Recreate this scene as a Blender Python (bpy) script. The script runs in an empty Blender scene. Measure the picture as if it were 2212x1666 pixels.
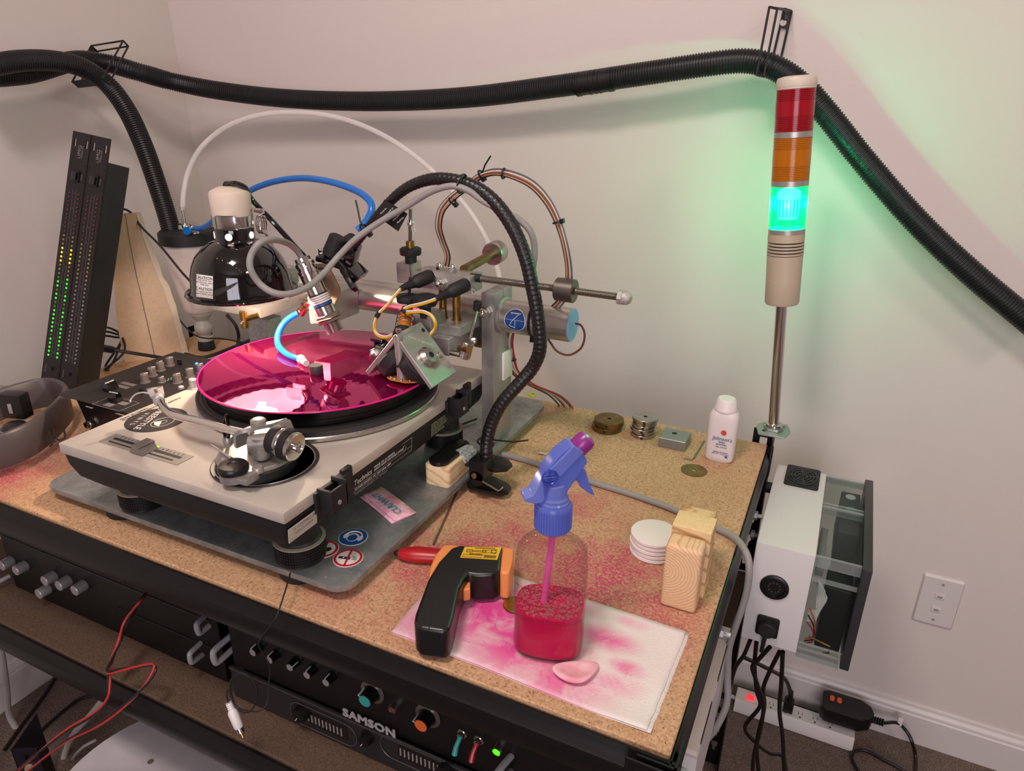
import bpy, bmesh, math, random
from mathutils import Vector, Matrix, Quaternion, noise as mnoise
random.seed(7)
SC = bpy.context.scene
COL = SC.collection
V = Vector
PI = math.pi

# ------------------------------------------------------------------ camera
CAMZ = 1.265
YAW, PITCH, ROLL, FPX = 0.441121, 0.388806, 0.010643, 1523.6
def _m(rows): return Matrix(rows)
_ca, _sa = math.cos(YAW), math.sin(YAW)
_cb, _sb = math.cos(PITCH), math.sin(PITCH)
_cc, _sc = math.cos(ROLL), math.sin(ROLL)
RC = _m([[_cc, -_sc, 0], [_sc, _cc, 0], [0, 0, 1]]) @ _m([[1, 0, 0], [0, _cb, -_sb], [0, _sb, _cb]]) @ \
     _m([[1, 0, 0], [0, 0, -1], [0, 1, 0]]) @ _m([[_ca, _sa, 0], [-_sa, _ca, 0], [0, 0, 1]])
camd = bpy.data.cameras.new('camera'); cam = bpy.data.objects.new('camera', camd); COL.objects.link(cam)
mw = Matrix.Identity(4)
for i in range(3):
    mw[i][0] = RC[0][i]; mw[i][1] = -RC[1][i]; mw[i][2] = -RC[2][i]
mw.translation = V((0, 0, CAMZ))
cam.matrix_world = mw
camd.sensor_fit = 'HORIZONTAL'; camd.sensor_width = 36.0; camd.lens = FPX / 2212 * 36
camd.clip_start = 0.02; camd.clip_end = 30
SC.camera = cam

# ------------------------------------------------------------------ world, lights, exposure
SC.view_settings.view_transform = 'Standard'
SC.view_settings.look = 'None'
SC.view_settings.gamma = 1.0
SC.view_settings.use_curve_mapping = False
SC.view_settings.exposure = 0.0
w = bpy.data.worlds.new('world'); SC.world = w; w.use_nodes = True
w.node_tree.nodes['Background'].inputs[0].default_value = (0.5, 0.465, 0.47, 1)
w.node_tree.nodes['Background'].inputs[1].default_value = 0.45

def srgb(c):
    if isinstance(c, str):
        c = tuple(int(c[i:i + 2], 16) for i in (0, 2, 4))
    return tuple(((x / 255) / 12.92 if x / 255 <= 0.04045 else ((x / 255 + 0.055) / 1.055) ** 2.4) for x in c) + (1.0,)

def area(name, loc, target, sx, sy, power, col):
    l = bpy.data.lights.new(name, 'AREA'); l.shape = 'RECTANGLE'; l.size = sx; l.size_y = sy
    l.energy = power; l.color = col
    o = bpy.data.objects.new(name, l); COL.objects.link(o); o.location = loc
    o.rotation_euler = (V(target) - V(loc)).to_track_quat('-Z', 'Y').to_euler()
    return o
area('ceiling_light', (-0.40, -0.10, 2.40), (-0.25, 0.70, 0.7), 0.32, 0.28, 20, (1.0, 0.87, 0.80))
area('window_light', (0.65, -2.25, 1.45), (-0.9, 1.0, 1.0), 1.5, 1.3, 41, (0.96, 0.91, 1.0))

area('right_fill_light', (1.35, -0.25, 2.40), (0.6, 0.9, 0.8), 0.32, 0.28, 11, (1.0, 0.86, 0.78))  # added fill from the right, lifts the wall around the control box

def point(name, loc, power, col, r=0.01):
    l = bpy.data.lights.new(name, 'POINT'); l.energy = power; l.color = col; l.shadow_soft_size = r
    o = bpy.data.objects.new(name, l); COL.objects.link(o); o.location = loc
    return o

# ------------------------------------------------------------------ pixel -> real place on a named plane of the room
def P(px, py, X=None, Y=None, Z=None):
    r = RC.transposed() @ V(((px - 1106) / FPX, (py - 833) / FPX, 1))
    o = V((0, 0, CAMZ))
    if X is not None: t = (X - o.x) / r.x
    elif Y is not None: t = (Y - o.y) / r.y
    else: t = (Z - o.z) / r.z
    return o + r * t

# ------------------------------------------------------------------ materials
MC = {}
def mat(name, col, rough=0.5, metal=0.0, var=None, vscale=30, vdetail=4, bump=0, bscale=80, stretch=None, coat=0,
        emit=None, estr=1, spec=0.5, trans=None, alpha=None, sheen=0, sss=0, vramp=(0.35, 0.65)):
    if name in MC: return MC[name]
    m = bpy.data.materials.new(name); m.use_nodes = True; nt = m.node_tree; N = nt.nodes; L = nt.links
    b = N['Principled BSDF']
    b.inputs['Base Color'].default_value = srgb(col)
    b.inputs['Roughness'].default_value = rough
    b.inputs['Metallic'].default_value = metal
    b.inputs['Specular IOR Level'].default_value = spec
    b.inputs['Coat Weight'].default_value = coat
    b.inputs['Coat Roughness'].default_value = 0.05
    if sheen: b.inputs['Sheen Weight'].default_value = sheen
    if sss:
        b.inputs['Subsurface Weight'].default_value = sss; b.inputs['Subsurface Radius'].default_value = (.01, .008, .006)
    if emit:
        b.inputs['Emission Color'].default_value = srgb(emit); b.inputs['Emission Strength'].default_value = estr
    tc = N.new('ShaderNodeTexCoord'); mp = N.new('ShaderNodeMapping'); L.new(tc.outputs['Object'], mp.inputs[0])
    if stretch: mp.inputs['Scale'].default_value = stretch
    if var:
        n = N.new('ShaderNodeTexNoise'); n.inputs['Scale'].default_value = vscale; n.inputs['Detail'].default_value = vdetail
        L.new(mp.outputs[0], n.inputs[0])
        rp = N.new('ShaderNodeValToRGB'); rp.color_ramp.elements[0].position = vramp[0]; rp.color_ramp.elements[1].position = vramp[1]
        rp.color_ramp.elements[0].color = srgb(col); rp.color_ramp.elements[1].color = srgb(var)
        L.new(n.outputs[0], rp.inputs[0]); L.new(rp.outputs[0], b.inputs['Base Color'])
    if bump:
        n2 = N.new('ShaderNodeTexNoise'); n2.inputs['Scale'].default_value = bscale; n2.inputs['Detail'].default_value = 3
        L.new(mp.outputs[0], n2.inputs[0])
        bp = N.new('ShaderNodeBump'); bp.inputs['Strength'].default_value = bump; bp.inputs['Distance'].default_value = 0.002
        L.new(n2.outputs[0], bp.inputs['Height']); L.new(bp.outputs[0], b.inputs['Normal'])
    if trans is not None:      # thin clear plastic: part of the light passes straight through, tinted
        tr = N.new('ShaderNodeBsdfTransparent'); tr.inputs[0].default_value = srgb(trans)
        mx = N.new('ShaderNodeMixShader'); mx.inputs[0].default_value = alpha
        lw = N.new('ShaderNodeLayerWeight'); lw.inputs[0].default_value = 0.35
        mr = N.new('ShaderNodeMapRange'); mr.inputs[3].default_value = alpha; mr.inputs[4].default_value = min(1, alpha + 0.38)
        L.new(lw.outputs['Facing'], mr.inputs[0]); L.new(mr.outputs[0], mx.inputs[0])
        L.new(tr.outputs[0], mx.inputs[1]); L.new(b.outputs[0], mx.inputs[2])
        L.new(mx.outputs[0], N['Material Output'].inputs[0])
    MC[name] = m
    return m

def nodes(name):
    m = bpy.data.materials.new(name); m.use_nodes = True
    return m, m.node_tree.nodes, m.node_tree.links, m.node_tree.nodes['Principled BSDF']
def ramp(N, L, src, stops):
    r = N.new('ShaderNodeValToRGB'); e = r.color_ramp.elements
    while len(e) < len(stops): e.new(0.5)
    for k, (p, c) in enumerate(stops):
        e[k].position = p; e[k].color = srgb(c) if not isinstance(c, float) else (c, c, c, 1)
    L.new(src, r.inputs[0]); return r.outputs[0]
def mixc(N, L, fac, a, b_, mode='MIX'):
    x = N.new('ShaderNodeMix'); x.data_type = 'RGBA'; x.blend_type = mode
    if isinstance(fac, float): x.inputs[0].default_value = fac
    else: L.new(fac, x.inputs[0])
    for k, v in ((6, a), (7, b_)):
        if isinstance(v, (tuple, str)): x.inputs[k].default_value = srgb(v) if isinstance(v, str) else v
        else: L.new(v, x.inputs[k])
    return x.outputs[2]
def noise_tex(N, L, vec, scale, detail=4, rough=0.5, dist=0):
    n = N.new('ShaderNodeTexNoise'); n.inputs['Scale'].default_value = scale; n.inputs['Detail'].default_value = detail
    n.inputs['Roughness'].default_value = rough; n.inputs['Distortion'].default_value = dist
    L.new(vec, n.inputs[0]); return n.outputs[0]
def objvec(N, L, scale=(1, 1, 1), rot=(0, 0, 0)):
    tc = N.new('ShaderNodeTexCoord'); mp = N.new('ShaderNodeMapping'); mp.inputs['Scale'].default_value = scale
    mp.inputs['Rotation'].default_value = rot; L.new(tc.outputs['Object'], mp.inputs[0]); return mp.outputs[0]
def bumpn(N, L, b, h, s, d=0.002):
    bp = N.new('ShaderNodeBump'); bp.inputs['Strength'].default_value = s; bp.inputs['Distance'].default_value = d
    L.new(h, bp.inputs['Height']); L.new(bp.outputs[0], b.inputs['Normal'])
def blob(N, L, vec, c, r, soft=0.5):      # round stain mask at a place of the object (dye spots)
    s = N.new('ShaderNodeVectorMath'); s.operation = 'SUBTRACT'; L.new(vec, s.inputs[0]); s.inputs[1].default_value = c
    sc_ = N.new('ShaderNodeVectorMath'); sc_.operation = 'DIVIDE'; L.new(s.outputs[0], sc_.inputs[0]); sc_.inputs[1].default_value = r
    ln = N.new('ShaderNodeVectorMath'); ln.operation = 'LENGTH'; L.new(sc_.outputs[0], ln.inputs[0])
    mr = N.new('ShaderNodeMapRange'); L.new(ln.outputs[1], mr.inputs[0])
    mr.inputs[1].default_value = 1 - soft; mr.inputs[2].default_value = 1 + soft * .4; mr.inputs[3].default_value = 1; mr.inputs[4].default_value = 0
    mr.interpolation_type = 'SMOOTHSTEP'
    return mr.outputs[0]
def mathn(N, L, op, a, b_):
    x = N.new('ShaderNodeMath'); x.operation = op
    for k, v in ((0, a), (1, b_)):
        if isinstance(v, (int, float)): x.inputs[k].default_value = v
        else: L.new(v, x.inputs[k])
    return x.outputs[0]

# particle board with pink dye
def particle_board(name, base, dark, light, stains, fs=340):
    m, N, L, b = nodes(name)
    v = objvec(N, L)
    f1 = noise_tex(N, L, v, fs, 4, 0.6)
    c = ramp(N, L, f1, [(0.33, dark), (0.47, base), (0.62, light)])
    f2 = noise_tex(N, L, v, 330, 2, 0.6)
    c = mixc(N, L, ramp(N, L, f2, [(0.31, 0.85), (0.38, 0.0)]), c, '4a331f')
    f3 = noise_tex(N, L, v, 3.5, 3)
    c = mixc(N, L, ramp(N, L, f3, [(0.4, 0.0), (0.75, 0.35)]), c, dark)
    if stains:
        tot = None
        for cc, rr, st in stains:
            k = mathn(N, L, 'MULTIPLY', blob(N, L, v, cc, rr, 0.8), st)
            tot = k if tot is None else mathn(N, L, 'MAXIMUM', tot, k)
        n4 = noise_tex(N, L, v, 14, 6, 0.7)
        n4 = ramp(N, L, n4, [(0.36, 0.0), (0.6, 1.0)])
        n5 = ramp(N, L, noise_tex(N, L, v, 300, 2), [(0.36, 0.1), (0.56, 1.0)])
        k = mathn(N, L, 'MULTIPLY', mathn(N, L, 'MULTIPLY', tot, n4), n5)
        c = mixc(N, L, mathn(N, L, 'MINIMUM', mathn(N, L, 'MULTIPLY', k, 1.15), .9), c, 'b43a5e')
    L.new(c, b.inputs['Base Color']); b.inputs['Roughness'].default_value = 0.72
    b.inputs['Specular IOR Level'].default_value = 0.3
    bumpn(N, L, b, f1, 0.25, 0.001)
    return m
board_m = particle_board('particle_board', 'ba9470', '9d7958', 'cca685',
    [((-.24, .66, .74), (.20, .16, .3), .9), ((-.36, .60, .74), (.16, .13, .3), .85), ((-.42, .53, .74), (.10, .08, .3), .5),
     ((-.28, .80, .74), (.11, .06, .3), .6), ((-1.10, .50, .74), (.14, .10, .3), .95), ((-1.02, .60, .74), (.16, .08, .3), .4),
     ((-.16, .58, .74), (.10, .06, .3), .35)])
shaded_shelf_m = particle_board('shelf_board', '56443a', '45362c', '68543f', None, 480)  # same board type, colour darkened for the dim light under the bench

def carpet():
    m, N, L, b = nodes('carpet')
    v = objvec(N, L)
    f = noise_tex(N, L, v, 330, 3, 0.7); g = noise_tex(N, L, v, 60, 3)
    c = ramp(N, L, f, [(0.3, '57473f'), (0.5, '85726a'), (0.7, 'b09c92')])
    c = mixc(N, L, ramp(N, L, g, [(0.35, 0.0), (0.7, 0.4)]), c, '5f4f47')
    L.new(c, b.inputs['Base Color']); b.inputs['Roughness'].default_value = 1; b.inputs['Specular IOR Level'].default_value = 0.1
    bumpn(N, L, b, f, 1.0, 0.006); return m
carpet_m = carpet()

def wood(name, c1, c2, ringc=None, scale=55, axis='Y', rot=(0, 0, 0)):
    m, N, L, b = nodes(name)
    tc = N.new('ShaderNodeTexCoord'); mp = N.new('ShaderNodeMapping'); mp.vector_type = 'POINT'
    L.new(tc.outputs['Object'], mp.inputs[0])
    if ringc: mp.inputs['Location'].default_value = tuple(-x for x in ringc)
    wv = N.new('ShaderNodeTexWave'); wv.wave_type = 'RINGS'; wv.rings_direction = axis
    wv.inputs['Scale'].default_value = scale; wv.inputs['Distortion'].default_value = 1.2; wv.inputs['Detail'].default_value = 2
    wv.inputs['Detail Scale'].default_value = 2.0
    L.new(mp.outputs[0], wv.inputs[0])
    g = N.new('ShaderNodeTexNoise'); g.inputs['Scale'].default_value = 300
    L.new(mp.outputs[0], g.inputs[0])
    c = ramp(N, L, wv.outputs['Fac'], [(0.05, c1), (0.75, c1), (0.97, c2)])
    c = mixc(N, L, ramp(N, L, g.outputs[0], [(0.45, 0.0), (0.8, 0.35)]), c, c2)
    L.new(c, b.inputs['Base Color']); b.inputs['Roughness'].default_value = 0.6; return m

def scratched(name, c1, c2, rough=0.42, metal=0.9):
    m, N, L, b = nodes(name)
    v = objvec(N, L)
    f = noise_tex(N, L, v, 22, 8, 0.7, 0.6)
    g = noise_tex(N, L, v, 240, 3, 0.6)
    c = ramp(N, L, f, [(0.3, c1), (0.62, c2)])
    c = mixc(N, L, ramp(N, L, g, [(0.62, 0.0), (0.75, 0.5)]), c, 'd8d8d4')
    L.new(c, b.inputs['Base Color']); b.inputs['Metallic'].default_value = metal
    L.new(ramp(N, L, f, [(0.3, rough + .12), (0.7, rough - .08)]), b.inputs['Roughness'])
    bumpn(N, L, b, g, 0.05); return m
plate_m = scratched('worn_aluminium_sheet', '6f7374', '9ea1a1', 0.36, 0.62)
alu_m = mat('machined_aluminium', 'aeaaa6', 0.38, 0.6, var='98948f', vscale=25, bump=0.08, bscale=400)
alu2_m = mat('brushed_aluminium', 'bdb9b4', 0.28, 1.0, var='a09c98', vscale=40, stretch=(1, 12, 12))
cast_m = mat('rough_cast_aluminium', '9a9792', 0.55, 0.4, var='b8b5b0', vscale=300, bump=0.3, bscale=500)
steel_m = mat('polished_steel', 'c9c5c0', 0.16, 1.0)
chrome_m = mat('chrome', 'e2e0de', 0.07, 1.0)
thread_m = mat('threaded_steel', '8f8880', 0.35, 1.0)
brass_m = mat('brass', 'b08d4c', 0.3, 1.0, var='8e6f3a', vscale=60)
oldbrass_m = mat('aged_brass', '8a7142', 0.42, 0.9, var='6d5a33', vscale=50)
black_m = mat('black_plastic', '0f0e0f', 0.38)
matt_m = mat('matt_black_plastic', '121112', 0.62, bump=0.1, bscale=500)
gloss_m = mat('gloss_black_enamel', '08080a', 0.07, coat=0.6)
rail_m = mat('black_powder_coat', '0d0c0d', 0.42, spec=0.3)
rubber_m = mat('black_rubber', '131213', 0.7)
hose_m = mat('black_corrugated_plastic', '19181b', 0.42)
white_m = mat('white_plastic', 'd9d3d0', 0.4)
offw_m = mat('ivory_plastic', 'cabdae', 0.45)
grey_m = mat('grey_plastic', '8d8b8c', 0.45)
greycable_m = mat('grey_cable', '8b8784', 0.5)
silverknob_m = mat('silver_knob', 'a5a1a2', 0.42, 0.45)
silverpaint_m = mat('silver_paint', 'c6bdb3', 0.40, 0.3, var='b8afa5', vscale=12, bump=0.05, bscale=600)
wall_m = mat('wall_paint', 'cfc4bf', 0.7, spec=0.25, bump=0.10, bscale=160)
trim_m = mat('white_trim_paint', 'cdc5c3', 0.35)
ink_m = mat('white_ink', 'c8c2bd', 0.6)
dim_ink_m = mat('dim_grey_ink', '8b8582', 0.6)
dark_ink_m = mat('black_ink', '201d1d', 0.6)
blue_m = mat('blue_tube', '1468bd', 0.22)
red_m = mat('red_plastic', 'a81620', 0.35)
orange_m = mat('orange_rubber', 'e28a4c', 0.5)
teal_m = mat('teal_plastic', '2c8f8a', 0.4)
yellow_m = mat('yellow_label', 'e0b02a', 0.45)

# ------------------------------------------------------------------ mesh builder
def frame(p, z, x=None):
    z = V(z).normalized()
    x = V(x) if x is not None else (V((1, 0, 0)) if abs(z.x) < 0.9 else V((0, 1, 0)))
    x = (x - z * x.dot(z)).normalized(); y = z.cross(x)
    m = Matrix((x, y, z)).transposed().to_4x4(); m.translation = V(p); return m
def euler(p, rx=0, ry=0, rz=0):
    return Matrix.Translation(V(p)) @ Matrix.Rotation(rz, 4, 'Z') @ Matrix.Rotation(ry, 4, 'Y') @ Matrix.Rotation(rx, 4, 'X')
class G:
    def __init__(s): s.bm = bmesh.new()
    def _add(s, t, M=None):
        if M is not None: bmesh.ops.transform(t, matrix=M, verts=t.verts)
        me = bpy.data.meshes.new('t'); t.to_mesh(me); t.free(); s.bm.from_mesh(me); bpy.data.meshes.remove(me); return s
    def box(s, x0, x1, y0, y1, z0, z1, bev=0, M=None, seg=2, vert_only=False):
        t = bmesh.new(); bmesh.ops.create_cube(t, size=1)
        for v in t.verts:
            v.co = V((x0 if v.co.x < 0 else x1, y0 if v.co.y < 0 else y1, z0 if v.co.z < 0 else z1))
        if bev:
            es = [e for e in t.edges if not vert_only or abs(e.verts[0].co.z - e.verts[1].co.z) > 1e-6]
            bmesh.ops.bevel(t, geom=es, offset=bev, segments=seg, profile=0.6, affect='EDGES')
        return s._add(t, M)
    def lathe(s, prof, M=None, n=28, cap=True, arc=2 * PI):
        t = bmesh.new(); rings = []
        full = abs(arc - 2 * PI) < 1e-6
        nn = n if full else n + 1
        for r, z in prof:
            if r < 1e-6: rings.append([t.verts.new((0, 0, z))])
            else: rings.append([t.verts.new((r * math.cos(arc * k / n), r * math.sin(arc * k / n), z)) for k in range(nn)])
        for a, b in zip(rings, rings[1:]):
            for k in range(n):
                k2 = (k + 1) % nn if full else k + 1
                if len(a) == 1 and len(b) == 1: continue
                if len(a) == 1: t.faces.new((a[0], b[k2], b[k]))
                elif len(b) == 1: t.faces.new((a[k], a[k2], b[0]))
                else: t.faces.new((a[k], a[k2], b[k2], b[k]))
        if cap and full:
            if len(rings[0]) > 2: t.faces.new(list(reversed(rings[0])))
            if len(rings[-1]) > 2: t.faces.new(rings[-1])
        bmesh.ops.recalc_face_normals(t, faces=t.faces)
        return s._add(t, M)
    def cyl(s, p0, p1, r0, r1=None, n=20, bev=0):
        p0, p1 = V(p0), V(p1); r1 = r0 if r1 is None else r1; h = (p1 - p0).length
        pr = [(r0, 0), (r1, h)] if not bev else [(r0 - bev, 0), (r0, bev), (r1, h - bev), (r1 - bev, h)]
        return s.lathe(pr, frame(p0, p1 - p0), n)
    def tube(s, pts, r, n=10, close=False, sub=1, cap=True, flat=None):
        pts = [V(p) for p in pts]
        t = bmesh.new(); rings = []; N_ = len(pts)
        tang = []
        for i in range(N_):
            a = pts[(i - 1) % N_] if (close or i > 0) else pts[i]; b = pts[(i + 1) % N_] if (close or i < N_ - 1) else pts[i]
            d = b - a
            tang.append(d.normalized() if d.length > 1e-9 else V((0, 0, 1)))
        nrm = tang[0].orthogonal().normalized()
        for i in range(N_):
            if i: 
                q = tang[i - 1].rotation_difference(tang[i]); nrm = (q @ nrm)
                nrm = (nrm - tang[i] * nrm.dot(tang[i])).normalized()
            bi = tang[i].cross(nrm); rr = r(i / (N_ - 1)) if callable(r) else (r[i] if isinstance(r, (list, tuple)) else r)
            rings.append([t.verts.new(pts[i] + (nrm * math.cos(2 * PI * k / n) + bi * math.sin(2 * PI * k / n)) * rr) for k in range(n)])
        for i in range(N_ if close else N_ - 1):
            a, b = rings[i], rings[(i + 1) % N_]
            for k in range(n): t.faces.new((a[k], a[(k + 1) % n], b[(k + 1) % n], b[k]))
        if cap and not close: t.faces.new(list(reversed(rings[0]))); t.faces.new(rings[-1])
        return s._add(t)
    def prism(s, poly, z0, z1, M=None, bev=0):
        t = bmesh.new()
        a = [t.verts.new((x, y, z0)) for x, y in poly]; b = [t.verts.new((x, y, z1)) for x, y in poly]
        n = len(poly)
        t.faces.new(list(reversed(a))); t.faces.new(b)
        for k in range(n): t.faces.new((a[k], a[(k + 1) % n], b[(k + 1) % n], b[k]))
        bmesh.ops.recalc_face_normals(t, faces=t.faces)
        if bev: bmesh.ops.bevel(t, geom=list(t.edges), offset=bev, segments=2, profile=0.6, affect='EDGES')
        return s._add(t, M)
    def loft(s, rings, cap=True, M=None):      # rings: lists of 3-D points of equal length
        t = bmesh.new(); R_ = [[t.verts.new(V(p)) for p in rg] for rg in rings]
        for a, b in zip(R_, R_[1:]):
            for k in range(len(a)): t.faces.new((a[k], a[(k + 1) % len(a)], b[(k + 1) % len(a)], b[k]))
        if cap: t.faces.new(list(reversed(R_[0]))); t.faces.new(R_[-1])
        bmesh.ops.recalc_face_normals(t, faces=t.faces)
        return s._add(t, M)
    def sphere(s, c, r, n=12, M=None):
        t = bmesh.new(); bmesh.ops.create_uvsphere(t, u_segments=n, v_segments=max(6, n // 2), radius=1)
        rr = r if isinstance(r, (tuple, list)) else (r, r, r)
        mm = Matrix.Translation(V(c)) @ Matrix.Diagonal((*rr, 1))
        return s._add(t, (M @ mm) if M is not None else mm)
    def grid(s, nx, ny, f):
        t = bmesh.new(); vs = [[t.verts.new(f(i / nx, j / ny)) for i in range(nx + 1)] for j in range(ny + 1)]
        for j in range(ny):
            for i in range(nx): t.faces.new((vs[j][i], vs[j][i + 1], vs[j + 1][i + 1], vs[j + 1][i]))
        return s._add(t)

def spline(pts, n=12, close=False):       # Catmull-Rom through points
    pts = [V(p) for p in pts]; out = []; N_ = len(pts)
    rng = range(N_ if close else N_ - 1)
    for i in rng:
        if close: p0, p1, p2, p3 = pts[i - 1], pts[i], pts[(i + 1) % N_], pts[(i + 2) % N_]
        else:
            p1, p2 = pts[i], pts[i + 1]
            p0 = pts[i - 1] if i > 0 else p1 * 2 - p2
            p3 = pts[i + 2] if i + 2 < N_ else p2 * 2 - p1
        for k in range(n):
            u = k / n
            out.append(0.5 * ((2 * p1) + (p2 - p0) * u + (2 * p0 - 5 * p1 + 4 * p2 - p3) * u * u + (3 * p1 - p0 - 3 * p2 + p3) * u ** 3))
    if not close: out.append(pts[-1])
    return out
def resample(pts, step):
    out = [pts[0].copy()]; acc = 0
    for a, b in zip(pts, pts[1:]):
        d = (b - a).length
        if d < 1e-9: continue
        pos = step - acc
        while pos <= d:
            out.append(a.lerp(b, pos / d)); pos += step
        acc = d - (pos - step)
    return out
def rrect(w, h, r, n=5):
    o = []
    for cx, cy, a0 in ((w / 2 - r, h / 2 - r, 0), (-w / 2 + r, h / 2 - r, 90), (-w / 2 + r, -h / 2 + r, 180), (w / 2 - r, -h / 2 + r, 270)):
        for k in range(n + 1):
            a = math.radians(a0 + 90 * k / n); o.append((cx + r * math.cos(a), cy + r * math.sin(a)))
    return o
def circ(r, n=32, ry=None): return [(r * math.cos(2 * PI * k / n), (ry or r) * math.sin(2 * PI * k / n)) for k in range(n)]

def tag(o, label=None, cat=None, group=None, kind=None):
    for k, v in (('label', label), ('category', cat), ('group', group), ('kind', kind)):
        if v: o[k] = v
    return o
def link(name, me, m, parent=None, ang=35):
    o = bpy.data.objects.new(name, me); COL.objects.link(o)
    if m: me.materials.append(m)
    if len(me.polygons):
        me.polygons.foreach_set('use_smooth', [True] * len(me.polygons)); me.set_sharp_from_angle(angle=math.radians(ang))
    if parent is not None:
        o.parent = parent
        if parent.type == 'EMPTY': o.location = -parent.location
    return o
def obj(name, g, m, parent=None, label=None, ang=35):
    me = bpy.data.meshes.new(name); g.bm.to_mesh(me); g.bm.free()
    o = link(name, me, m, parent, ang)
    if label: o['label'] = label
    return o
def thing(name, loc, label, cat, group=None):
    o = bpy.data.objects.new(name, None); COL.objects.link(o); o.location = V(loc); o.empty_display_size = 0.02
    return tag(o, label, cat, group)
def solo(name, g, m, label, cat, group=None, kind=None, ang=35):
    return tag(obj(name, g, m, None, None, ang), label, cat, group, kind)
def text(name, body, size, M, m, parent, ext=0.0002, align='LEFT', spacing=1.0, shear=0.0, label=None, xs=1.0, bold=0.0):
    cu = bpy.data.curves.new('t', 'FONT'); cu.body = body; cu.size = size; cu.extrude = ext; cu.align_x = align
    cu.align_y = 'CENTER'; cu.space_character = spacing; cu.shear = shear; cu.resolution_u = 2; cu.offset = bold
    to = bpy.data.objects.new('t', cu)
    me = bpy.data.meshes.new_from_object(to)
    bpy.data.objects.remove(to); bpy.data.curves.remove(cu)
    me.transform(M @ Matrix.Diagonal((xs, 1, 1, 1)))
    me.materials.clear(); me.name = name
    o = link(name, me, m, parent)
    if label: o['label'] = label
    return o
def hexnut(g, p, d, r, h):
    g.lathe([(r * .9, 0), (r, h * .12), (r, h * .88), (r * .9, h)], frame(p, d), 6); return g
def capnut(g, p, d, r):
    hexnut(g, p, d, r, r * .9)
    pr = [(r * .8, r * .9)] + [(r * .8 * math.cos(a), r * 1.2 + r * .8 * math.sin(a)) for a in [k * PI / 12 for k in range(7)]]
    g.lathe(pr, frame(p, d), 14); return g
def dupe(src, loc, label=None):
    r = src.copy(); COL.objects.link(r); d = V(loc) - src.location; r.location = V(loc)
    if label: r['label'] = label
    for ch in src.children:
        c = ch.copy(); COL.objects.link(c); c.parent = r
        for g2 in ch.children:
            e = g2.copy(); COL.objects.link(e); e.parent = c
    return r

# ================================================================== SETTING
T = 0.743            # bench top
YW = 1.38            # back wall
def xw(z): return -1.564 + (1.085 - z) * 0.046     # left wall leans very slightly, as seen
def struct(name, g, m): return tag(obj(name, g, m), kind='structure')
struct('floor', G().box(-1.75, 2.4, -2.3, 1.5, -0.06, 0), carpet_m)
struct('wall_back', G().box(-1.75, 2.4, YW, YW + .1, 0, 2.45), wall_m)
g = G(); g.loft([[(xw(0), -2.3, 0), (xw(0), YW, 0), (xw(0) - .2, YW, 0), (xw(0) - .2, -2.3, 0)],
                 [(xw(2.45), -2.3, 2.45), (xw(2.45), YW, 2.45), (xw(2.45) - .2, YW, 2.45), (xw(2.45) - .2, -2.3, 2.45)]])
struct('wall_left', g, wall_m)
struct('wall_right', G().box(2.4, 2.5, -2.3, 1.5, 0, 2.45), wall_m)
g = G(); g.box(-1.75, -1.75 + .05, -2.4, -2.3, 0, 2.45); g.box(-1.7, 2.4, -2.4, -2.3, 0, .75); g.box(-1.7, 2.4, -2.4, -2.3, 2.15, 2.45)
g.box(-1.7, -.15, -2.4, -2.3, .75, 2.15); g.box(1.45, 2.4, -2.4, -2.3, .75, 2.15)
struct('wall_front', g, wall_m)
g = G(); g.box(-.15, 1.45, -2.36, -2.32, .75, .80); g.box(-.15, 1.45, -2.36, -2.32, 2.10, 2.15); g.box(.62, .67, -2.36, -2.32, .8, 2.1)
g.box(-.15, -.10, -2.36, -2.32, .8, 2.1); g.box(1.40, 1.45, -2.36, -2.32, .8, 2.1)
struct('window_1', g, trim_m)
struct('ceiling', G().box(-1.75, 2.5, -2.4, 1.5, 2.45, 2.5), wall_m)
# baseboard with its moulded cap
def bprof(s):
    return [(0, 0), (s * .014, 0), (s * .014, .070), (s * .0115, .073), (s * .0115, .078), (s * .010, .082), (s * .006, .086), (s * .005, .092), (0, .094)]
g = G(); pr = bprof(-1)
g.loft([[(x, YW + d, z) for d, z in pr] for x in (xw(0), 2.4)])
struct('baseboard_back', g, trim_m)
g = G(); pr = bprof(1)
g.loft([[(xw(z) + d, y, z) for d, z in pr] for y in (-2.3, YW)])
struct('baseboard_left', g, trim_m)
# ceiling bulbs on a string (the warm dots mirrored in the lamp dome)
for k in range(7): point('string_bulb', (-1.35 + k * .34, 0.10 - .10 * k, 2.2), 0.30, (1, .72, .42), 0.012)

# network outlet plate
op = P(2026, 1298, Y=YW)
pl = thing('outlet_plate', (op.x, YW, op.z - .056), 'light almond double network outlet plate on the wall right of the control box', 'outlet')
g = G(); g.loft([[(op.x + x * k, YW - d, op.z + z * k) for x, z in rrect(.070, .114, .004)] for k, d in ((1, 0), (1, .002), (.93, .006))])
obj('plate', g, trim_m, pl)
for dz in (.014, -.017):
    g = G(); g.box(op.x - .008, op.x + .008, YW - .0075, YW - .0055, op.z + dz - .006, op.z + dz + .006, .0005); pp = obj('jack', g, trim_m, pl)
    obj('socket_hole', G().box(op.x - .004, op.x + .004, YW - .0085, YW - .0072, op.z + dz - .002, op.z + dz + .002), grey_m, pp)
for dz in (.042, -.042):
    obj('screw', G().lathe([(.003, 0), (.0025, .001)], frame((op.x, YW - .0058, op.z + dz), (0, -1, 0)), 12), silverknob_m, pl)

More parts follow.
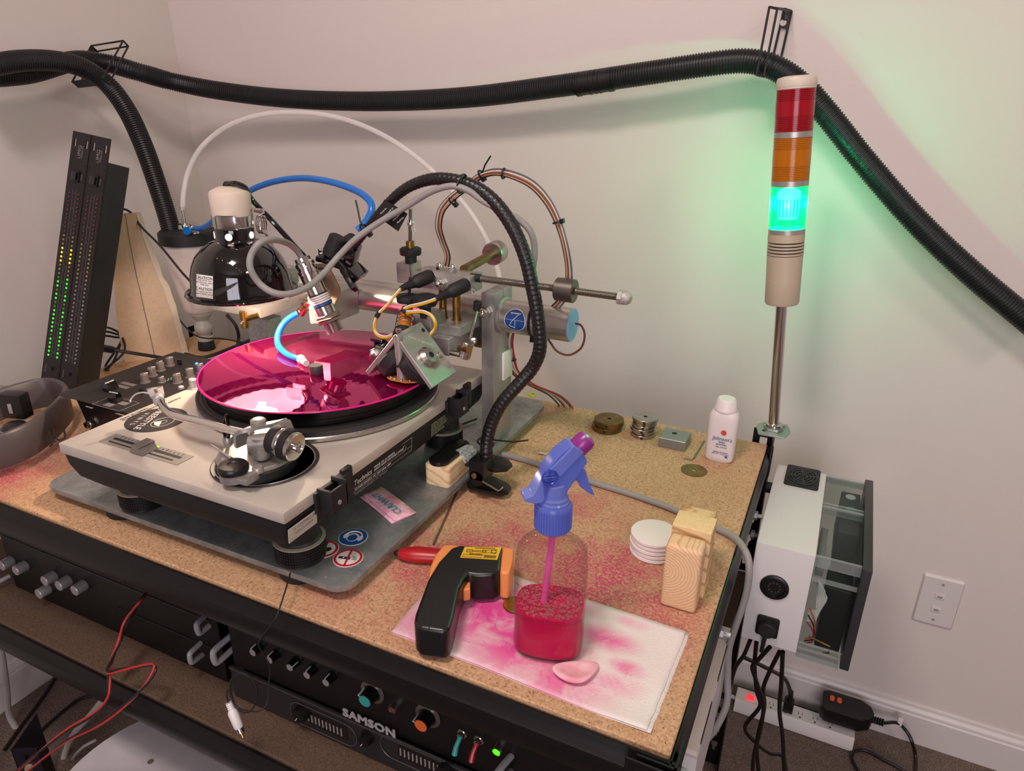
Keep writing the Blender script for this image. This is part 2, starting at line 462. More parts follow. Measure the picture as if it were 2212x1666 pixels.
# ================================================================== BENCH
BX0, BX1, BY0, BY1 = -1.335, -0.062, 0.458, 1.112
bench = thing('shelving_bench', ((BX0 + BX1) / 2, .78, 0), 'black steel shelving bench with dye-stained particle board top and shelf', 'workbench')
tb = G(); tb.box(BX0, BX1, BY0, BY1, T - .016, T, .0012, seg=1); obj('table_board', tb, board_m, bench, 'tan particle board with pink dye stains')
obj('shelf_board', G().box(BX0, BX1, BY0, BY1, .474, .490, .001, seg=1), shaded_shelf_m, bench)
def railprof(sgn, y, zt, h=.050):      # rolled Z beam: lip, flat shoulder, rounded belly
    pts = [(0, 0), (-.003, 0), (-.005, -.004), (-.0075, -.010), (-.012, -.014), (-.0135, -.022), (-.0125, -.034), (-.009, -.044), (-.004, -h), (.012, -h), (.012, -.017), (0, -.017)]
    return [(y + sgn * d, zt + z) for d, z in pts]
for zt in (T - .004, .486):
    g = G(); pr = railprof(1, BY0 - .002, zt); g.loft([[(x, y, z) for y, z in pr] for x in (BX0 - .01, BX1 + .01)]); obj('rail', g, rail_m, bench)
    g = G(); pr = railprof(-1, BY1 + .002, zt); g.loft([[(x, y, z) for y, z in pr] for x in (BX0 - .01, BX1 + .01)]); obj('rail', g, rail_m, bench)
    g = G(); pr = [(BX1 + .001 + (x - BX1 - .002) * .5, z) for x, z in railprof(-1, BX1 + .002, zt)]; g.loft([[(x, y, z) for x, z in pr] for y in (BY0 - .012, BY1 + .012)]); obj('rail', g, rail_m, bench)
    g = G(); pr = railprof(1, BX0 - .002, zt); g.loft([[(x, y, z) for x, z in pr] for y in (BY0 - .012, BY1 + .012)]); obj('rail', g, rail_m, bench)
# slotted angle posts: strips around keyhole openings so the holes are really open
def slotted(g, w, z0, z1, M, pitch=.0381):
    # a plate w wide in local x, standing along local z, thickness .002 in y, keyholes down its middle
    hw = .006
    g.box(-w / 2, -hw, 0, .002, z0, z1, M=M); g.box(hw, w / 2, 0, .002, z0, z1, M=M)
    z = z1 - .014
    g.box(-hw, hw, 0, .002, z, z1, M=M)
    while z - pitch > z0:
        g.box(-hw, hw, 0, .002, z - pitch, z - pitch + .014, M=M)
        # shoulders that make the slot pear-shaped
        for s in (-1, 1):
            g.prism([(s * hw, z - pitch + .014), (s * hw * .45, z - pitch + .014), (s * hw * .45, z - pitch + .022), (s * hw, z - pitch + .027)][::s], 0, .002,
                    M=M @ Matrix.Rotation(PI / 2, 4, 'X') @ Matrix.Translation((0, 0, -.002)))
        z -= pitch
    g.box(-hw, hw, 0, .002, z0, z, M=M)
for (px, py, sx, sy) in ((BX1 + .0085, BY0 - .016, -1, 1), (BX1 + .0085, BY1 + .016, -1, -1), (BX0 - .016, BY0 - .016, 1, 1), (BX0 - .016, BY1 + .016, 1, -1)):
    zt = T + .018 if py > .8 else T + .004
    g = G()
    slotted(g, .034, 0, zt, Matrix.Translation((px + sx * .017, py, 0)))
    slotted(g, .034, 0, zt, Matrix.Translation((px, py + sy * .017, 0)) @ Matrix.Rotation(PI / 2, 4, 'Z'))
    obj('post', g, rail_m, bench)
# post-top gusset and bolts at the near right corner
fp = BY0 - .018
g = G(); g.box(BX1 - .034, BX1 + .0085, fp - .004, fp - .002, T - .075, T + .004, .001, seg=1); obj('corner_plate', g, rail_m, bench)
b1 = P(1405, 1645, Y=fp - .004)
for (px_, pz_) in ((-.078, T - .027), (-.078, T - .056), (BX1 - .078 + .05, T - .027)):
    pass
g = G(); g.lathe([(.0075, 0), (.0075, .001), (.0068, .0045), (.004, .006), (0, .0065)], frame((-.072, fp - .004, T - .030), (0, -1, 0)), 18); obj('bolt', g, silverknob_m, bench)
g = G(); g.lathe([(.0075, 0), (.0075, .001), (.0068, .0045), (.004, .006), (0, .0065)], frame((BX1 + .0095, BY0 + .006, T - .026), (1, 0, 0)), 18); obj('bolt', g, silverknob_m, bench)
for yy, zz in ((.70, .64), (.98, .64), (.99, .60)):
    g = G(); hexnut(g, (BX1 + .004, yy, zz + .045), (1, 0, 0), .007, .006); g.lathe([(.0035, 0), (.0035, .014)], frame((BX1 + .003, yy, zz + .045), (1, 0, 0)), 10); obj('bolt', g, silverknob_m, bench)

# ================================================================== TURNTABLE ON ITS PLATE
PZ = 0.765
g = G(); g.prism([(x - .687, y + .774) for x, y in rrect(.514, .572, .022)], PZ - .008, PZ, bev=.0008)
bp = thing('base_plate', (-.687, .774, T), 'large worn aluminium base plate under the turntable, on rubber pads', 'metal plate')
obj('sheet', g, plate_m, bp, 'scratched grey aluminium sheet')
for x, y in ((-.515, .518), (-.815, .518), (-.47, 1.02), (-.90, 1.02)):
    obj('pad', G().lathe([(.026, 0), (.027, .002), (.027, PZ - .008 - T - .002), (.026, PZ - .008 - T)], Matrix.Translation((x, y, T)), 28), rubber_m, bp)

X0, X1, Y0, Y1, ZT = -.823, -.470, .455, .908, .871
tt = thing('turntable', ((X0 + X1) / 2, (Y0 + Y1) / 2, PZ), 'silver and black direct-drive turntable carrying the magenta record', 'turntable')
obj('deck_plate', G().box(X0, X1, Y0, Y1, .857, ZT, .0022), silverpaint_m, tt, 'silver painted top plate')
cx, cy = (X0 + X1) / 2, (Y0 + Y1) / 2
def rr3(w, h, r, z): return [(cx + x, cy + y, z) for x, y in rrect(w, h, r)]
g = G(); g.loft([rr3(.349, .449, .004, .857), rr3(.347, .447, .006, .842), rr3(.339, .439, .012, .826), rr3(.315, .415, .02, .812), rr3(.29, .39, .02, .811)])
obj('rubber_base', g, mat('moulded_black_rubber', '100f10', .6, bump=.1, bscale=700), tt, 'black rubber lower body')
foot_m = mat('ribbed_black_rubber', '121212', .45)
for fx, fy in ((X1 - .045, Y0 + .063), (X0 + .045, Y0 + .063), (X1 - .045, Y1 - .063), (X0 + .045, Y1 - .063)):
    M_ = Matrix.Translation((fx, fy, PZ))
    f = obj('foot', G().lathe([(.025, 0), (.0285, .001), (.0285, .004), (.0255, .006), (.026, .0275), (.024, .03), (.024, .0475)], M_, 36), foot_m, tt)
    g = G()
    for r_ in range(5):
        for k in range(60):
            a = 2 * PI * k / 60
            g.box(-.0011, .0011, -.0006, .0008, -.0012, .0012, M=Matrix.Translation((fx, fy, PZ + .0065 + r_ * .0036)) @ Matrix.Rotation(a, 4, 'Z') @ Matrix.Translation((0, -.0288, 0)))
    g.lathe([(.0262, .004), (.0284, .005), (.0284, .0235), (.0262, .0245)], M_, 36)
    k_ = obj('grip', g, foot_m, f); k_['kind'] = 'stuff'
    obj('trim_ring', G().lathe([(.0262, .0245), (.030, .025), (.030, .0262), (.0262, .027)], M_, 36), mat('foot_trim', '9c907e', .5), f)
# platter
PCX, PCY = -.643, .726
Mp = Matrix.Translation((PCX, PCY, 0))
obj('platter', G().lathe([(.150, .871), (.166, .8725), (.1668, .8735), (.1668, .8775), (.1655, .879), (.02, .880)], Mp, 96), alu2_m, tt, 'turned metal platter rim')
pr = [(.1655, .879)]
r_ = .1662
while r_ > .140:
    pr += [(r_, .8860), (r_ - .0032, .8862), (r_ - .0036, .8845), (r_ - .0046, .8845)]; r_ -= .005
pr += [(.139, .886), (.01, .886)]
obj('rubber_mat', G().lathe(pr, Mp, 128), mat('mat_rubber_grey', '2e2c2d', .5), tt, 'black grooved rubber mat')
g = G(); g.lathe([(.140, .886), (.1505, .8865), (.1520, .8885), (.1520, .8955), (.1512, .8960), (.1512, .8972), (.1530, .898), (.1545, .9085), (.153, .9098), (.03, .9098)], Mp, 128)
obj('vacuum_platter', g, mat('anodised_black', '141213', .28, .3), tt, 'thick black disc between mat and record')
# pitch fader
q0 = P(237, 954, Z=ZT); q1 = P(372, 996, Z=ZT)
py = (q0.y + q1.y) / 2
g = G(); g.box(q0.x - .012, q1.x + .014, py - .006, py + .0185, ZT, ZT + .0006, .0003, seg=1)
pf = obj('pitch_fader_panel', g, mat('fader_panel_grey', '8f8982', .5, .4), tt)
obj('slot', G().box(q0.x, q1.x, py - .001, py + .001, ZT + .0005, ZT + .0010), matt_m, pf)
obj('slot', G().box(q0.x - .002, q1.x + .004, py + .006, py + .0105, ZT + .0005, ZT + .0009), matt_m, pf)
g = G()
for k in range(17):
    x = q0.x + .004 + (q1.x - q0.x - .004) * k / 16
    g.box(x - .0003, x + .0003, py + .0125, py + (.0155 if k % 4 else .0172), ZT + .0005, ZT + .0009)
obj('scale_marks', g, dark_ink_m, pf)
sk = P(303, 968, Z=ZT + .006)
g = G(); g.loft([[(sk.x + a, py - .008, ZT + z), (sk.x + a, py + .012, ZT + z)] if False else
                 [(sk.x - w, py - .009, ZT + z), (sk.x + w, py - .009, ZT + z), (sk.x + w, py + .013, ZT + z), (sk.x - w, py + .013, ZT + z)]
                 for w, z in ((.011, .0012), (.0085, .004), (.0062, .008), (.0068, .0105), (.006, .0112))])
obj('pitch_knob', g, mat('satin_grey', '807a74', .35, .6), tt, 'grey pitch fader cap')
obj('pitch_lamp', G().box(sk.x + .004, sk.x + .009, py + .013, py + .0165, ZT + .0006, ZT + .0016), mat('green_lamp', '9bd83a', .4, emit='8fe030', estr=1.2), tt)
# target light knob near the platter
kn = P(419, 838, Z=ZT)
g = G(); g.lathe([(.0085, 0), (.0085, .001), (.0058, .0012), (.0056, .013), (.005, .0138), (0, .0138)], Matrix.Translation(kn), 24)
g.lathe([(.004, 0), (.004, .003), (.0025, .0042), (0, .0043)], Matrix.Translation(kn + V((-.014, -.010, 0))), 16)
obj('power_knob', g, silverknob_m, tt)
# engraved words on the top
def flat(p, ang): return Matrix.Translation(V(p)) @ Matrix.Rotation(ang, 4, 'Z')
text('lettering', 'Technics', .0070, flat(P(357, 873, Z=ZT + .0002), -PI / 2 + PI), dark_ink_m, tt, .0001)
text('lettering', 'Quartz  SL-1200MK2\nDirect Drive Turntable System', .0048, flat(P(262, 908, Z=ZT + .0002), PI / 2), dark_ink_m, tt, .0001)
# round sticker
sc_ = P(338, 907, Z=ZT)
stk = thing('round_sticker', (sc_.x, sc_.y, ZT), 'round black sticker with slanted white lettering on the turntable top', 'sticker')
obj('disc', G().lathe([(.0375, .0), (.0375, .0005), (0, .0005)], Matrix.Translation(sc_), 64), mat('black_sticker', '2b2627', .5, bump=.2, bscale=900), stk)
Ms = Matrix.Translation(sc_ + V((0, 0, .0006))) @ Matrix.Rotation(-PI / 2 + PI, 4, 'Z')
def stext(s, x, y, size, sp=1.0): text('lettering', s, size, Ms @ Matrix.Translation((x, y, 0)), ink_m, stk, .0001, 'CENTER', sp)
Ms = Matrix.Translation(sc_ + V((0, 0, .0006))) @ Matrix.Rotation(math.radians(-68), 4, 'Z')
stext('FREESTYLE', 0, -.010, .0125, 1.05); stext('V I N Y L', 0, -.0225, .0080, 1.2)
g = G(); c_ = sc_ + V((.014, -.002, .0005)); g.tube([c_ + V((.012 * math.cos(a), .015 * math.sin(a), 0)) for a in [2 * PI * k / 32 for k in range(32)]], .0004, 4, close=True)
g.tube([c_ + V((.0042 * math.cos(a), .006 * math.sin(a), 0)) for a in [2 * PI * k / 20 for k in range(20)]], .0004, 4, close=True)
g.prism([(c_.x + x, c_.y + y) for x, y in ((-.010, -.005), (-.002, -.011), (.006, -.011), (.001, -.004), (-.004, .002))], c_.z, c_.z + .0002)
obj('emblem', g, ink_m, stk, 'white eye-shaped record emblem')
# ---- tonearm
silv2 = mat('cast_silver_grey', '8f8b87', .4, .6, var='a19d98', vscale=30)
AC = V((-.564, .530, ZT))
MA = Matrix.Translation(AC)
obj('tonearm_well', G().lathe([(.0575, .0), (.0602, .0012), (.0590, .0022), (.0565, .0012), (.0555, .0008), (.010, .0009)], MA, 64), mat('well_black', '2c2422', .5, bump=.15, bscale=900), tt, 'glossy black round tonearm well')
obj('well_trim', G().lathe([(.0545, .0009), (.0552, .0016), (.056, .0009)], MA, 64), silverknob_m, tt)
_f = P(562, 1046, Z=.8735); ac2 = V((_f.x - .032, _f.y + .030, ZT)); MB_ = Matrix.Translation(ac2)
g = G(); g.lathe([(.042, .001), (.0435, .003), (.0435, .013), (.042, .015), (.03, .015)], MB_, 60)
for k in range(90):
    a = 2 * PI * k / 90
    for z in (.0045, .0075, .0105):
        g.box(-.0009, .0009, -.0003, .0006, -.001, .001, M=MB_ @ Matrix.Translation((0, 0, z)) @ Matrix.Rotation(a, 4, 'Z') @ Matrix.Translation((0, -.0437, 0)))
obj('height_ring', g, foot_m, tt, 'black knurled height ring')
g = G(); g.lathe([(.040, .015), (.0425, .0155), (.0425, .0185), (.041, .020), (.0, .0205)], MB_, 60); obj('tonearm_base', g, silv2, tt, 'silver-grey tonearm base disc')
pv = P(562, 1010, Z=.892); pv = V((-.559, .529, .892))
g = G(); g.lathe([(.0205, .0), (.0205, .010), (.019, .012), (.0155, .0125), (.0155, .0175), (.008, .018)], Matrix.Translation((pv.x, pv.y, .8912)), 36); obj('pillar', g, silv2, tt)
kc = P(505, 1018, Z=.889)
g = G(); g.lathe([(.0152, -.009), (.0152, 0), (.0135, .0)], Matrix.Translation(kc), 32); g.box(kc.x + .003, kc.x + .026, kc.y - .009, kc.y + .011, kc.z - .008, kc.z - .001, .002); ask = obj('antiskate_dial', g, silv2, tt)
g = G(); g.lathe([(.0155, 0), (.0162, .001), (.0162, .006), (.0145, .0085), (.006, .0088), (.005, .008), (0, .0078)], Matrix.Translation(kc), 40); obj('dial_cap', g, black_m, ask, 'black numbered cap')
for k in range(14):
    pass
lv = P(557, 1012, Z=.896)
g = G(); g.lathe([(.006, -.004), (.0062, 0), (.005, .002), (0, .0022)], Matrix.Translation(lv), 18); g.box(lv.x - .002, lv.x + .003, lv.y - .016, lv.y, lv.z - .005, lv.z - .001, .001); obj('lock_lever', g, silv2, tt)
st0 = P(455, 960, Z=.893); g = G(); g.tube([st0, P(500, 990, Z=.893)], lambda u: .0006 + .0012 * min(1, u * 3), 10); obj('cue_rod', g, silverknob_m, tt, 'thin pointed metal rod')
# gimbal housing, arm tube, counterweight
ZA = .916
pc = P(562, 950, Z=ZA)
ax = V((.93, -.36, 0)).normalized()
g = G(); g.cyl(P(540, 958, Z=ZA - .004), P(602, 952, Z=ZA), .0098, n=24, bev=.001); g.lathe([(.008, -.022), (.0105, -.004), (.0105, .004)], Matrix.Translation(pc), 24)
obj('bearing_body', g, silv2, tt)
a_, b_ = P(520, 925, Z=.927), P(616, 903, Z=.927)
g = G()
pts = [P(521, 962, Z=.905), P(521, 935, Z=.922), P(545, 925, Z=.928), P(600, 914, Z=.929), P(612, 912, Z=.928), P(622, 935, Z=.916)]
def slab(pts, wdir, w, th):
    g = G(); rings = []
    for i, p in enumerate(pts):
        t_ = (pts[min(i + 1, len(pts) - 1)] - pts[max(i - 1, 0)]).normalized(); n_ = t_.cross(V(wdir)).normalized()
        rings.append([p + V(wdir) * w + n_ * th, p - V(wdir) * w + n_ * th, p - V(wdir) * w - n_ * th, p + V(wdir) * w - n_ * th])
    return g.loft(rings)
obj('gimbal_yoke', slab(spline(pts, 5), V((.15, .98, .0)).normalized(), .0075, .0022), silv2, tt, ang=50)
g = G(); g.lathe([(.0085, -.002), (.0085, .003), (.007, .004), (0, .0042)], Matrix.Translation(P(558, 913, Z=.930)), 24); obj('pivot_cap', g, silv2, tt)
cw0 = P(596, 950, Z=ZA); cwf = P(640, 967, Z=ZA - .004)
axc = (cwf - cw0).normalized(); L_ = (cwf - cw0).length
Mc = frame(cw0, axc)
g = G(); g.lathe([(.006, -.006), (.0155, -.004), (.0168, -.002), (.0168, .006), (.0158, .007)], Mc, 48); cwt = obj('counterweight', g, rubber_m, tt, 'chunky black and steel counterweight')
obj('steel_band', G().lathe([(.0158, .0065), (.0165, .0075), (.0165, L_ - .016), (.0158, L_ - .015)], Mc, 48), steel_m, cwt)
g = G(); g.lathe([(.0158, L_ - .0155), (.0172, L_ - .0145), (.0172, L_ - .006), (.016, L_ - .005)], Mc, 60)
for k in range(60):
    g.box(-.0004, .0004, .0168, .0178, L_ - .014, L_ - .006, M=Mc @ Matrix.Rotation(2 * PI * k / 60, 4, 'Z'))
obj('knurled_ring', g, rubber_m, cwt)
g = G(); g.lathe([(.0163, L_ - .006), (.0163, L_ - .001), (.015, L_), (.0065, L_ + .0002), (.0062, L_ + .004), (.0048, L_ + .0048), (.004, L_ + .003), (.0015, L_ + .003), (0, L_ + .001)], Mc, 48); obj('end_face', g, steel_m, cwt)
# tube with its bend
tp = [P(545, 940, Z=.914), P(520, 934, Z=.914), P(480, 924, Z=.912), P(430, 910, Z=.911), P(395, 902, Z=.910), P(370, 894, Z=.909), P(355, 882, Z=.908), P(346, 868, Z=.908), P(342, 858, Z=.908)]
obj('arm_tube', G().tube(spline(tp, 8), .0048, 18), chrome_m, tt, 'bent chrome arm tube')
sh0 = P(342, 862, Z=.908); sh1 = P(331, 832, Z=.907)
hd = (sh1 - sh0).normalized()
g = G(); g.cyl(sh0 - hd * .010, sh0 + hd * .004, .0068, n=24, bev=.0008); obj('collar', g, silverknob_m, tt)
Mh = frame(sh0 + hd * .004, V((0, 0, 1)), hd)
g = G(); g.prism([(0, -.0065), (.006, -.0085), (.030, -.0095), (.033, -.0095), (.033, .0095), (.030, .0095), (.006, .0085), (0, .0065)], -.0005, .003, M=Mh, bev=.0005); hs = obj('headshell', g, silverknob_m, tt, 'silver headshell with three holes')
g = G()
for k in range(3): g.lathe([(.0022, .0028), (.0022, .0034)], Mh @ Matrix.Translation((.008 + k * .0065, 0, 0)), 14)
obj('hole', g, dark_ink_m, hs)
g = G()
for s in (-1, 1): g.lathe([(.0022, .003), (.0022, .0042), (.001, .0046)], Mh @ Matrix.Translation((.029, s * .006, 0)), 12)
obj('screw', g, steel_m, hs)
obj('finger_lift', G().tube(spline([Mh @ V((.016, .008, .002)), Mh @ V((.018, .016, .004)), Mh @ V((.017, .024, .003)), Mh @ V((.013, .030, -.001)), Mh @ V((.010, .031, -.003))], 5), .0012, 8), silverknob_m, hs)
# arm rest clip
ar = P(490, 930, Z=.905)
g = G(); g.lathe([(.006, -.022), (.0062, -.010), (.005, -.008)], Matrix.Translation(ar), 16); obj('arm_rest', g, silv2, tt)
g = G(); g.tube(spline([ar + V((-.004, 0, -.008)), ar + V((-.006, .001, .002)), ar + V((-.002, .002, .012)), ar + V((.001, .002, .019))], 5), .0022, 8)
g.tube(spline([ar + V((.003, -.002, -.008)), ar + V((.004, -.001, .002)), ar + V((.002, .001, .012)), ar + V((.001, .002, .019))], 5), .002, 8)
obj('arm_clip', g, gloss_m, tt, 'black arm clip')
# hinge brackets on the rear face (towards the camera's right)
for ya, yb in ((.499, .560), (.776, .842)):
    g = G(); x = X1 + .0005
    g.box(x, x + .004, ya, yb, .845, .8705, .001); g.box(x, x + .020, ya + .030, ya + .033, .846, .877, .0008); g.box(x + .017, x + .020, ya + .008, ya + .033, .850, .8735, .0008)
    g.box(x, x + .020, ya + .006, ya + .010, .846, .8735, .0008); g.box(x, x + .011, ya + .030, yb - .010, .848, .8735, .001); g.box(x + .0, x + .006, yb - .016, yb, .842, .877, .001)
    g.box(x, x + .020, ya + .008, ya + .033, .846, .850, .0008)
    hb = obj('hinge_bracket', g, matt_m, tt, 'black plastic dust-cover hinge bracket')
    obj('screw', G().lathe([(.0028, 0), (.0028, .0008), (.0014, .0010), (.0012, .0003)], frame((x + .020, ya + .018, .856), (1, 0, 0)), 14), silverknob_m, hb)
# rear labels: local x runs along +Y, face normal +X
def rear(y, z, sl=0.0): return Matrix(((0, 0, 1, X1 + .0012 - sl), (1, 0, 0, y), (0, 1, 0, z), (0, 0, 0, 1)))
def slant(y, z):       # follows the body's inward lean
    return Matrix.Translation((X1 - .0002 + (z - .841) * math.tan(math.radians(4)), y, z)) @ Matrix.Rotation(math.radians(4), 4, 'Y') @ Matrix(((0, 0, 1, 0), (1, 0, 0, 0), (0, 1, 0, 0), (0, 0, 0, 1)))
def rtext(s, y, z, size, m=ink_m, sp=1.0, sh=0.0): text('lettering', s, size, slant(y, z) @ Matrix.Translation((0, 0, .0003)), m, tt, .0001, 'LEFT', sp, sh)
obj('serial_label', G().box(0, .044, -.0085, .0085, 0, .0006, M=slant(.458, .841) @ Matrix.Translation((0, 0, -.0002))), mat('label_cream', 'b9b3a6', .5), tt)
rtext('    SL-1200MK2-M', .459, .8455, .0052, dark_ink_m, 1.05); rtext('     GE6CS14339', .459, .8395, .0052, dark_ink_m, 1.05); rtext('SER. NO.', .4595, .8350, .0027, dark_ink_m)
rtext('Technics', .567, .8465, .0100, ink_m, 1.0, .15)
rtext('MODEL NO. SL-1200MK2\nDIRECT DRIVE TURNTABLE SYSTEM', .607, .8470, .0040)
rtext('POWER SOURCE  AC 120V 60Hz 14W', .569, .8375, .0044); rtext('Matsushita Electric Industrial Co., Ltd.   Made in Japan', .569, .8315, .0030, dim_ink_m)
g = G()
for za, zb, ya, yb in ((.8405, .8408, .567, .690), (.8340, .8343, .567, .690), (.834, .8408, .567, .5673), (.834, .853, .6897, .690), (.8527, .853, .667, .690)):
    g.box(ya, yb, za - .84, zb - .84, 0, .0004, M=slant(0, .84))
g.tube([slant(.672, .845) @ V((.0035 * math.cos(a), .0035 * math.sin(a), .0004)) for a in [2 * PI * k / 16 for k in range(16)]], .0003, 4, close=True)
obj('label_frame', g, dim_ink_m, tt)
rtext('CAUTION: TO REDUCE THE RISK\nOF ELECTRIC SHOCK DO NOT\nREMOVE THE COVER. NO USER\nSERVICEABLE PARTS INSIDE.\nREFER SERVICING TO\nQUALIFIED PERSONNEL.', .738, .8410, .0034, mat('olive_ink', '8d8a6c', .6), 1.0)

# ---- record
def vinyl():
    m, N, L, b = nodes('magenta_vinyl')
    tc = N.new('ShaderNodeTexCoord'); mp = N.new('ShaderNodeMapping'); L.new(tc.outputs['Object'], mp.inputs[0]); mp.inputs['Location'].default_value = (-PCX, -PCY, 0)
    wv = N.new('ShaderNodeTexWave'); wv.wave_type = 'RINGS'; wv.rings_direction = 'Z'; wv.inputs['Scale'].default_value = 26; wv.inputs['Distortion'].default_value = .3
    L.new(mp.outputs[0], wv.inputs[0])
    nz = N.new('ShaderNodeTexNoise'); nz.inputs['Scale'].default_value = 1.0; L.new(mp.outputs[0], nz.inputs[0])
    b.inputs['Base Color'].default_value = srgb('b81468'); b.inputs['Metallic'].default_value = 0.86; b.inputs['Roughness'].default_value = .02
    b.inputs['Specular IOR Level'].default_value = .6
    L.new(ramp(N, L, wv.outputs['Fac'], [(.6, .012), (1.0, .045)]), b.inputs['Roughness'])
    bumpn(N, L, b, wv.outputs['Fac'], .03, .0003)
    return m
rec = thing('record', (PCX, PCY, .902), 'translucent magenta blank record on the turntable', 'record')
Mr = Matrix.Translation((PCX + .003, PCY - .002, .0078))
g = G(); g.lathe([(.0036, .9022), (.158, .9022), (.1602, .9025), (.1612, .9034), (.1605, .9046), (.158, .9048), (.055, .9046), (.050, .9050), (.0036, .9050)], Mr, 160)
obj('disc', g, vinyl(), rec)
obj('edge_bead', G().lathe([(.1602, .9028), (.1618, .9034), (.1614, .9046), (.1600, .9050), (.1590, .9047)], Mr, 160, cap=False), mat('magenta_edge', 'c80f74', .22), rec, 'bright magenta rim')

# ---- stickers and note on the plate
def disc_sticker(px, py, label):
    c = P(px, py, Z=PZ)
    return thing('safety_sticker', (c.x, c.y, PZ), label, 'sticker', 'round safety stickers on the base plate'), c
white_s = mat('sticker_white', 'd8d2d0', .4); blue_s = mat('sticker_blue', '1b4f93', .4); red_s = mat('sticker_red', 'b01f2e', .4)
def lay(c, h): return Matrix.Translation(V((c.x, c.y, PZ + h))) @ Matrix.Rotation(math.radians(8), 4, 'Z')
def ban(px, py, label, kind):
    s, c = disc_sticker(px, py, label)
    obj('backing', G().lathe([(.0175, 0), (.0175, .0004), (0, .0004)], lay(c, 0), 48), white_s, s)
    g = G()
    if kind == 'heart':
        pts = []
        for k in range(40):
            t = 2 * PI * k / 40; pts.append((.00058 * 16 * math.sin(t) ** 3 * .75 + .002, .00058 * .75 * (13 * math.cos(t) - 5 * math.cos(2 * t) - 2 * math.cos(3 * t) - math.cos(4 * t))))
        g.prism(pts, .0004, .0007, M=lay(c, 0)); g.box(-.013, -.004, .0035, .0042, .0004, .0007, M=lay(c, 0) @ Matrix.Rotation(.3, 4, 'Z')); g.box(-.0135, -.011, .001, .0035, .0004, .0007, M=lay(c, 0))
    else:
        g.box(-.011, .003, -.003, .0012, .0004, .0007, M=lay(c, 0) @ Matrix.Rotation(.12, 4, 'Z'))
        for k in range(3): g.tube([lay(c, .0006) @ V((.005 + k * .002 + .0018 * math.sin(j * .9), .0 + j * .0012 - .002, 0)) for j in range(7)], .00025, 4)
        obj('fleck', G().box(-.006, -.0045, -.0018, .0, .0006, .0009, M=lay(c, 0) @ Matrix.Rotation(.12, 4, 'Z')), white_s, s)
    obj('pictogram', g, dark_ink_m, s)
    g = G(); g.lathe([(.0166, .0004), (.0166, .0009), (.0138, .0009), (.0138, .0004)], lay(c, 0), 48, cap=False); g.box(-.0012, .0012, -.0145, .0145, .0004, .0009, M=lay(c, 0) @ Matrix.Rotation(math.radians(12), 4, 'Z'))
    obj('ban_ring', g, red_s, s)
ban(700, 1187, 'red ringed prohibition sticker with a crossed black heart, nearest the turntable foot', 'heart')
ban(752, 1206, 'red ringed prohibition sticker with a crossed black device and waves', 'phone')
s, c = disc_sticker(763, 1161, 'blue round sticker showing a white head wearing ear protection')
obj('backing', G().lathe([(.0178, 0), (.0178, .0004), (0, .0004)], lay(c, 0), 48), white_s, s)
obj('blue_disc', G().lathe([(.0168, .0004), (.0168, .0006), (0, .0006)], lay(c, 0), 48), blue_s, s)
g = G(); g.prism([(x, y - .001) for x, y in circ(.0075, 24, .0085)], .0006, .0008, M=lay(c, 0))
for sx in (-1, 1): g.prism([(sx * .0095 + x, y) for x, y in circ(.003, 16, .0055)], .0006, .001, M=lay(c, 0))
g.tube([lay(c, .0008) @ V((.0105 * math.cos(a), .0105 * math.sin(a) + .001, 0)) for a in [PI * k / 14 for k in range(15)]], .0009, 5)
obj('pictogram', g, white_s, s); obj('face', G().prism([(x, y - .002) for x, y in circ(.0058, 24, .0068)], .0008, .0009, M=lay(c, 0)), blue_s, s)
c = P(1150, 852, Z=PZ)
ws = thing('warning_sticker', (c.x, c.y, PZ), 'small yellow triangular warning sticker behind the gooseneck on the base plate', 'sticker')
g = G(); g.prism([(-.014, -.011), (.014, -.011), (0, .013)], 0, .0004, M=flat(c, -.5)); obj('triangle', g, mat('warning_yellow', 'c9c43a', .5), ws)
g = G(); g.prism([(-.0012, -.002), (.002, .002), (.0005, .002), (.0015, .006), (-.002, .001), (0, .001)], .0004, .0006, M=flat(c, -.5)); obj('bolt_mark', g, dark_ink_m, ws)

# folded pink note
nc = [P(782, 1068, Z=PZ + .006), P(822, 1050, Z=PZ + .006), P(900, 1108, Z=PZ + .003), P(853, 1126, Z=PZ + .003)]
def pinkpaper():
    m, N, L, b = nodes('dyed_paper'); v = objvec(N, L)
    f = noise_tex(N, L, v, 60, 6, .65, 1.5)
    L.new(ramp(N, L, f, [(.3, 'c87a92'), (.5, 'dba2b2'), (.66, 'e6c3cb')]), b.inputs['Base Color']); b.inputs['Roughness'].default_value = .85
    bumpn(N, L, b, f, .3); return m
pp_m = pinkpaper()
nt_ = thing('paper_note', (nc[0].x, nc[0].y, PZ), 'folded pink-dyed paper note with teal handwriting CLR/WHT on the base plate', 'note')
def npos(u, v): 
    a = nc[0].lerp(nc[1], v); b_ = nc[3].lerp(nc[2], v); return a.lerp(b_, u)
for k, (dz, sh) in enumerate(((0, 0), (-.0025, -.003))):
    g = G(); g.grid(10, 3, lambda u, v: npos(u, v) + V((sh, sh, dz + .0012 * math.sin(PI * u))))
    o = obj('leaf', g, pp_m, nt_); md = o.modifiers.new('t', 'SOLIDIFY'); md.thickness = .0004
e1 = (nc[3] - nc[0]).normalized(); 
Mn = frame(npos(.90, .42) + V((0, 0, .0032)), V((0, 0, 1)), -e1)
text('handwriting', 'CLR/WHT', .0138, Mn, mat('teal_ink', '1f8c90', .6), nt_, .0002, 'LEFT', 1.0, .1, xs=1.0)

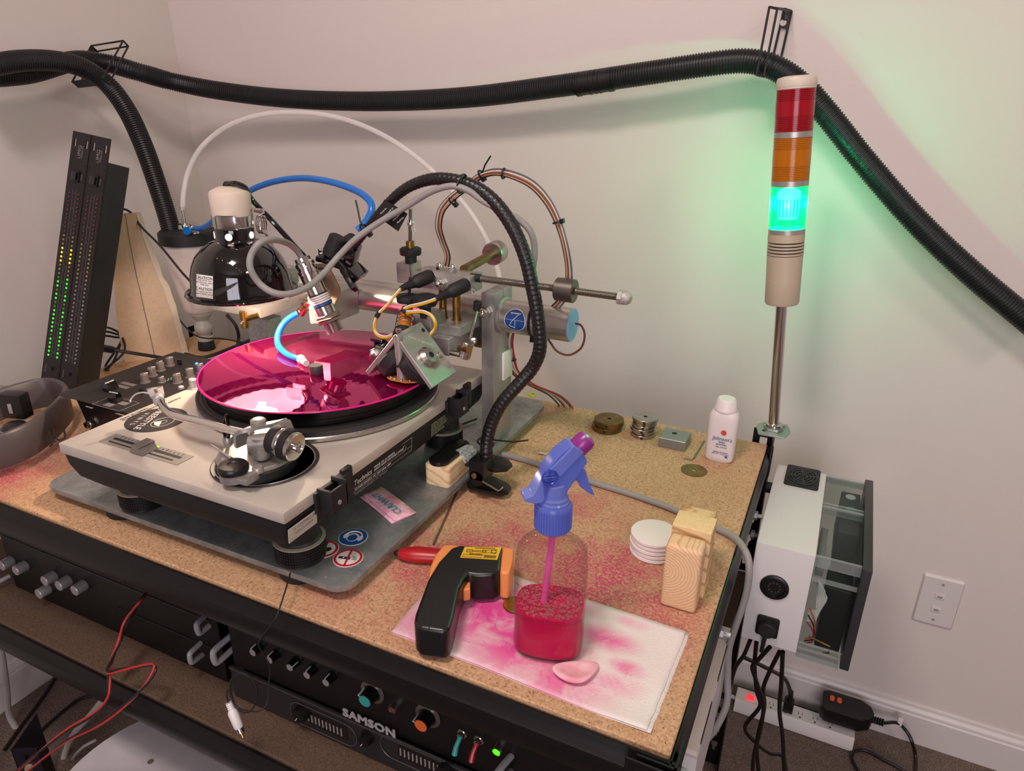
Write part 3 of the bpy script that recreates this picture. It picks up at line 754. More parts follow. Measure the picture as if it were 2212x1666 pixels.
# ================================================================== CUTTING LATHE
lathe = thing('cutting_lathe', (-.68, .90, PZ), 'aluminium disc-cutting lathe rig with steel tube bridging the turntable', 'machine')
XP0, XP1, YP0, YP1, ZPT = -.4635, -.4425, .874, .934, 1.004
g = G(); g.box(XP0, XP1, YP0, YP0 + .031, PZ, ZPT, .0008, seg=1); g.box(XP0, XP1, YP0 + .0322, YP1, PZ, ZPT, .0008, seg=1); g.box(XP0 + .0004, XP1 - .0004, YP0 + .01, YP1 - .002, PZ, ZPT - .045)
obj('upright', g, alu_m, lathe, 'split aluminium upright')
obj('cap_nut', capnut(G(), (XP0 + .008, YP0, .963 + .014), (0, -1, 0), .0085), steel_m, lathe)
YT = .904; ZTB = .9655; RT = .0245
g = G(); g.cyl((-.925, YT, ZTB), (-.333, YT, ZTB), RT, n=56, bev=.0006)
obj('main_tube', g, mat('worn_steel_tube', 'c4bfb8', .26, .8, var='a8a29a', vscale=18), lathe, 'thick steel tube')
ec = obj('end_cap', G().lathe([(.0232, 0), (.0232, .0015), (.0, .0018)], frame((-.3335, YT, ZTB), (1, 0, 0)), 40), mat('pale_blue_cap', '6fa0cf', .4), lathe, 'pale blue end cap')
obj('tube_collar', G().lathe([(.0, 0), (.027, 0), (.0275, .001), (.0275, .004), (.0255, .005)], frame((XP1, YT, ZTB), (1, 0, 0)), 40), alu_m, lathe)
# blue balance sticker wrapped on the tube front
def ontube(u, a, h=.0004):      # u along x, a angle from the camera-facing side
    return V((u, YT - (RT + h) * math.cos(a), ZTB + (RT + h) * math.sin(a)))
sx0 = P(1112, 678, Y=YT - RT).x
def tubepatch(r, h, n=28, m_=8, tri=False):
    g = G(); t = bmesh.new(); c = t.verts.new(ontube(sx0, .12, h)); prev = None; rings = []
    for j in range(1, m_ + 1):
        rings.append([t.verts.new(ontube(sx0 + r * j / m_ * math.cos(2 * PI * k / n) * (1 - .10 * math.sin(2 * PI * k / n)), .12 + r / RT * j / m_ * math.sin(2 * PI * k / n), h)) for k in range(n)])
    for k in range(n): t.faces.new((c, rings[0][k], rings[0][(k + 1) % n]))
    for a, b in zip(rings, rings[1:]):
        for k in range(n): t.faces.new((a[k], b[k], b[(k + 1) % n], a[(k + 1) % n]))
    bmesh.ops.recalc_face_normals(t, faces=t.faces)
    g._add(t); return g
st = thing('blue_sticker', (sx0, YT - RT, ZTB), 'rounded blue sticker with a white triangle-on-ceiling pictogram on the steel tube', 'sticker')
obj('border', tubepatch(.0168, .0003), white_s, st); obj('field', tubepatch(.0158, .0006), mat('sticker_navy', '1d4282', .35), st)
g = G()
def tl(pts, w): g.tube([ontube(sx0 + x, .12 + y / RT, .0011) for x, y in pts], w, 4)
tl([(-.0075, .0095), (.0085, .0095)], .0007)
for k in range(9): tl([(-.007 + k * .0018, .0085), (-.006 + k * .0018, .0108)], .00035)
tl([(-.0148, .0), (.0148, .0)], .00022); tl([(.0055, .0085), (-.0035, -.001), (-.0085, -.0085), (.0, -.0118), (.001, -.001)], .0005)
obj('pictogram', g, white_s, st)
# strap round the tube
g = G(); xs = P(1142, 680, Y=YT - RT).x
g.tube([ontube(xs, 2 * PI * k / 40, .0005) for k in range(40)], .0022, 6, close=True)
z1 = ontube(xs + .002, -1.35, .003); g.box(z1.x - .006, z1.x + .007, z1.y - .005, z1.y + .004, z1.z - .005, z1.z + .003, .001)
solo('tube_strap', g, black_m, 'black cable tie round the steel tube beside the blue sticker', 'cable tie')
# left column with block
lx0 = P(534, 700, Y=.872).x; lx1 = P(579, 700, Y=.872).x
g = G(); g.box(lx0, lx1, .872, .905, PZ, .905, .0008, seg=1); obj('column', g, cast_m, lathe, 'grey textured column behind the record')
lb = P(564, 688, Y=.80)
g = G(); g.box(lx0 - .006, lb.x, .80, .932, lb.z, lb.z + .0155, .001); g.box(lx0 - .004, lb.x - .002, .868, .932, lb.z + .0155, ZTB + .018, .001); obj('clamp_block', g, alu_m, lathe)
bt = P(528, 690, Y=.80)
g = G(); g.cyl(bt + V((0, 0, -.0135)), bt + V((0, 0, .014)), .0068, n=24, bev=.001); g.cyl(bt, P(560, 681, Y=.80), .0045, n=16); tb_ = obj('brass_knob', g, brass_m, lathe, 'brass T-shaped knob')
obj('screw', G().lathe([(.0032, 0), (.0032, .002), (.0015, .0022), (.0013, .001)], frame(bt + V((.001, -.006, -.004)), (.2, -1, .1)), 14), steel_m, tb_)
# block carrying the suction hose
g = G(); bA = P(664, 650, Y=.80); bB = P(702, 700, Y=.80)
g.box(bA.x, bB.x + .004, .80, .88, P(680, 700, Y=.80).z, bA.z + .010, .001, seg=1); obj('hose_block', g, alu_m, lathe)
g = G(); g.box(bB.x - .014, bB.x - .004, .83, .87, P(726, 690, Y=.83).z, P(726, 640, Y=.83).z, .001); obj('black_block', g, matt_m, lathe, 'black block')
# carriage under the tube
ca = P(969, 770, Y=.80); cb = P(969, 733, Y=.80); cr = .80
g = G(); g.box(-.548, cb.x, .80, .925, ca.z, cb.z, .001, seg=1); obj('carriage', g, alu_m, lathe, 'aluminium carriage block under the tube')
cc_ = P(994, 718, Y=.815); cd = P(994, 708, Y=.815)
g = G(); g.box(-.545, cc_.x, .815, .895, cb.z, cd.z, .0008, seg=1); obj('carriage_plate', g, alu_m, lathe)
g = G(); p1_ = P(906, 672, Y=.812); g.box(p1_.x, P(944, 672, Y=.812).x, .795, .835, ca.z + .01, p1_.z, .0008, seg=1); obj('slide_block', g, alu_m, lathe)
hub = P(1068, 760, Y=.93)
g = G(); g.cyl((hub.x - .03, .93, .918), (hub.x + .012, .93, .918), .019, n=36, bev=.001); obj('brass_wheel', g, oldbrass_m, lathe)
# brass posts and head bar
zb = P(960, 640, Y=.845).z
for px_ in (958, 987):
    a = P(px_, 706 if px_ == 987 else 700, Y=.845); g = G(); g.cyl((a.x, .845, cd.z), (a.x, .845, zb + .014), .0058, n=24); g.lathe([(.0075, 0), (.0075, .002)], Matrix.Translation((a.x, .845, cd.z)), 24)
    obj('brass_post', g, brass_m, lathe)
hb0 = P(894, 580, Y=.826); hb1 = P(1015, 601, Y=.826); hbb = P(1015, 636, Y=.826)
g = G(); g.prism([(hb0.x, .826), (hb1.x, .826), (hb1.x, .862), (hb0.x + .004, .862), (hb0.x, .856)], hbb.z, hb1.z + .001, bev=.0008); hbar = obj('head_bar', g, alu_m, lathe, 'aluminium bar holding the sockets')
for px_, py_ in ((949, 569), (977, 573)): obj('cap_nut', capnut(G(), V((P(px_, py_ + 12, Y=.840).x, .842, hb1.z + .001)), (0, 0, 1), .0062), chrome_m, lathe)
obj('cap_nut', capnut(G(), V((P(954, 610, Y=.826).x, .826, P(954, 610, Y=.826).z)), (0, -1, 0), .0070), chrome_m, lathe)
# left standard with thumb nut
lb0 = P(870, 605, Y=.85); lb1 = P(898, 570, Y=.85)
g = G(); g.box(lb0.x, lb1.x, .835, .865, lb0.z, lb1.z + .002, .0008, seg=1); obj('small_block', g, alu2_m, lathe)
sx_ = (lb0.x + lb1.x) / 2 + .001
def zat(py_, Y): return P(892, py_, Y=Y).z
z0 = lb1.z + .002
g = G(); g.lathe([(.0085, z0), (.0085, z0 + .010), (.0150, z0 + .0105), (.0155, z0 + .012), (.0155, z0 + .019), (.014, z0 + .0205), (.006, z0 + .021)], Matrix.Translation((sx_ + .003, .85, 0)), 10); obj('thumb_nut', g, matt_m, lathe, 'black star thumb nut')
g = G(); g.lathe([(.0062, z0 + .020), (.0062, z0 + .030)], Matrix.Translation((sx_ + .003, .85, 0)), 20); obj('brass_bush', g, brass_m, lathe)
g = G(); g.cyl((sx_ + .003, .85, z0 + .030), (sx_ + .006, .85, z0 + .075), .0024, n=12)
for k in range(16): g.lathe([(.0022, 0), (.0031, .0007), (.0022, .0014)], Matrix.Translation((sx_ + .0032 + k * .0001, .85, z0 + .031 + k * .0018)), 12, cap=False)
obj('threaded_rod', g, thread_m, lathe)
g = G(); wz = z0 + .052; g.lathe([(.005, wz), (.0052, wz + .004), (.004, wz + .009)], Matrix.Translation((sx_ + .0055, .85, 0)), 14)
for s in (-1, 1): g.prism([(0, 0), (s * .004, 0), (s * .0075, .010), (s * .0058, .0145), (s * .003, .012), (0, .006)][::s], -.001, .001, M=frame((sx_ + .0055, .85, wz + .002), (0, -1, 0), (1, 0, 0)) @ Matrix.Diagonal((1, -1, 1, 1)))
obj('wing_nut', g, chrome_m, lathe)
# threaded rod with weight, running right
ra = P(1034, 601, Y=.845); rb = P(1338, 642, Y=.845)
g = G(); g.cyl(ra, rb, .0042, n=14)
n_ = int((rb - ra).length / .0022)
g.tube(resample([ra, rb], .0011), [(.0042 if k % 2 else .0050) for k in range(len(resample([ra, rb], .0011)))], 14)
obj('weight_rod', g, thread_m, lathe, 'threaded steel rod'); rd = (rb - ra).normalized()
obj('rod_sleeve', G().cyl(ra - rd * .012, ra + rd * .004, .0058, n=16), matt_m, lathe)
wc = P(1222, 627, Y=.845); g = G(); g.lathe([(.005, -.013), (.0145, -.013), (.0155, -.012), (.0155, .012), (.0145, .013), (.005, .013)], frame(wc, rd), 32); obj('sliding_weight', g, mat('weight_steel', '6f6862', .4, .9), lathe)
g = G(); hexnut(g, rb - rd * .002, rd, .0095, .007); g.lathe([(.0085, .005), (.0092, .008), (.0085, .013), (.006, .017), (0, .019)], frame(rb - rd * .002, rd), 20); obj('rod_cap_nut', g, cast_m, lathe)
# brass rod running back with a round knob
ba = P(1002, 583, Y=.862); bb_ = P(1066, 548, Y=.96); bd = (bb_ - ba).normalized()
obj('brass_rod', G().cyl(ba, bb_, .0068, n=20), oldbrass_m, lathe)
g = G(); g.lathe([(.008, -.012), (.0165, -.012), (.0175, -.010), (.0175, .010), (.0165, .012), (0, .012)], frame(bb_ + bd * .006, bd), 32); obj('round_knob', g, alu2_m, lathe)
# lift lever on the right
la = P(1028, 655, Y=.84); lb_ = P(1013, 742, Y=.80)
g = G(); g.cyl(P(1031, 668, Y=.84), lb_, .0022, n=12); g.cyl(P(1015, 735, Y=.80), lb_, .0055, .004, n=14); obj('lift_rod', g, steel_m, lathe)
obj('lever_boot', G().cyl(P(1033, 652, Y=.84), P(1029, 672, Y=.84), .0062, .005, n=16, bev=.001), rubber_m, lathe)
g = G(); pA = P(1012, 738, Y=.79); pB = P(1003, 772, Y=.79); g.cyl(pA, pB, .0082, n=24, bev=.0008); g.cyl(P(973, 762, Y=.79), P(1003, 766, Y=.79), .0035, .0052, n=16)
obj('lever_joint', g, alu2_m, lathe)
obj('brass_pin', G().cyl(P(993, 752, Y=.795), P(1013, 757, Y=.775), .0042, n=14), brass_m, lathe)
g = G(); g.lathe([(.004, 0), (.0045, .003), (.002, .0035), (.0018, .001)], frame(P(1024, 736, Y=.785), (.5, -1, .1)), 16); obj('grub_screw', g, steel_m, lathe)
# spring and dashpot beside the head
dp = P(872, 712, Y=.775); dq = P(880, 668, Y=.80)
g = G(); g.cyl(dp, dq, .0085, n=20); obj('amber_rubber', g, mat('amber_rubber', 'c9772a', .3, trans='e08a30', alpha=.8), lathe, 'amber damping sleeve')
dn = (dq - dp).normalized(); up_ = frame(dp, dn)
g = G(); g.tube([up_ @ V((.0125 * math.cos(a), .0125 * math.sin(a), .004 + .020 * a / (8 * PI))) for a in [k * PI / 10 for k in range(80)]], .0005, 5); obj('spring', g, thread_m, lathe)
g = G(); g.lathe([(.0145, -.012), (.0125, 0), (.004, .0)], up_, 8); obj('spring_nut', g, rubber_m, lathe)
dd = P(880, 645, Y=.80); g = G(); g.lathe([(.003, -.005), (.0145, -.0045), (.0152, -.003), (.0152, .003), (.0145, .0045), (.003, .005)], Matrix.Translation(dd), 32); g.cyl(dd + V((-.0005, 0, -.018)), dd + V((0, .01, .028)), .0022, n=10); obj('lock_disc', g, rubber_m, lathe)
kk = P(918, 650, Y=.80); g = G(); g.lathe([(.0075, -.024), (.008, -.008), (.0165, -.006), (.0175, .0), (.0165, .007), (.010, .009), (0, .0095)], Matrix.Translation(kk), 8); obj('large_knob', g, rubber_m, lathe, 'large black knob')
# ---- V-shaped cutting head
head = thing('record_cutter', (-.503, .745, .91), 'V-shaped aluminium cutter head with black coils poised over the record', 'cutter head')
HY0, HY1 = .716, .778
ri = V((-.505, 0, .981))
def hplate(s, w0, w1, yshift=0):
    d = V((s * .052, 0, -.061)); d.normalize(); n_ = V((s * .061, 0, .052)).normalized()
    M_ = Matrix(((d.x, 0, n_.x, ri.x), (0, 1, 0, 0), (d.z, 0, n_.z, ri.z), (0, 0, 0, 1)))
    return M_, d, n_
for s, ln, y1 in ((1, .084, HY1), (-1, .080, HY0 + .012)):
    M_, d, n_ = hplate(s, 0, 0)
    g = G(); g.box(0, ln, HY0, HY1 if s > 0 else HY1 - .02, -.0065, 0, .0008, M=M_, seg=1); p_ = obj('head_plate', g, alu_m, head, 'aluminium cheek plate')
    if s > 0:
        text('engraving', 'made in germany', .0062, M_ @ Matrix.Translation((.010, HY0 + .020, .0002)) @ Matrix.Rotation(.9, 4, 'Z'), mat('engraved_grey', 'b9b4ae', .5), head, .0001)
        ck = M_ @ Matrix.Translation((.047, HY0 + .026, 0))
        g = G(); g.lathe([(.0145, 0), (.0145, .004), (.0105, .0085), (.0035, .009), (.003, .005), (0, .005)], ck, 40); kn_ = obj('coil_knob', g, alu2_m, head, 'bright turned knob')
        obj('socket', G().lathe([(.0042, .0088), (.0042, .0096), (.0026, .0097), (.0022, .008)], ck, 20), matt_m, kn_)
        g = G(); g.lathe([(.0048, 0), (.0048, .0008), (.0024, .001), (.002, -.0005)], M_ @ Matrix.Translation((.052, HY0 + .052, 0)), 20); obj('screw', g, steel_m, head)
        g = G(); g.lathe([(.003, 0), (.003, .0008), (0, .0008)], M_ @ Matrix.Translation((.012, HY1 - .008, 0)), 14); obj('wire_hole', g, matt_m, head)
    g = G(); cmx = M_ @ Matrix.Translation((.044, HY0 + .027, -.0065)) @ Matrix.Rotation(PI, 4, 'X')
    g.lathe([(.029, 0), (.031, .002), (.031, .017), (.029, .0195), (.020, .024), (.0, .025)], cmx, 48); obj('coil', g, rubber_m, head, 'round black coil body')
g = G(); g.prism([(-.010, -.009), (0, 0), (.010, -.009), (.008, -.011), (0, -.004), (-.008, -.011)], 0, HY1 - HY0 - .02, M=frame((ri.x, HY0, ri.z + .0015), (0, -1, 0), (1, 0, 0)) @ Matrix.Translation((0, 0, -(HY1 - HY0 - .02))) @ Matrix.Diagonal((1, -1, 1, 1)))
g2 = G(); g2.lathe([(.004, 0), (.004, .004), (.002, .0045), (.0018, .002)], Matrix.Translation((ri.x, HY0 + .008, ri.z + .001)), 16); obj('ridge_screw', g2, steel_m, head); g.bm.free()
rt = V((-.503, HY0 + .004, .978)); rbm = V((-.501, HY0 + .004, .9185))
obj('support_rod', G().cyl(rbm, rt, .0060, n=24), alu_m, head)
obj('rod_tie', G().tube([V((rt.x + .0008, rt.y, .938)) + V((.0064 * math.cos(a), .0064 * math.sin(a), 0)) for a in [2 * PI * k / 20 for k in range(20)]], .0012, 6, close=True), black_m, head)
g = G(); g.prism([(-.021, -.004), (-.012, -.009), (.010, -.009), (.022, -.002), (.024, .006), (.010, .010), (-.010, .009), (-.020, .004)], .9172, .9188, M=Matrix.Translation((rbm.x, rbm.y, 0))); pcb = obj('terminal_board', g, mat('phenolic_brown', 'a5602c', .4), head, 'brown terminal board')
g = G()
for x, y in ((-.015, -.003), (-.007, -.006), (.004, -.007), (.014, -.002), (-.010, .005), (.008, .006), (.018, .003)): g.sphere((rbm.x + x, rbm.y + y, .9192), .0018, 10)
obj('solder_pads', g, steel_m, pcb)
g = G()
for k in range(3): g.tube(spline([V((rbm.x + .006 + k * .004, rbm.y + .004, .919)), V((rbm.x + .003, rbm.y + .012, .930)), V((rbm.x + .010 + k * .002, rbm.y + .010, .945))], 6), .0008, 6)
obj('head_wires', g, white_m, head)
g = G(); wx = P(795, 730, Y=.76); kx = P(815, 735, Y=.76)
g = G(); g.lathe([(.0075, -.010), (.0085, -.008), (.0085, .006), (.0045, .008), (.004, .016)], frame(P(822, 748, Y=.765), (-.5, -.6, -.3)), 12)
g.box(-.009, .009, -.002, .002, -.012, .010, .0015, M=frame(P(818, 738, Y=.765), (.2, -1, .5))); obj('stylus_knob', g, gloss_m, head, 'black star knob at the rear')
obj('stylus_mount', G().cyl(P(826, 742, Y=.77), P(850, 748, Y=.775), .0055, n=16), mat('copper', 'b5713a', .3, 1.0), head)
obj('small_dial', G().lathe([(.012, 0), (.012, .006), (.009, .010), (0, .0105)], frame(P(819, 767, Y=.75), (-.76, -.1, .6)), 28), alu2_m, head)
# connectors and yellow/white leads
for nm, a, b_, lab in (('L', (925, 598), (866, 624), 'left of the two black plugs on the aluminium head bar'), ('R', (1002, 617), (942, 646), 'right of the two black plugs on the aluminium head bar')):
    A_ = P(*a, Y=.824); B_ = P(*b_, Y=.785); d_ = (B_ - A_).normalized(); L_ = (B_ - A_).length
    cn = thing('plug', A_, lab, 'plug', 'audio plugs on the cutting lathe')
    Mf = frame(A_, d_)
    g = G(); g.lathe([(.0, -.004), (.0088, -.004), (.0096, -.002), (.0096, L_ * .42), (.0078, L_ * .5), (.0068, L_ * .55), (.0068, L_ * .6)], Mf, 28); obj('shell', g, matt_m, cn)
    pr = []; z = L_ * .56
    while z < L_: pr += [(.0068 - .0028 * (z / L_ - .56) / .44, z), (.0058 - .0026 * (z / L_ - .56) / .44, z + .0010)]; z += .0022
    pr += [(.0038, L_)]
    obj('strain_relief', G().lathe(pr, Mf, 20), rubber_m, cn)
    fl = frame(V((A_.x, .8255, A_.z)), (0, -1, 0), (1, 0, 0))
    g = G(); g.prism([(-.012, .010), (-.002, .013), (.006, .010), (.016, -.004), (.015, -.009), (.009, -.010), (-.010, .004)], 0, .0012, M=fl @ Matrix.Diagonal((1, 1, 1, 1))); obj('flange', g, steel_m, cn)
    obj('screw', G().lathe([(.0032, 0), (.003, .0015), (0, .002)], frame(V((A_.x + .013, .8245, A_.z - .006)), (0, -1, 0)), 12), chrome_m, cn)
leads = [('L', [(866, 624, .785), (852, 640, .78), (836, 660, .775), (816, 680, .77), (808, 705, .765), (815, 722, .765), (835, 728, .765), (860, 718, .766), (885, 712, .77)]),
         ('R', [(942, 646, .785), (915, 655, .78), (885, 662, .778), (873, 668, .776), (876, 674, .775), (895, 673, .775), (915, 673, .775), (932, 682, .775), (940, 698, .775), (938, 712, .775), (930, 722, .773)])]
yel = mat('yellow_wire', 'c99a14', .4)
for nm, pts in leads:
    w_ = spline([P(a, b, Y=c) for a, b, c in pts], 10)
    ld = thing('head_lead', w_[0], 'looping yellow and white lead from the %s black plug to the cutter head' % ('left' if nm == 'L' else 'right'), 'cable', 'yellow and white head leads')
    for k, (m_, off) in enumerate(((yel, V((0, -.001, -.0012))), (yel, V((.0008, .001, 0))), (white_m, V((0, -.0008, .0014))))):
        obj('wire', G().tube([p + off for p in w_], .0015 if m_ is yel else .0010, 7), m_, ld)
    i = len(w_) * 3 // 8; dd_ = (w_[i + 1] - w_[i]).normalized(); obj('wrap', G().cyl(w_[i] - dd_ * .004, w_[i] + dd_ * .004, .0034, n=12), rubber_m, ld)

# ================================================================== HEAT LAMP
LX, LY, LZ = -.765, .720, 1.003
lamp = thing('heat_lamp', (LX, LY, LZ), 'glossy black dome clamp lamp shining down on the record', 'lamp')
ML = Matrix.Translation((LX, LY, LZ))
dome = [(.0755, .001), (.0765, .003), (.0755, .005), (.0725, .0045), (.0695, .006), (.0680, .010), (.0672, .018), (.0658, .030), (.0625, .042), (.0565, .054), (.0475, .064), (.0370, .0715), (.0275, .0750), (.0262, .077), (.0262, .0915), (.0255, .093)]
g = G(); inner = [(r - .0012, z) for r, z in dome[::-1] if z > .004] + [(.0730, .0015)]
g.lathe(dome + inner, ML, 96, cap=False)
obj('shade', g, gloss_m, lamp, 'glossy black enamel dome')
g = G(); inner2 = [(r - .0022, z) for r, z in dome if .009 < z < .076]; g.lathe(inner2, ML, 64, cap=False); obj('reflector', g, mat('white_reflector', 'efe6dc', .35), lamp, 'white inside of the dome')
g = G(); g.lathe([(.012, .076), (.013, .068), (.022, .054), (.0255, .042), (.0235, .029), (.014, .020), (0, .018)], ML, 32)
obj('bulb', g, mat('lit_bulb', 'ffffff', .5, emit='ffd9b0', estr=24), lamp)
for k in range(5):
    a = math.radians(-62 + 72 * k); g = G(); g.lathe([(.0048, .0), (.0045, .0006), (0, .0007)], frame(V((LX + .0262 * math.cos(a), LY + .0262 * math.sin(a), LZ + .083)), (math.cos(a), math.sin(a), 0)), 20); obj('vent_glow_disc', g, mat('vent_glow', 'ffffff', .5, emit='ffd2c0', estr=3), lamp, 'glowing disc standing in for bulb light through a vent hole')  # self-lit discs imitate bulb light leaking out of the collar vents

g = G(); g.lathe([(.0250, .0925), (.0258, .094), (.0270, .137), (.0250, .1410), (.0160, .1455), (.006, .1475), (0, .1475)], ML, 48); obj('socket', g, mat('ceramic_beige', 'cbbbab', .5), lamp, 'beige ceramic socket')
g = G(); g.lathe([(.0262, .095), (.0272, .095), (.0276, .109), (.0266, .109)], ML, 60, cap=False, arc=2 * PI)
cl = obj('clamp_band', g, steel_m, lamp, 'steel clamp band')
g = G(); g.box(-.010, .018, -.0295, -.027, .093, .112, .003, M=ML @ Matrix.Rotation(.35, 4, 'Z')); obj('band_plate', g, steel_m, cl)
obj('cord_gland', G().lathe([(.0065, .147), (.007, .1495), (.004, .153)], ML, 20), rubber_m, lamp)
pts = [V((LX, LY, LZ + .150)), P(510, 397, Y=LY), P(530, 406, Y=LY + .01), P(545, 432, Y=.745), P(590, 480, Y=.76), P(640, 535, Y=.77), P(665, 562, Y=.79), P(690, 600, Y=.83), P(705, 640, Y=.90)]
obj('cord', G().tube(spline(pts, 8), .0036, 8), gloss_m, lamp, 'black power cord')
# spring clamp arm and wing nut on the far side of the socket
g = G(); wn = P(556, 478, Y=.745)
for k in range(3): g.tube([wn + V((.003 + k * .0035, .006 * math.cos(a), .012 * math.sin(a) - .004)) for a in [2 * PI * j / 24 for j in range(24)]], .0010, 6, close=True)
g.cyl(P(548, 454, Y=.735), P(570, 458, Y=.74), .0028, n=12); g.box(-.009, .009, -.0012, .0012, -.005, .005, .001, M=frame(P(556, 452, Y=.735), (0, -1, .2)))
g.tube(spline([P(562, 490, Y=.75), P(588, 530, Y=.79), P(614, 570, Y=.80), P(620, 600, Y=.80), P(612, 620, Y=.80)], 8), .0014, 6)
g.tube(spline([P(570, 495, Y=.76), P(605, 560, Y=.81), P(611, 590, Y=.81), P(603, 615, Y=.81)], 8), .0012, 6)
obj('spring_clip', g, chrome_m, lamp, 'chrome coil spring and wing nut')
jm = P(628, 605, Y=.79)
g = G(); g.box(-.030, .006, -.012, .012, -.006, .020, .003, M=Matrix.Translation(jm)); g.box(-.012, .016, -.014, .012, -.018, -.006, .003, M=Matrix.Translation(jm)); obj('clamp_jaw', g, cast_m, lamp, 'grey clamp jaw gripping the lathe bar')
# caution label wrapped on the dome
def ondome(px, py, h=.0005):
    r = RC.transposed() @ V(((px - 1106) / FPX, (py - 833) / FPX, 1)); r.normalize(); o = V((0, 0, CAMZ))
    t = 0.55
    while t < 1.2:
        p = o + r * t; q = V((p.x - LX, p.y - LY)); zz = p.z - LZ
        rr = None
        for (r0, z0_), (r1, z1_) in zip(dome[5:13], dome[6:14]):
            if z0_ <= zz <= z1_: rr = r0 + (r1 - r0) * (zz - z0_) / (z1_ - z0_)
        if rr and q.length <= rr + h: return p
        t += .0005
    return o + r * .8
g = G(); g.grid(8, 8, lambda u, v: ondome(424 + 36 * u + 0 * v, 592 + 49 * v + 5 * u)); cl_ = obj('caution_label', g, white_s, lamp, 'white CAUTION label')
def lwrite(s, u, v, size):
    me = None; cu = bpy.data.curves.new('t', 'FONT'); cu.body = s; cu.size = size; cu.align_x = 'CENTER'; cu.align_y = 'CENTER'; to = bpy.data.objects.new('t', cu); me = bpy.data.meshes.new_from_object(to)
    bpy.data.objects.remove(to)
    for vv in me.vertices:
        vv.co = ondome(424 + 36 * u + vv.co.x, 592 + 49 * v + 5 * u - vv.co.y + vv.co.x * .14, .0011)
    me.materials.clear(); o = link('lettering', me, dark_ink_m, lamp)
lwrite('CAUTION', .45, .13, 8.5); lwrite('Risk of fire. Use\n60 watt max. type A\nbulb only.', .5, .33, 4.6); lwrite('CAUTION', .5, .62, 8.5); lwrite('To reduce the risk of\nelectric shock, use only\nindoors.', .52, .83, 4.4)
sp = bpy.data.lights.new('lamp_light', 'POINT'); sp.energy = 3.4; sp.color = (1, .80, .62); sp.shadow_soft_size = .006
so = bpy.data.objects.new('lamp_light', sp); COL.objects.link(so); so.location = (LX, LY, LZ + .0115)

# ================================================================== DISTANCE SENSOR ON THE GOOSENECK
sens = thing('steel_sensor', (-.66, .75, .96), 'steel tube sensor on a bent metal bracket pointing at the record', 'sensor')
sa = P(652, 556, Y=.745); sb = P(724, 716, Y=.755); sd = (sb - sa).normalized(); SL = (sb - sa).length
Ms_ = frame(sa, sd) @ Matrix.Diagonal((1.4, 1.4, 1, 1))
def seg(a, b_, r, m_, nm, lab=None, par=sens): return obj(nm, G().lathe([(r - .0006, a), (r, a + .0006), (r, b_ - .0006), (r - .0006, b_)], Ms_, 32), m_, par, lab)
seg(.000 * SL, .07 * SL, .0078, steel_m, 'gland', None)
g = G(); g.lathe([(.0078, .05 * SL), (.0096, .07 * SL), (.0096, .11 * SL), (.0088, .12 * SL), (.0088, .15 * SL), (.0100, .155 * SL), (.0100, .20 * SL), (.009, .21 * SL)], Ms_, 32); obj('gland_nut', g, chrome_m, sens)
seg(.20 * SL, .48 * SL, .0096, steel_m, 'barrel', 'bright steel barrel')
seg(.48 * SL, .64 * SL, .0097, mat('sensor_label', '2a2c33', .4), 'label_band', 'dark printed band')
g = G()
for k in range(4):
    z = (.495 + .027 * k) * SL; g.lathe([(.0099, z), (.0099, z + .0022)], Ms_, 32, cap=False, arc=PI * 2)
obj('label_lines', g, white_s, sens); seg(.605 * SL, .635 * SL, .0099, blue_s, 'blue_band')
seg(.64 * SL, .76 * SL, .0096, steel_m, 'barrel')
for a in (.755, .815): 
    g = G(); g.lathe([(.0165, 0), (.0175, .0008), (.0175, .004), (.0165, .0048)], frame(sa + sd * (a * SL), sd), 6); obj('hex_nut', g, thread_m, sens)
g = G(); g.tube(resample([sa + sd * SL * .79, sa + sd * SL], .00045), [(.0120 if k % 2 else .0126) for k in range(len(resample([sa + sd * SL * .79, sa + sd * SL], .00045)))], 28); obj('threaded_nose', g, steel_m, sens)
brk = mat('zinc_bracket', 'b79f86', .35, .9)
n1 = sd
ux = V((1, 0, 0)); ux = (ux - sd * ux.dot(sd)).normalized(); uy = sd.cross(ux)
c0 = sa + sd * (.80 * SL)
g = G(); g.box(-.019, .020, -.017, .017, -.0008, .0008, .0003, M=Matrix.Translation(c0) @ frame((0, 0, 0), sd, ux), seg=1); obj('bracket_foot', g, brk, sens)
bq = [P(670, 571, Y=.775), P(708, 569, Y=.775), P(734, 622, Y=.775), P(736, 632, Y=.775), P(714, 678, Y=.762), P(690, 680, Y=.765), P(686, 640, Y=.775)]
g = G(); nn = V((0, 1, .0)); g.loft([[p + V((0, -.0008, 0)) for p in bq], [p + V((0, .0008, 0)) for p in bq]]); br = obj('bracket_plate', g, brk, sens, 'tan zinc plate with slots')
g = G()
def slot3(ax_, ay_, bx_, by_, w_): g.tube([P(ax_, ay_, Y=.7738), P((ax_ + bx_) / 2, (ay_ + by_) / 2, Y=.7738), P(bx_, by_, Y=.7738)], w_, 6)
slot3(683, 580, 700, 580, .0016); slot3(694, 604, 711, 602, .0015)
obj('slot', g, matt_m, br)
g = G(); slot3(697, 617, 717, 616, .0020); obj('slot_view', g, blue_s, br)
g = G(); hexnut(g, P(692, 592, Y=.772), (0, -1, .1), .0065, .005); g.sphere(P(692, 592, Y=.766), .0045, 12); obj('acorn_nut', g, chrome_m, br)

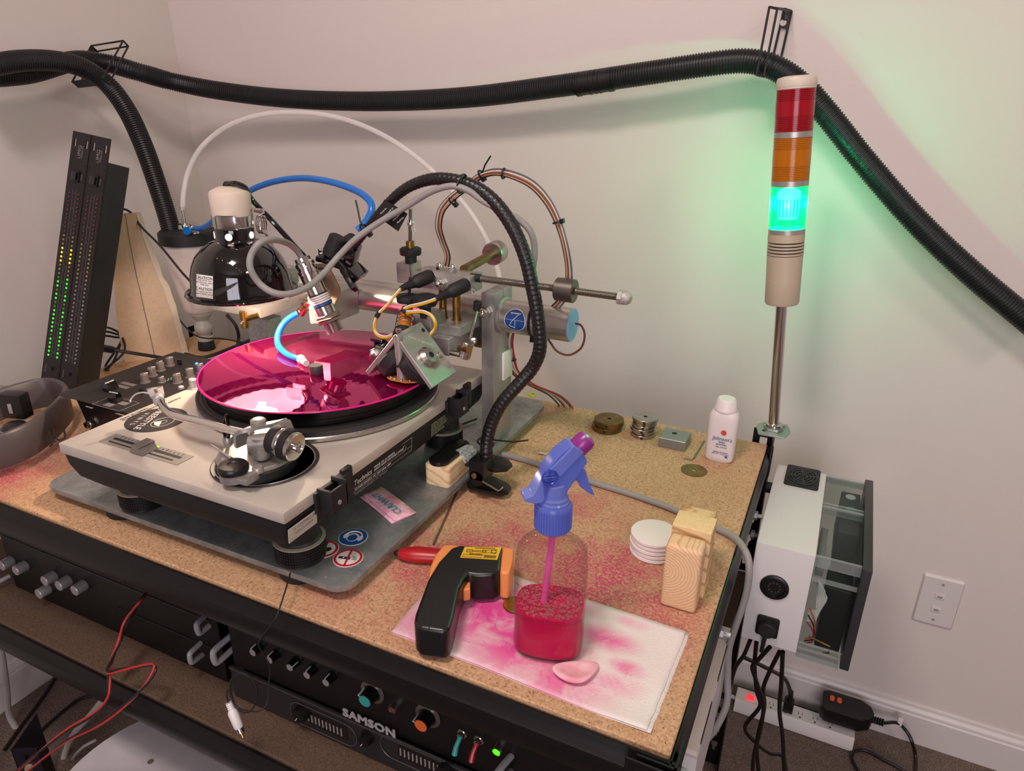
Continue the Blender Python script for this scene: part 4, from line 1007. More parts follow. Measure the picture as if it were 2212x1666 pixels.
# ================================================================== GOOSENECK WITH CLAMP
goose = thing('gooseneck_arm', (-.42, .74, PZ), 'black braided gooseneck arm with spring clamp, arching over the lathe', 'flexible arm')
gp = [(1050, 985, .765), (1052, 955, .77), (1062, 915, .775), (1085, 870, .78), (1120, 830, .79), (1150, 795, .80), (1166, 755, .80), (1164, 700, .80), (1152, 630, .80), (1136, 560, .80), (1112, 500, .80), (1080, 450, .80), (1040, 413, .80), (995, 393, .80), (945, 386, .80), (900, 396, .80), (862, 418, .80), (825, 455, .80), (790, 500, .80), (757, 545, .80)]
gw = spline([P(a, b, Y=c) for a, b, c in gp], 10)
def braid():
    m, N, L, b = nodes('braided_sleeve'); v = objvec(N, L)
    vo = N.new('ShaderNodeTexVoronoi'); vo.inputs['Scale'].default_value = 800; L.new(v, vo.inputs[0])
    L.new(ramp(N, L, vo.outputs['Distance'], [(.12, '6a6462'), (.25, '0d0b0d')]), b.inputs['Base Color']); b.inputs['Roughness'].default_value = .32
    bumpn(N, L, b, vo.outputs['Distance'], .3, .0006); return m
braid_m = braid()
rs = resample(gw, .0016)
def grad(k): u = k / len(rs); return (.0088 if u < .6 else .0088 - .004 * ((u - .6) / .4)) + (.0004 if k % 4 < 2 else 0)
obj('neck', G().tube(rs, [grad(k) for k in range(len(rs))], 14), braid_m, goose, 'black braided neck')
tg = [P(905 - 70, 430, Y=.79)]
g = G(); tw = [P(830, 431, Y=.792), P(858, 448, Y=.788), P(880, 462, Y=.786), P(860, 500, Y=.784), P(835, 482, Y=.786), P(812, 470, Y=.79)]
g.loft([[p for p in tw], [p + V((0, .0008, 0)) for p in tw]]); tagp = obj('paper_tag', g, black_m, goose, 'black wrapped tag with tiny print')
for k in range(5):
    a = P(838 + k * 6.5 - 0, 446 + k * 4 + 0, Y=.783)
    text('lettering', 'USB LAMP 5V' if k % 2 else 'Model No.', .0030, frame(P(822 + k * 9, 462 + k * 5, Y=.782), (0, -1, .15), (.75, 0, .66)), ink_m, goose, .00005)
# clamp body at the foot
cb_ = P(1050, 1000, Y=.765)
gm = mat('satin_black_clamp', '0d0d0e', .32)
zc = cb_.z
def pad(pts, z0, z1, bev=.002): return G().prism(pts, z0, z1, bev=bev)
ul = [P(x, y, Z=zc - .006) for x, y in ((1005, 985), (1030, 972), (1075, 985), (1098, 992), (1107, 1002), (1095, 1012), (1070, 1014), (1004, 1000))]
obj('clamp_lever', G().prism([(p.x, p.y) for p in ul], zc - .012, zc - .006, bev=.0012), gm, goose, 'upper clamp lever')
zl = zc - .040
ll = [P(x, y, Z=zl) for x, y in ((1008, 1040), (1035, 1018), (1060, 1026), (1095, 1042), (1105, 1052), (1098, 1063), (1080, 1066), (1050, 1060), (1010, 1050))]
obj('clamp_lever', G().prism([(p.x, p.y) for p in ll], zl - .005, zl, bev=.0012), gm, goose, 'lower clamp lever')
g = G(); hA = P(1012, 1003, Y=.742); hB = P(1048, 1045, Y=.742)
g.box(hA.x, hB.x - .002, .742, .775, hB.z, hA.z + .006, .002); g.lathe([(.011, 0), (.011, .033)], frame((hA.x + .012, .742, hB.z + .004), (0, 1, 0)), 28); obj('clamp_body', g, gm, goose)
g = G(); g.lathe([(.0045, 0), (.004, .0015), (.002, .002), (0, .002)], frame(P(1024, 1028, Y=.741), (0, -1, 0)), 20); obj('rivet', g, mat('copper_rivet', 'b9907a', .3, 1), goose)
g = G(); g.tube([P(1042, 1040, Y=.738), P(1077, 1061, Y=.735), P(1086, 1053, Y=.745)], .0011, 8); obj('spring_wire', g, steel_m, goose)
obj('neck_socket', G().cyl(V((cb_.x, cb_.y, zc - .008)), V((cb_.x, cb_.y + .001, zc + .018)), .0092, n=24), gm, goose)
# long pad of the clamp on the wood block, glitter tape
wb0 = P(930, 1045, Z=PZ)
wbz = PZ + .030
q = [P(x, y, Z=wbz) for x, y in ((916, 1002), (970, 1014), (1028, 962), (974, 948))]
Mw = Matrix.Translation(((q[0] + q[2]) / 2)); Mw = Matrix.Translation(((q[0].x + q[2].x) / 2, (q[0].y + q[2].y) / 2 - .002, PZ)) @ Matrix.Rotation(math.atan2((q[2] - q[1]).y, (q[2] - q[1]).x) - PI / 2, 4, 'Z')
pine = wood('pine_end_block', 'e0c6a0', 'c9a678', (q[0].x - .02, q[0].y, .70), 22)
wk = thing('wood_clamp_block', Mw.translation, 'small rounded pine block under the black clamp pad on the base plate', 'wood block')
obj('block', G().prism(rrect((q[1] - q[0]).length, (q[2] - q[1]).length * 1.0, .007), .0, wbz - PZ, M=Mw, bev=.0015), pine, wk)
pdc = [P(950, 990, Z=wbz + .006), P(992, 958, Z=wbz + .006)]
dd_ = (pdc[1] - pdc[0]); Mpd = Matrix.Translation((pdc[0] + pdc[1]) / 2) @ Matrix.Rotation(math.atan2(dd_.y, dd_.x), 4, 'Z')
obj('clamp_pad', G().prism(rrect(dd_.length + .030, .030, .0149), -.006, 0, M=Mpd, bev=.002), gm, goose, 'long black rounded clamp pad')
def glitter():
    m, N, L, b = nodes('glitter_tape'); v = objvec(N, L)
    vo = N.new('ShaderNodeTexVoronoi'); vo.inputs['Scale'].default_value = 900; L.new(v, vo.inputs[0])
    L.new(ramp(N, L, vo.outputs['Color'], [(.2, '8f9492'), (.6, 'd9dcda'), (.9, 'ffffff')]), b.inputs['Base Color']); b.inputs['Roughness'].default_value = .3; b.inputs['Metallic'].default_value = .8
    bumpn(N, L, b, vo.outputs['Distance'], 1, .002); return m
gt = [P(985, 972, Z=wbz + .007), P(1010, 955 + 5, Z=wbz + .007), P(1030, 968 + 4, Z=wbz + .004), P(1006, 988, Z=wbz + .004)]
g = G(); g.loft([[p for p in gt], [p + V((0, 0, -.010)) for p in gt]])
obj('glitter_tape', g, glitter(), goose, 'silver glitter tape')
# camera mount clump at the far end of the neck
mt = P(740, 548, Y=.80)
g = G(); g.lathe([(.010, -.016), (.0125, -.014), (.0125, .014), (.010, .016)], frame(P(722, 532, Y=.79), (.5, .2, 1)), 12); obj('mount_knob', g, matt_m, goose, 'black mount knob')
g = G(); g.lathe([(.013, -.012), (.0145, -.010), (.0145, .010), (.013, .012)], frame(P(755, 530, Y=.81), (.8, .3, .5)), 10); obj('mount_knob', g, matt_m, goose)
g = G(); g.box(-.022, .022, -.013, .013, -.020, .018, .004, M=euler(mt, .2, .35, .3)); g.box(-.012, .026, -.016, .016, -.006, .006, .002, M=euler(P(752, 572, Y=.80), .1, .7, .2)); g.box(-.016, .012, -.012, .012, -.004, .004, .002, M=euler(P(712, 560, Y=.785), .1, .2, .2)); obj('mount_body', g, gloss_m, goose, 'black camera mount')
g = G(); g.cyl(P(742, 582, Y=.79), P(756, 606, Y=.785), .0062, n=18); obj('thumb_shaft', g, gloss_m, goose)
g = G(); g.box(-.010, .010, -.004, .004, -.008, .010, .003, M=frame(P(760, 614, Y=.785), P(760, 614, Y=.785) - P(742, 582, Y=.79), (.4, -1, .4))); obj('thumb_screw', g, black_m, goose)
g = G(); g.box(-.004, .006, -.006, .006, -.006, .006, .001, M=Matrix.Translation(P(698, 546, Y=.785))); g.cyl(P(694, 548, Y=.782), P(704, 546, Y=.782), .0035, n=12); obj('mount_screw', g, chrome_m, goose)

# ---- cable helper
def cable(name, pts, r, m, label, cat='cable', n=10, group=None, sub=10):
    g = G(); g.tube(spline([P(a, b, **{k[0]: k[1]}) if not isinstance(k, V) else k for a, b, k in pts], sub), r, n)
    return solo(name, g, m, label, cat, group)
def Yc(lst): return [(a, b, ('Y', c)) for a, b, c in lst]
def Zc(lst): return [(a, b, ('Z', c)) for a, b, c in lst]
# grey sensor cable
gc = Yc([(652, 557, .745), (640, 540, .735), (620, 525, .71), (590, 518, .67), (562, 525, .645), (543, 550, .635), (541, 580, .63), (560, 612, .635), (590, 632, .64), (625, 635, .655), (665, 620, .685), (700, 590, .72), (730, 555, .745), (770, 515, .76), (820, 480, .775), (880, 445, .785), (930, 415, .785), (975, 402, .785), (1012, 412, .79), (1045, 435, .795), (1090, 458, .80), (1125, 478, .81), (1148, 505, .815), (1155, 545, .82), (1150, 600, .82), (1158, 660, .82), (1168, 720, .82), (1160, 770, .82), (1135, 800, .82), (1115, 830, .83), (1090, 865, .85)])
cable('sensor_cable', gc, .0042, greycable_m, 'grey cable looping from the steel sensor over the gooseneck', 'cable', 12)
cable('grey_cable', Zc([(1060, 978, T + .0045), (1100, 985, T + .0045), (1180, 1008, T + .0045), (1280, 1042, T + .0045), (1370, 1070, T + .0045), (1460, 1103, T + .0045), (1540, 1138, T + .0045), (1590, 1165, T + .006)]) +
      [(0, 0, V((-.035, .80, T - .01))), (0, 0, V((-.028, .79, T - .06))), (0, 0, V((-.034, .78, T - .16))), (0, 0, V((-.036, .74, T - .26))), (0, 0, V((-.022, .76, .36))), (0, 0, V((-.035, .72, .24)))] if False else
      Zc([(1060, 978, T + .0045), (1100, 985, T + .0045), (1180, 1008, T + .0045), (1280, 1042, T + .0045), (1370, 1070, T + .0045), (1460, 1103, T + .0045), (1540, 1138, T + .0045), (1585, 1160, T + .008)]) +
      Yc([(1612, 1195, .78), (1618, 1235, .77), (1610, 1290, .77), (1590, 1350, .77), (1575, 1400, .77), (1572, 1460, .77), (1570, 1520, .76), (1548, 1570, .75), (1525, 1600, .75)]),
      .0045, greycable_m, 'grey cable crossing the bench top and drooping over its right edge', 'cable', 12)
# black ties
def tie(px, py, Y, d, rr, tail, label):
    c = P(px, py, Y=Y); g = G(); M_ = frame(c, d)
    g.tube([M_ @ V((rr * math.cos(a), rr * math.sin(a), 0)) for a in [2 * PI * k / 24 for k in range(24)]], .0014, 6, close=True)
    g.box(-.003, .003, -.003, .003, -.003, .003, .0006, M=M_ @ Matrix.Translation((rr, 0, 0)))
    if tail: g.tube([c] + [P(a, b, Y=Y) for a, b in tail], .0012, 6)
    return solo('cable_tie', g, black_m, label, 'cable tie')
tie(790, 496, .795, (P(825, 455, Y=.8) - P(757, 545, Y=.8)), .0088, [(778, 478), (772, 448), (768, 432)], 'black cable tie with upright tail below the wrapped tag')
tie(998, 397, .795, (1, 0, -.2), .0115, None, 'black cable tie at the crown of the gooseneck')
tie(1048, 955, .772, (.15, 0, 1), .0105, [(1062, 950), (1110, 955), (1141, 951)], 'black cable tie with long tail at the foot of the gooseneck')
# multicore ribbon from head bar arching right
cols = [mat('wire_black', '1e1c1e', .45), mat('wire_tan', 'b58565', .5), mat('wire_brown', '6b3a2e', .5), mat('wire_beige', 'c9b49a', .5), mat('wire_greyblue', '4e5360', .5)]
rp_ = Yc([(963, 575, .86), (966, 552, .86), (955, 520, .86), (947, 490, .86), (953, 455, .86), (975, 428, .86), (1005, 405, .86), (1035, 382, .86), (1070, 372, .86), (1110, 380, .86), (1150, 400, .86), (1182, 435, .86), (1205, 480, .86), (1220, 530, .86), (1228, 580, .865), (1226, 620, .87), (1212, 650, .89), (1195, 668, .905)])
rb_ = thing('wire_bundle', P(963, 575, Y=.86), 'thin multicoloured wire bundle arching right from the head bar to the tube', 'cable')
base_ = spline([P(a, b, Y=k[1]) for a, b, k in rp_], 8)
for k, m_ in enumerate(cols):
    o_ = []
    for i, p in enumerate(base_):
        ph = i * .012 + k * 1.25; t_ = (base_[min(i + 1, len(base_) - 1)] - base_[max(0, i - 1)]).normalized(); n_ = t_.orthogonal().normalized(); b2 = V((0, 1, 0))
        n_ = t_.cross(b2).normalized(); o_.append(p + n_ * ((k - 2) * .0020 + .0006 * math.sin(i * .13 + k)) + b2 * (.0012 * math.cos(ph)))
    obj('wire', G().tube(o_, .0012, 6), m_, rb_)
tie(978, 435, .86, (.7, 0, .8), .0062, [(985, 432)], 'small black tie low on the left of the coloured wire bundle')
tie(1040, 378, .86, (.8, 0, .5), .0062, [(1048, 356), (1060, 337)], 'small black tie with tail at the top of the coloured wire bundle')
tie(1088, 375, .86, (1, 0, -.1), .0062, None, 'small black tie right of the top of the coloured wire bundle')
tie(1205, 480, .86, (.3, 0, -1), .0062, None, 'small black tie on the right side of the coloured wire bundle')
# bundle under the tube
rb2 = thing('wire_bundle', P(1100, 710, Y=.93), 'multicoloured wires dropping from the tube down to the bench back edge', 'cable')
dwn = Yc([(1103, 712, .92), (1098, 740, .925), (1101, 768, .93), (1110, 800, .94), (1140, 826, .96), (1170, 840, 1.0), (1200, 855, 1.05), (1222, 878, 1.10), (1228, 900, 1.128)])
base_ = spline([P(a, b, Y=k[1]) for a, b, k in dwn], 8)
for k, m_ in enumerate(cols + [red_m]):
    obj('wire', G().tube([p + V(((k - 2.5) * .0028 * (1 + i / len(base_)), .002 * math.sin(k * 2), .0015 * math.sin(k * 1.7 + i * .1))) for i, p in enumerate(base_)], .0014, 6), m_, rb2)
obj('tie', G().tube([base_[18] + V((.009 * math.cos(a), .006 * math.sin(a), 0)) for a in [2 * PI * k / 20 for k in range(20)]], .0018, 6, close=True), black_m, rb2)
g = G(); tpd = P(1087, 775, Y=.934); g.box(XP1, XP1 + .004, .900, .930, tpd.z - .022, tpd.z + .022, .0008); obj('mount_pad', g, white_m, rb2, 'white adhesive tie mount')
cable('end_cap_wire', Yc([(1243, 699, .903), (1256, 704, .90), (1263, 725, .90), (1255, 752, .90), (1230, 767, .90), (1205, 760, .90), (1190, 742, .90), (1178, 722, .90)]), .0016, cols[2], 'thin dark wire looping out of the blue tube end cap')
# black leads on the bench at the back
for k, pts in enumerate((Zc([(400, 765, PZ + .002), (440, 772, PZ + .006), (500, 752, PZ + .006), (540, 735, PZ + .005)]),
                         Zc([(1030, 905, PZ + .004), (990, 920, PZ + .004), (950, 935, PZ + .003), (930, 942, PZ + .002)]))):
    cable('black_lead', pts, .0035 if k == 0 else .0016, matt_m, ('black lead running behind the record to the mixer', 'thin dark lead lying on the base plate behind the turntable foot')[k])

# ---- blue tubes
tubeb = mat('blue_tube_lit', '1a7fe0', .25, trans='3fb0ff', alpha=.75)
cable('suction_tube', Yc([(650, 675, .80), (632, 683, .79), (612, 700, .775), (600, 725, .76), (602, 748, .745), (620, 766, .73), (640, 774, .722), (652, 778, .72)]), .0046, tubeb, 'short curved blue tube feeding the centre of the record', 'tube', 16)
fit = thing('tube_fitting', P(655, 668, Y=.80), 'copper-coloured push fitting holding the short blue tube on the pink-lit block', 'fitting')
fd = (P(664, 655, Y=.80) - P(648, 678, Y=.80)).normalized()
g = G(); g.lathe([(.0048, -.002), (.0072, -.001), (.0072, .004), (.0062, .005), (.0062, .011), (.0072, .012), (.0072, .016), (.004, .018), (.004, .024)], frame(P(650, 675, Y=.80), fd), 24); obj('body', g, mat('nickel_copper', 'a5785f', .25, 1), fit)
puck = thing('suction_puck', (-.638, .711, .913), 'small black suction cap with white connector at the record centre', 'cap')
pc_ = P(682, 789, Z=.925); pk = V((pc_.x, pc_.y, .9128))
g = G(); g.lathe([(.0085, 0), (.0092, .001), (.0092, .011), (.0082, .0125), (0, .0126)], Matrix.Translation(pk), 32); obj('cap', g, mat('grey_black', '3a3638', .5, bump=.2, bscale=900), puck)
ce = P(652, 778, Y=.72); cdn = (pk + V((-.006, 0, .006)) - ce).normalized()
g = G(); g.lathe([(.0050, -.008), (.0064, -.007), (.0064, .004), (.0046, .006), (.0046, .020)], frame(ce, cdn), 20); obj('connector', g, white_m, puck, 'white plastic connector')
cable('blue_tube', Yc([(416, 492, 1.02), (432, 494, 1.01), (452, 484, 1.00), (480, 462, .99), (510, 437, .98), (540, 412, .97), (590, 393, .95), (650, 385, .93), (710, 392, .90), (765, 410, .88), (795, 430, .86), (803, 452, .85), (790, 480, .84), (772, 498, .83)]), .0052, blue_m, 'bright blue tube arching behind the lamp from canister to gooseneck', 'tube', 16)
clear_t = mat('clear_tube', 'f2edec', .25, trans='f8f4f3', alpha=.36)
cable('clear_tube', Yc([(395, 468, 1.04), (395, 445, 1.04), (397, 415, 1.05), (407, 370, 1.07), (430, 325, 1.09), (465, 290, 1.12), (510, 264, 1.14), (570, 247, 1.16), (640, 243, 1.18), (710, 250, 1.20), (780, 270, 1.20), (850, 305, 1.20), (915, 352, 1.20), (970, 405, 1.20), (1010, 450, 1.20), (1045, 505, 1.19), (1068, 560, 1.18), (1080, 610, 1.16), (1085, 690, 1.14), (1090, 780, 1.12)]), .0050, clear_t, 'milky clear tube in a wide arch along the back wall', 'tube', 14)

# ================================================================== HOSES AND WALL HOOKS
def depth(p): return (RC @ (V(p) - V((0, 0, CAMZ)))).z
def pr_(p, px): return px * depth(p) / FPX
def Ppl(px, py, q, n):
    r = RC.transposed() @ V(((px - 1106) / FPX, (py - 833) / FPX, 1)); o = V((0, 0, CAMZ)); q = V(q); n = V(n)
    return o + r * ((q - o).dot(n) / r.dot(n))
def hose(name, pts, r, label):
    s = spline(pts, 14); rs = resample(s, .00118); rad = []
    for k in range(len(rs)):
        c = k % 4; rad.append(r if c in (0, 1) else r - .0019)
    # square-edged ridges
    g = G(); g.tube(rs, rad, 20); return solo(name, g, hose_m, label, 'hose', ang=50)
hA = [P(-60, 168, X=-1.50), P(60, 158, X=-1.50), P(160, 132, X=-1.505), P(230, 137, X=-1.485), P(300, 156, X=-1.44), P(380, 178, Y=1.215), P(480, 197, Y=1.262), P(620, 213, Y=1.290), P(800, 219, Y=1.305), P(1000, 211, Y=1.305), P(1200, 187, Y=1.305), P(1400, 158, Y=1.305), P(1530, 139, Y=1.31),
      P(1610, 132, Y=1.315), P(1670, 145, Y=1.315), P(1725, 180, Y=1.315), P(1785, 245, Y=1.31), P(1870, 352, Y=1.31), P(1980, 478, Y=1.31), P(2100, 592, Y=1.31), P(2260, 725, Y=1.31)]
hose('vacuum_hose', hA, .0195, 'long black corrugated hose sagging along the back wall between two wire hooks')
hB = [P(-60, 150, X=-1.44), P(40, 132, X=-1.44), P(120, 132, X=-1.44), P(180, 147, X=-1.435), P(232, 182, X=-1.42), P(275, 240, X=-1.39), P(310, 315, X=-1.35), P(340, 400, X=-1.315), P(362, 470, X=-1.29), P(374, 515, X=-1.275)]
hose('vacuum_hose', hB, .0190, 'black corrugated hose curving down from the left hook to the canister')
cc = P(1285, 177, Y=1.305); ct = (P(1320, 171, Y=1.305) - P(1250, 182, Y=1.305)).normalized()
g = G()
for z in (-.033, -.028, -.008, .002, .010, .028, .033): g.lathe([(.0195, z - .0015), (.0207, z - .001), (.0207, z + .001), (.0195, z + .0015)], frame(cc, ct), 28)
g.lathe([(.0198, -.034), (.0198, .034)], frame(cc, ct), 28); solo('hose_coupler', g, black_m, 'smooth ringed coupler joining the long hose right of centre', 'hose joint')
# left hook
lk = thing('hose_hook', P(200, 140, X=-1.5), 'black wire hook on the left wall holding both hoses', 'hook')
i1, i2, o2, o1 = P(197, 99, X=-1.552), P(156, 177, X=-1.552), P(222, 168, X=-1.40), P(266, 88, X=-1.40)
j1, j2, q2, q1 = P(210, 111, X=-1.552), P(169, 188, X=-1.552), P(236, 180, X=-1.40), P(277, 100, X=-1.40)
for a in ((i1, i2, o2, o1), (j1, j2, q2, q1)): obj('wire_loop', G().tube(list(a), .0019, 6, close=True), matt_m, lk)
for a, b in ((o1, q1), (i1, j1)): obj('cross_wire', G().tube([a, b], .0019, 6), matt_m, lk)
g = G(); g.loft([[i2, o2, q2, j2], [p + V((0, 0, -.002)) for p in (i2, o2, q2, j2)]]); obj('flat_strip', g, matt_m, lk)
g = G(); g.loft([[i1, j1, j1 + (j2 - j1) * .22, i1 + (i2 - i1) * .22], [p + V((-.002, 0, 0)) for p in (i1, j1, j1 + (j2 - j1) * .22, i1 + (i2 - i1) * .22)]]); obj('wall_plate', g, matt_m, lk)
# right hook
rk = thing('hose_hook', P(1680, 60, Y=1.375), 'black wire hook high on the back wall right of centre above the tower light', 'hook')
f1, f2, g1, g2_ = P(1662, 15, Y=1.272), P(1634, 162, Y=1.272), P(1679, 19, Y=1.272), P(1650, 165, Y=1.272)
w1, w2, w3, w4 = P(1694, 19, Y=1.376), P(1668, 130, Y=1.376), P(1710, 24, Y=1.376), P(1686, 130, Y=1.376)
for a in ((f1, f2, w2, w1), (g1, g2_, w4, w3)): obj('wire_loop', G().tube(list(a), .0019, 6, close=True), matt_m, rk)
for a, b in ((f1, g1), (w1, w3)): obj('cross_wire', G().tube([a, b], .0019, 6), matt_m, rk)
g = G(); g.loft([[f2, g2_, w4, w2], [p + V((0, 0, -.002)) for p in (f2, g2_, w4, w2)]]); obj('flat_strip', g, matt_m, rk)
g = G(); a, b, c, d = P(1690, 24, Y=1.377), P(1709, 27, Y=1.377), P(1701, 63, Y=1.377), P(1683, 60, Y=1.377); g.loft([[a, b, c, d], [p + V((0, -.002, 0)) for p in (a, b, c, d)]]); wp = obj('wall_plate', g, matt_m, rk)
obj('screw', G().lathe([(.0045, 0), (.004, .0015), (0, .002)], frame(P(1696, 38, Y=1.375), (0, -1, 0)), 14), black_m, wp)
obj('keyhole', G().lathe([(.0050, 0), (.0050, .0006), (0, .0006)], frame(P(1692, 49, Y=1.3755), (0, -1, 0)), 18), wall_m, wp)

# ================================================================== TOWER LIGHT
TB = V((-.058, 1.130, T + .018)); TU = P(1722, 163, Y=1.130); TD = (TU - TB).normalized(); MT = frame(TB, TD) @ Matrix.Diagonal((.765, .765, 1, 1))
def tz(py): return (P(1722 - (py - 163) * .0745, py, Y=1.130) - TB).dot(TD)
R0 = .0345
tw_ = thing('tower_light', TB, 'signal tower with red, amber and lit green lenses on a steel pole', 'signal light')
def ring(name, ya, yb, r, m, lab=None, bev=.001, n=56):
    a, b = tz(yb), tz(ya); return obj(name, G().lathe([(0, a), (r - bev, a), (r, a + bev), (r, b - bev), (r - bev, b), (0, b)], MT, n), m, tw_, lab)
obj('pole', G().lathe([(.0108, .006), (.0108, tz(655) + .01)], MT, 28), steel_m, tw_, 'bright steel pole')
g = G(); g.prism([(.020, -.027), (.027, 0), (.020, .027), (-.012, .027), (-.025, .012), (-.027, 0), (-.020, -.027)], 0, .003, M=Matrix.Translation(TB), bev=.0006); obj('flange', g, mat('zinc_flange', '9fb0a8', .35, .8), tw_, 'flat zinc mounting flange')
g = G()
for a in (45, 135, 225): g.lathe([(.0028, .003), (.0028, .0036), (0, .0036)], Matrix.Translation(TB + V((.019 * math.cos(math.radians(a)), .019 * math.sin(math.radians(a)), 0))), 12)
obj('flange_holes', g, matt_m, tw_)
g = G(); hexnut(g, TB + V((0, 0, .003)), (0, 0, 1), .0155, .006); g.lathe([(.0135, .009), (.0135, .013), (.011, .014)], Matrix.Translation(TB), 24); obj('lock_nut', g, steel_m, tw_)
be = mat('beige_abs', 'b3a48f', .42)
z0, z1 = tz(655), tz(550)
obj('body', G().lathe([(.0, z0), (.031, z0), (.0328, z0 + .003), (.0333, z0 + .038), (.0330, z0 + .0382), (.0336, z1), (.03, z1)], MT, 56), be, tw_, 'beige cylindrical body')
za, zb_ = tz(550), tz(508)
obj('sounder_core', G().lathe([(.027, za), (.027, zb_)], MT, 32), mat('core_dark', '3b352e', .6), tw_)
for k in range(6):
    z = za + (zb_ - za) * k / 6.0 + .001; obj('grille_ring', G().lathe([(.0275, z), (.0338, z), (.034, z + .0014), (.0338, z + .0028), (.0275, z + .0028)], MT, 48, cap=False), be, tw_)
ring('neck_band', 517, 505, .0338, be)
ms = mat('silver_ring', 'aaa49c', .35, .6)
for ya, yb in ((492, 506), (388, 402), (283, 298)): ring('spacer_ring', ya, yb, .0335, ms)
ring('cap_base', 186, 193, .0342, offw_m)
a, b = tz(188), tz(160)
obj('cap', G().lathe([(0, a), (.0345, a), (.0352, a + .002), (.0350, a + .0085), (.0330, a + .0125), (.0270, b - .0030), (.022, b - .002), (0, b - .002)], MT, 56), offw_m, tw_, 'ivory domed cap')
def lens(ya, yb, name, col, tcol, alpha, lab, emit=None, es=0, r=.0338):
    z0, z1 = tz(yb), tz(ya); L_ = z1 - z0; pr = []
    z = z0; k = 0
    while z < z1 - .0005:
        f = (z - z0) / L_; rib = f < .33 or f > .70
        pr += [(r, z), (r, z + .0013), (r - (.0014 if rib else .0), z + .0016), (r - (.0014 if rib else .0), z + .0021)]; z += .0024
    pr.append((r, z1))
    m = mat(name + '_lens', col, .18, trans=tcol, alpha=alpha, emit=emit, estr=es)
    o = obj(name + '_lens', G().lathe(pr, MT, 72, cap=False), m, tw_, lab)
    g = G()
    for k in range(28):
        g.box(-.0011, .0011, r - .0060, r - .0036, z0 + L_ * .30, z0 + L_ * .72, M=MT @ Matrix.Rotation(2 * PI * k / 28, 4, 'Z'))
    rb = obj('lens_ribs', g, m, tw_); rb['kind'] = 'stuff'
    return z0, z1, m
z0, z1, _ = lens(193, 283, 'red', 'a80e22', 'd02038', .72, 'ribbed red lens'); obj('red_core', G().lathe([(.018, z0), (.018, z1)], MT, 24), mat('core_red', '5c0b14', .4), tw_)
z0, z1, _ = lens(298, 388, 'amber', 'c8760c', 'f0a020', .68, 'ribbed amber lens'); obj('amber_core', G().lathe([(.018, z0), (.018, z1)], MT, 24), mat('core_amber', '7a4208', .4), tw_)
z0, z1, _ = lens(402, 492, 'green', '0cb484', '38f0b4', .34, 'ribbed green lens, lit', emit='08c8a0', es=.28)
obj('green_core', G().lathe([(0, z0 + .012), (.017, z0 + .013), (.021, z0 + .022), (.021, z1 - .008), (.012, z1 - .003), (0, z1 - .003)], MT, 32), mat('lit_green_core', 'ffffff', .4, emit='dcfff6', estr=7.0), tw_, 'glowing green lamp')
for dx, dy in ((0, -1), (-1, .35), (1, .35)):
    c_ = MT @ V((.0275 * dx, .0275 * dy * .95, (z0 + z1) / 2 + .004))
    point('green_lamp', c_, 2.2, (.04, 1, .64), .007)

# ================================================================== CONTROL BOX
wb_m = mat('white_enclosure', 'cfcbc9', .28)
BXa, BXb, BYa, BYb, BZa, BZb = -.0435, .034, .90, 1.152, .5235, .692
cbx = thing('control_box', ((BXa + BXb) / 2, 1.02, BZa), 'white control enclosure with fan grille and clear side cover, hung on the bench side', 'control box')
obj('enclosure', G().box(BXa, BXb, BYa, BYb, BZa, BZb, .0018), wb_m, cbx, 'glossy white enclosure')
fc = P(1733, 1033, Z=BZb)
g = G(); hs_ = .0205
g.prism(rrect(.052, .070, .005), 0, .003, M=Matrix.Translation((fc.x, fc.y, BZb)), bev=.0006)
fan = obj('fan_guard', g, matt_m, cbx, 'square black fan guard')
g = G()
for r in (.007, .012, .017, .022): g.tube([V((fc.x + r * math.cos(2 * PI * k / 28), fc.y + 1.3 * r * math.sin(2 * PI * k / 28), BZb + .0042)) for k in range(28)], .0008, 5, close=True)
for k in range(8):
    a = PI / 4 * k + .2; g.tube([V((fc.x, fc.y, BZb + .0042)), V((fc.x + (.0222) * math.cos(a), fc.y + .029 * math.sin(a), BZb + .0042))], .0007, 5)
obj('guard_rings', g, mat('guard_grey', '3a3a3b', .5), fan); obj('hub', G().lathe([(.005, .003), (.005, .005), (0, .0052)], Matrix.Translation((fc.x, fc.y, BZb)), 20), matt_m, fan)
so_ = P(1673, 1268, Y=BYa); Mq = frame(so_, (0, -1, 0), (1, 0, 0))
g = G(); g.lathe([(.0195, 0), (.0195, .003), (.0175, .0042), (.0145, .0042), (.0135, .001), (0, .001)], Mq, 40); rs_ = obj('round_connector', g, black_m, cbx, 'round black multi-pin socket')
g = G()
for k in range(10):
    a = 2 * PI * k / 10; g.lathe([(.0014, .001), (.0014, .003), (0, .0032)], Mq @ Matrix.Translation((.008 * math.cos(a), .008 * math.sin(a), 0)), 8)
obj('pin', g, mat('pin_grey', '4b4744', .4, .5), rs_); rs_.children[0]['kind'] = 'stuff'
cp = P(1658, 1352, Y=BYa)
g = G(); g.prism(rrect(.031, .034, .004), 0, .0035, M=frame(cp, (0, -1, 0), (1, 0, 0)), bev=.0006); ps = obj('panel_socket', g, black_m, cbx, 'square black inlet')
g = G(); g.lathe([(.0125, .003), (.0125, .012), (.011, .0135), (0, .0138)], frame(cp + V((0, 0, -.001)), (0, -1, 0), (1, 0, 0)), 28); g.tube([cp + V((0, -.010, -.008)), cp + V((-.001, -.009, -.022)), cp + V((-.002, -.004, -.045))], .0030, 10); obj('plug_cap', g, rubber_m, ps)
obj('bolt', G().lathe([(.009, 0), (.009, .008), (.006, .010)], frame((BXa, 1.085, .70 - .02), (-1, 0, 0)), 18), matt_m, cbx)
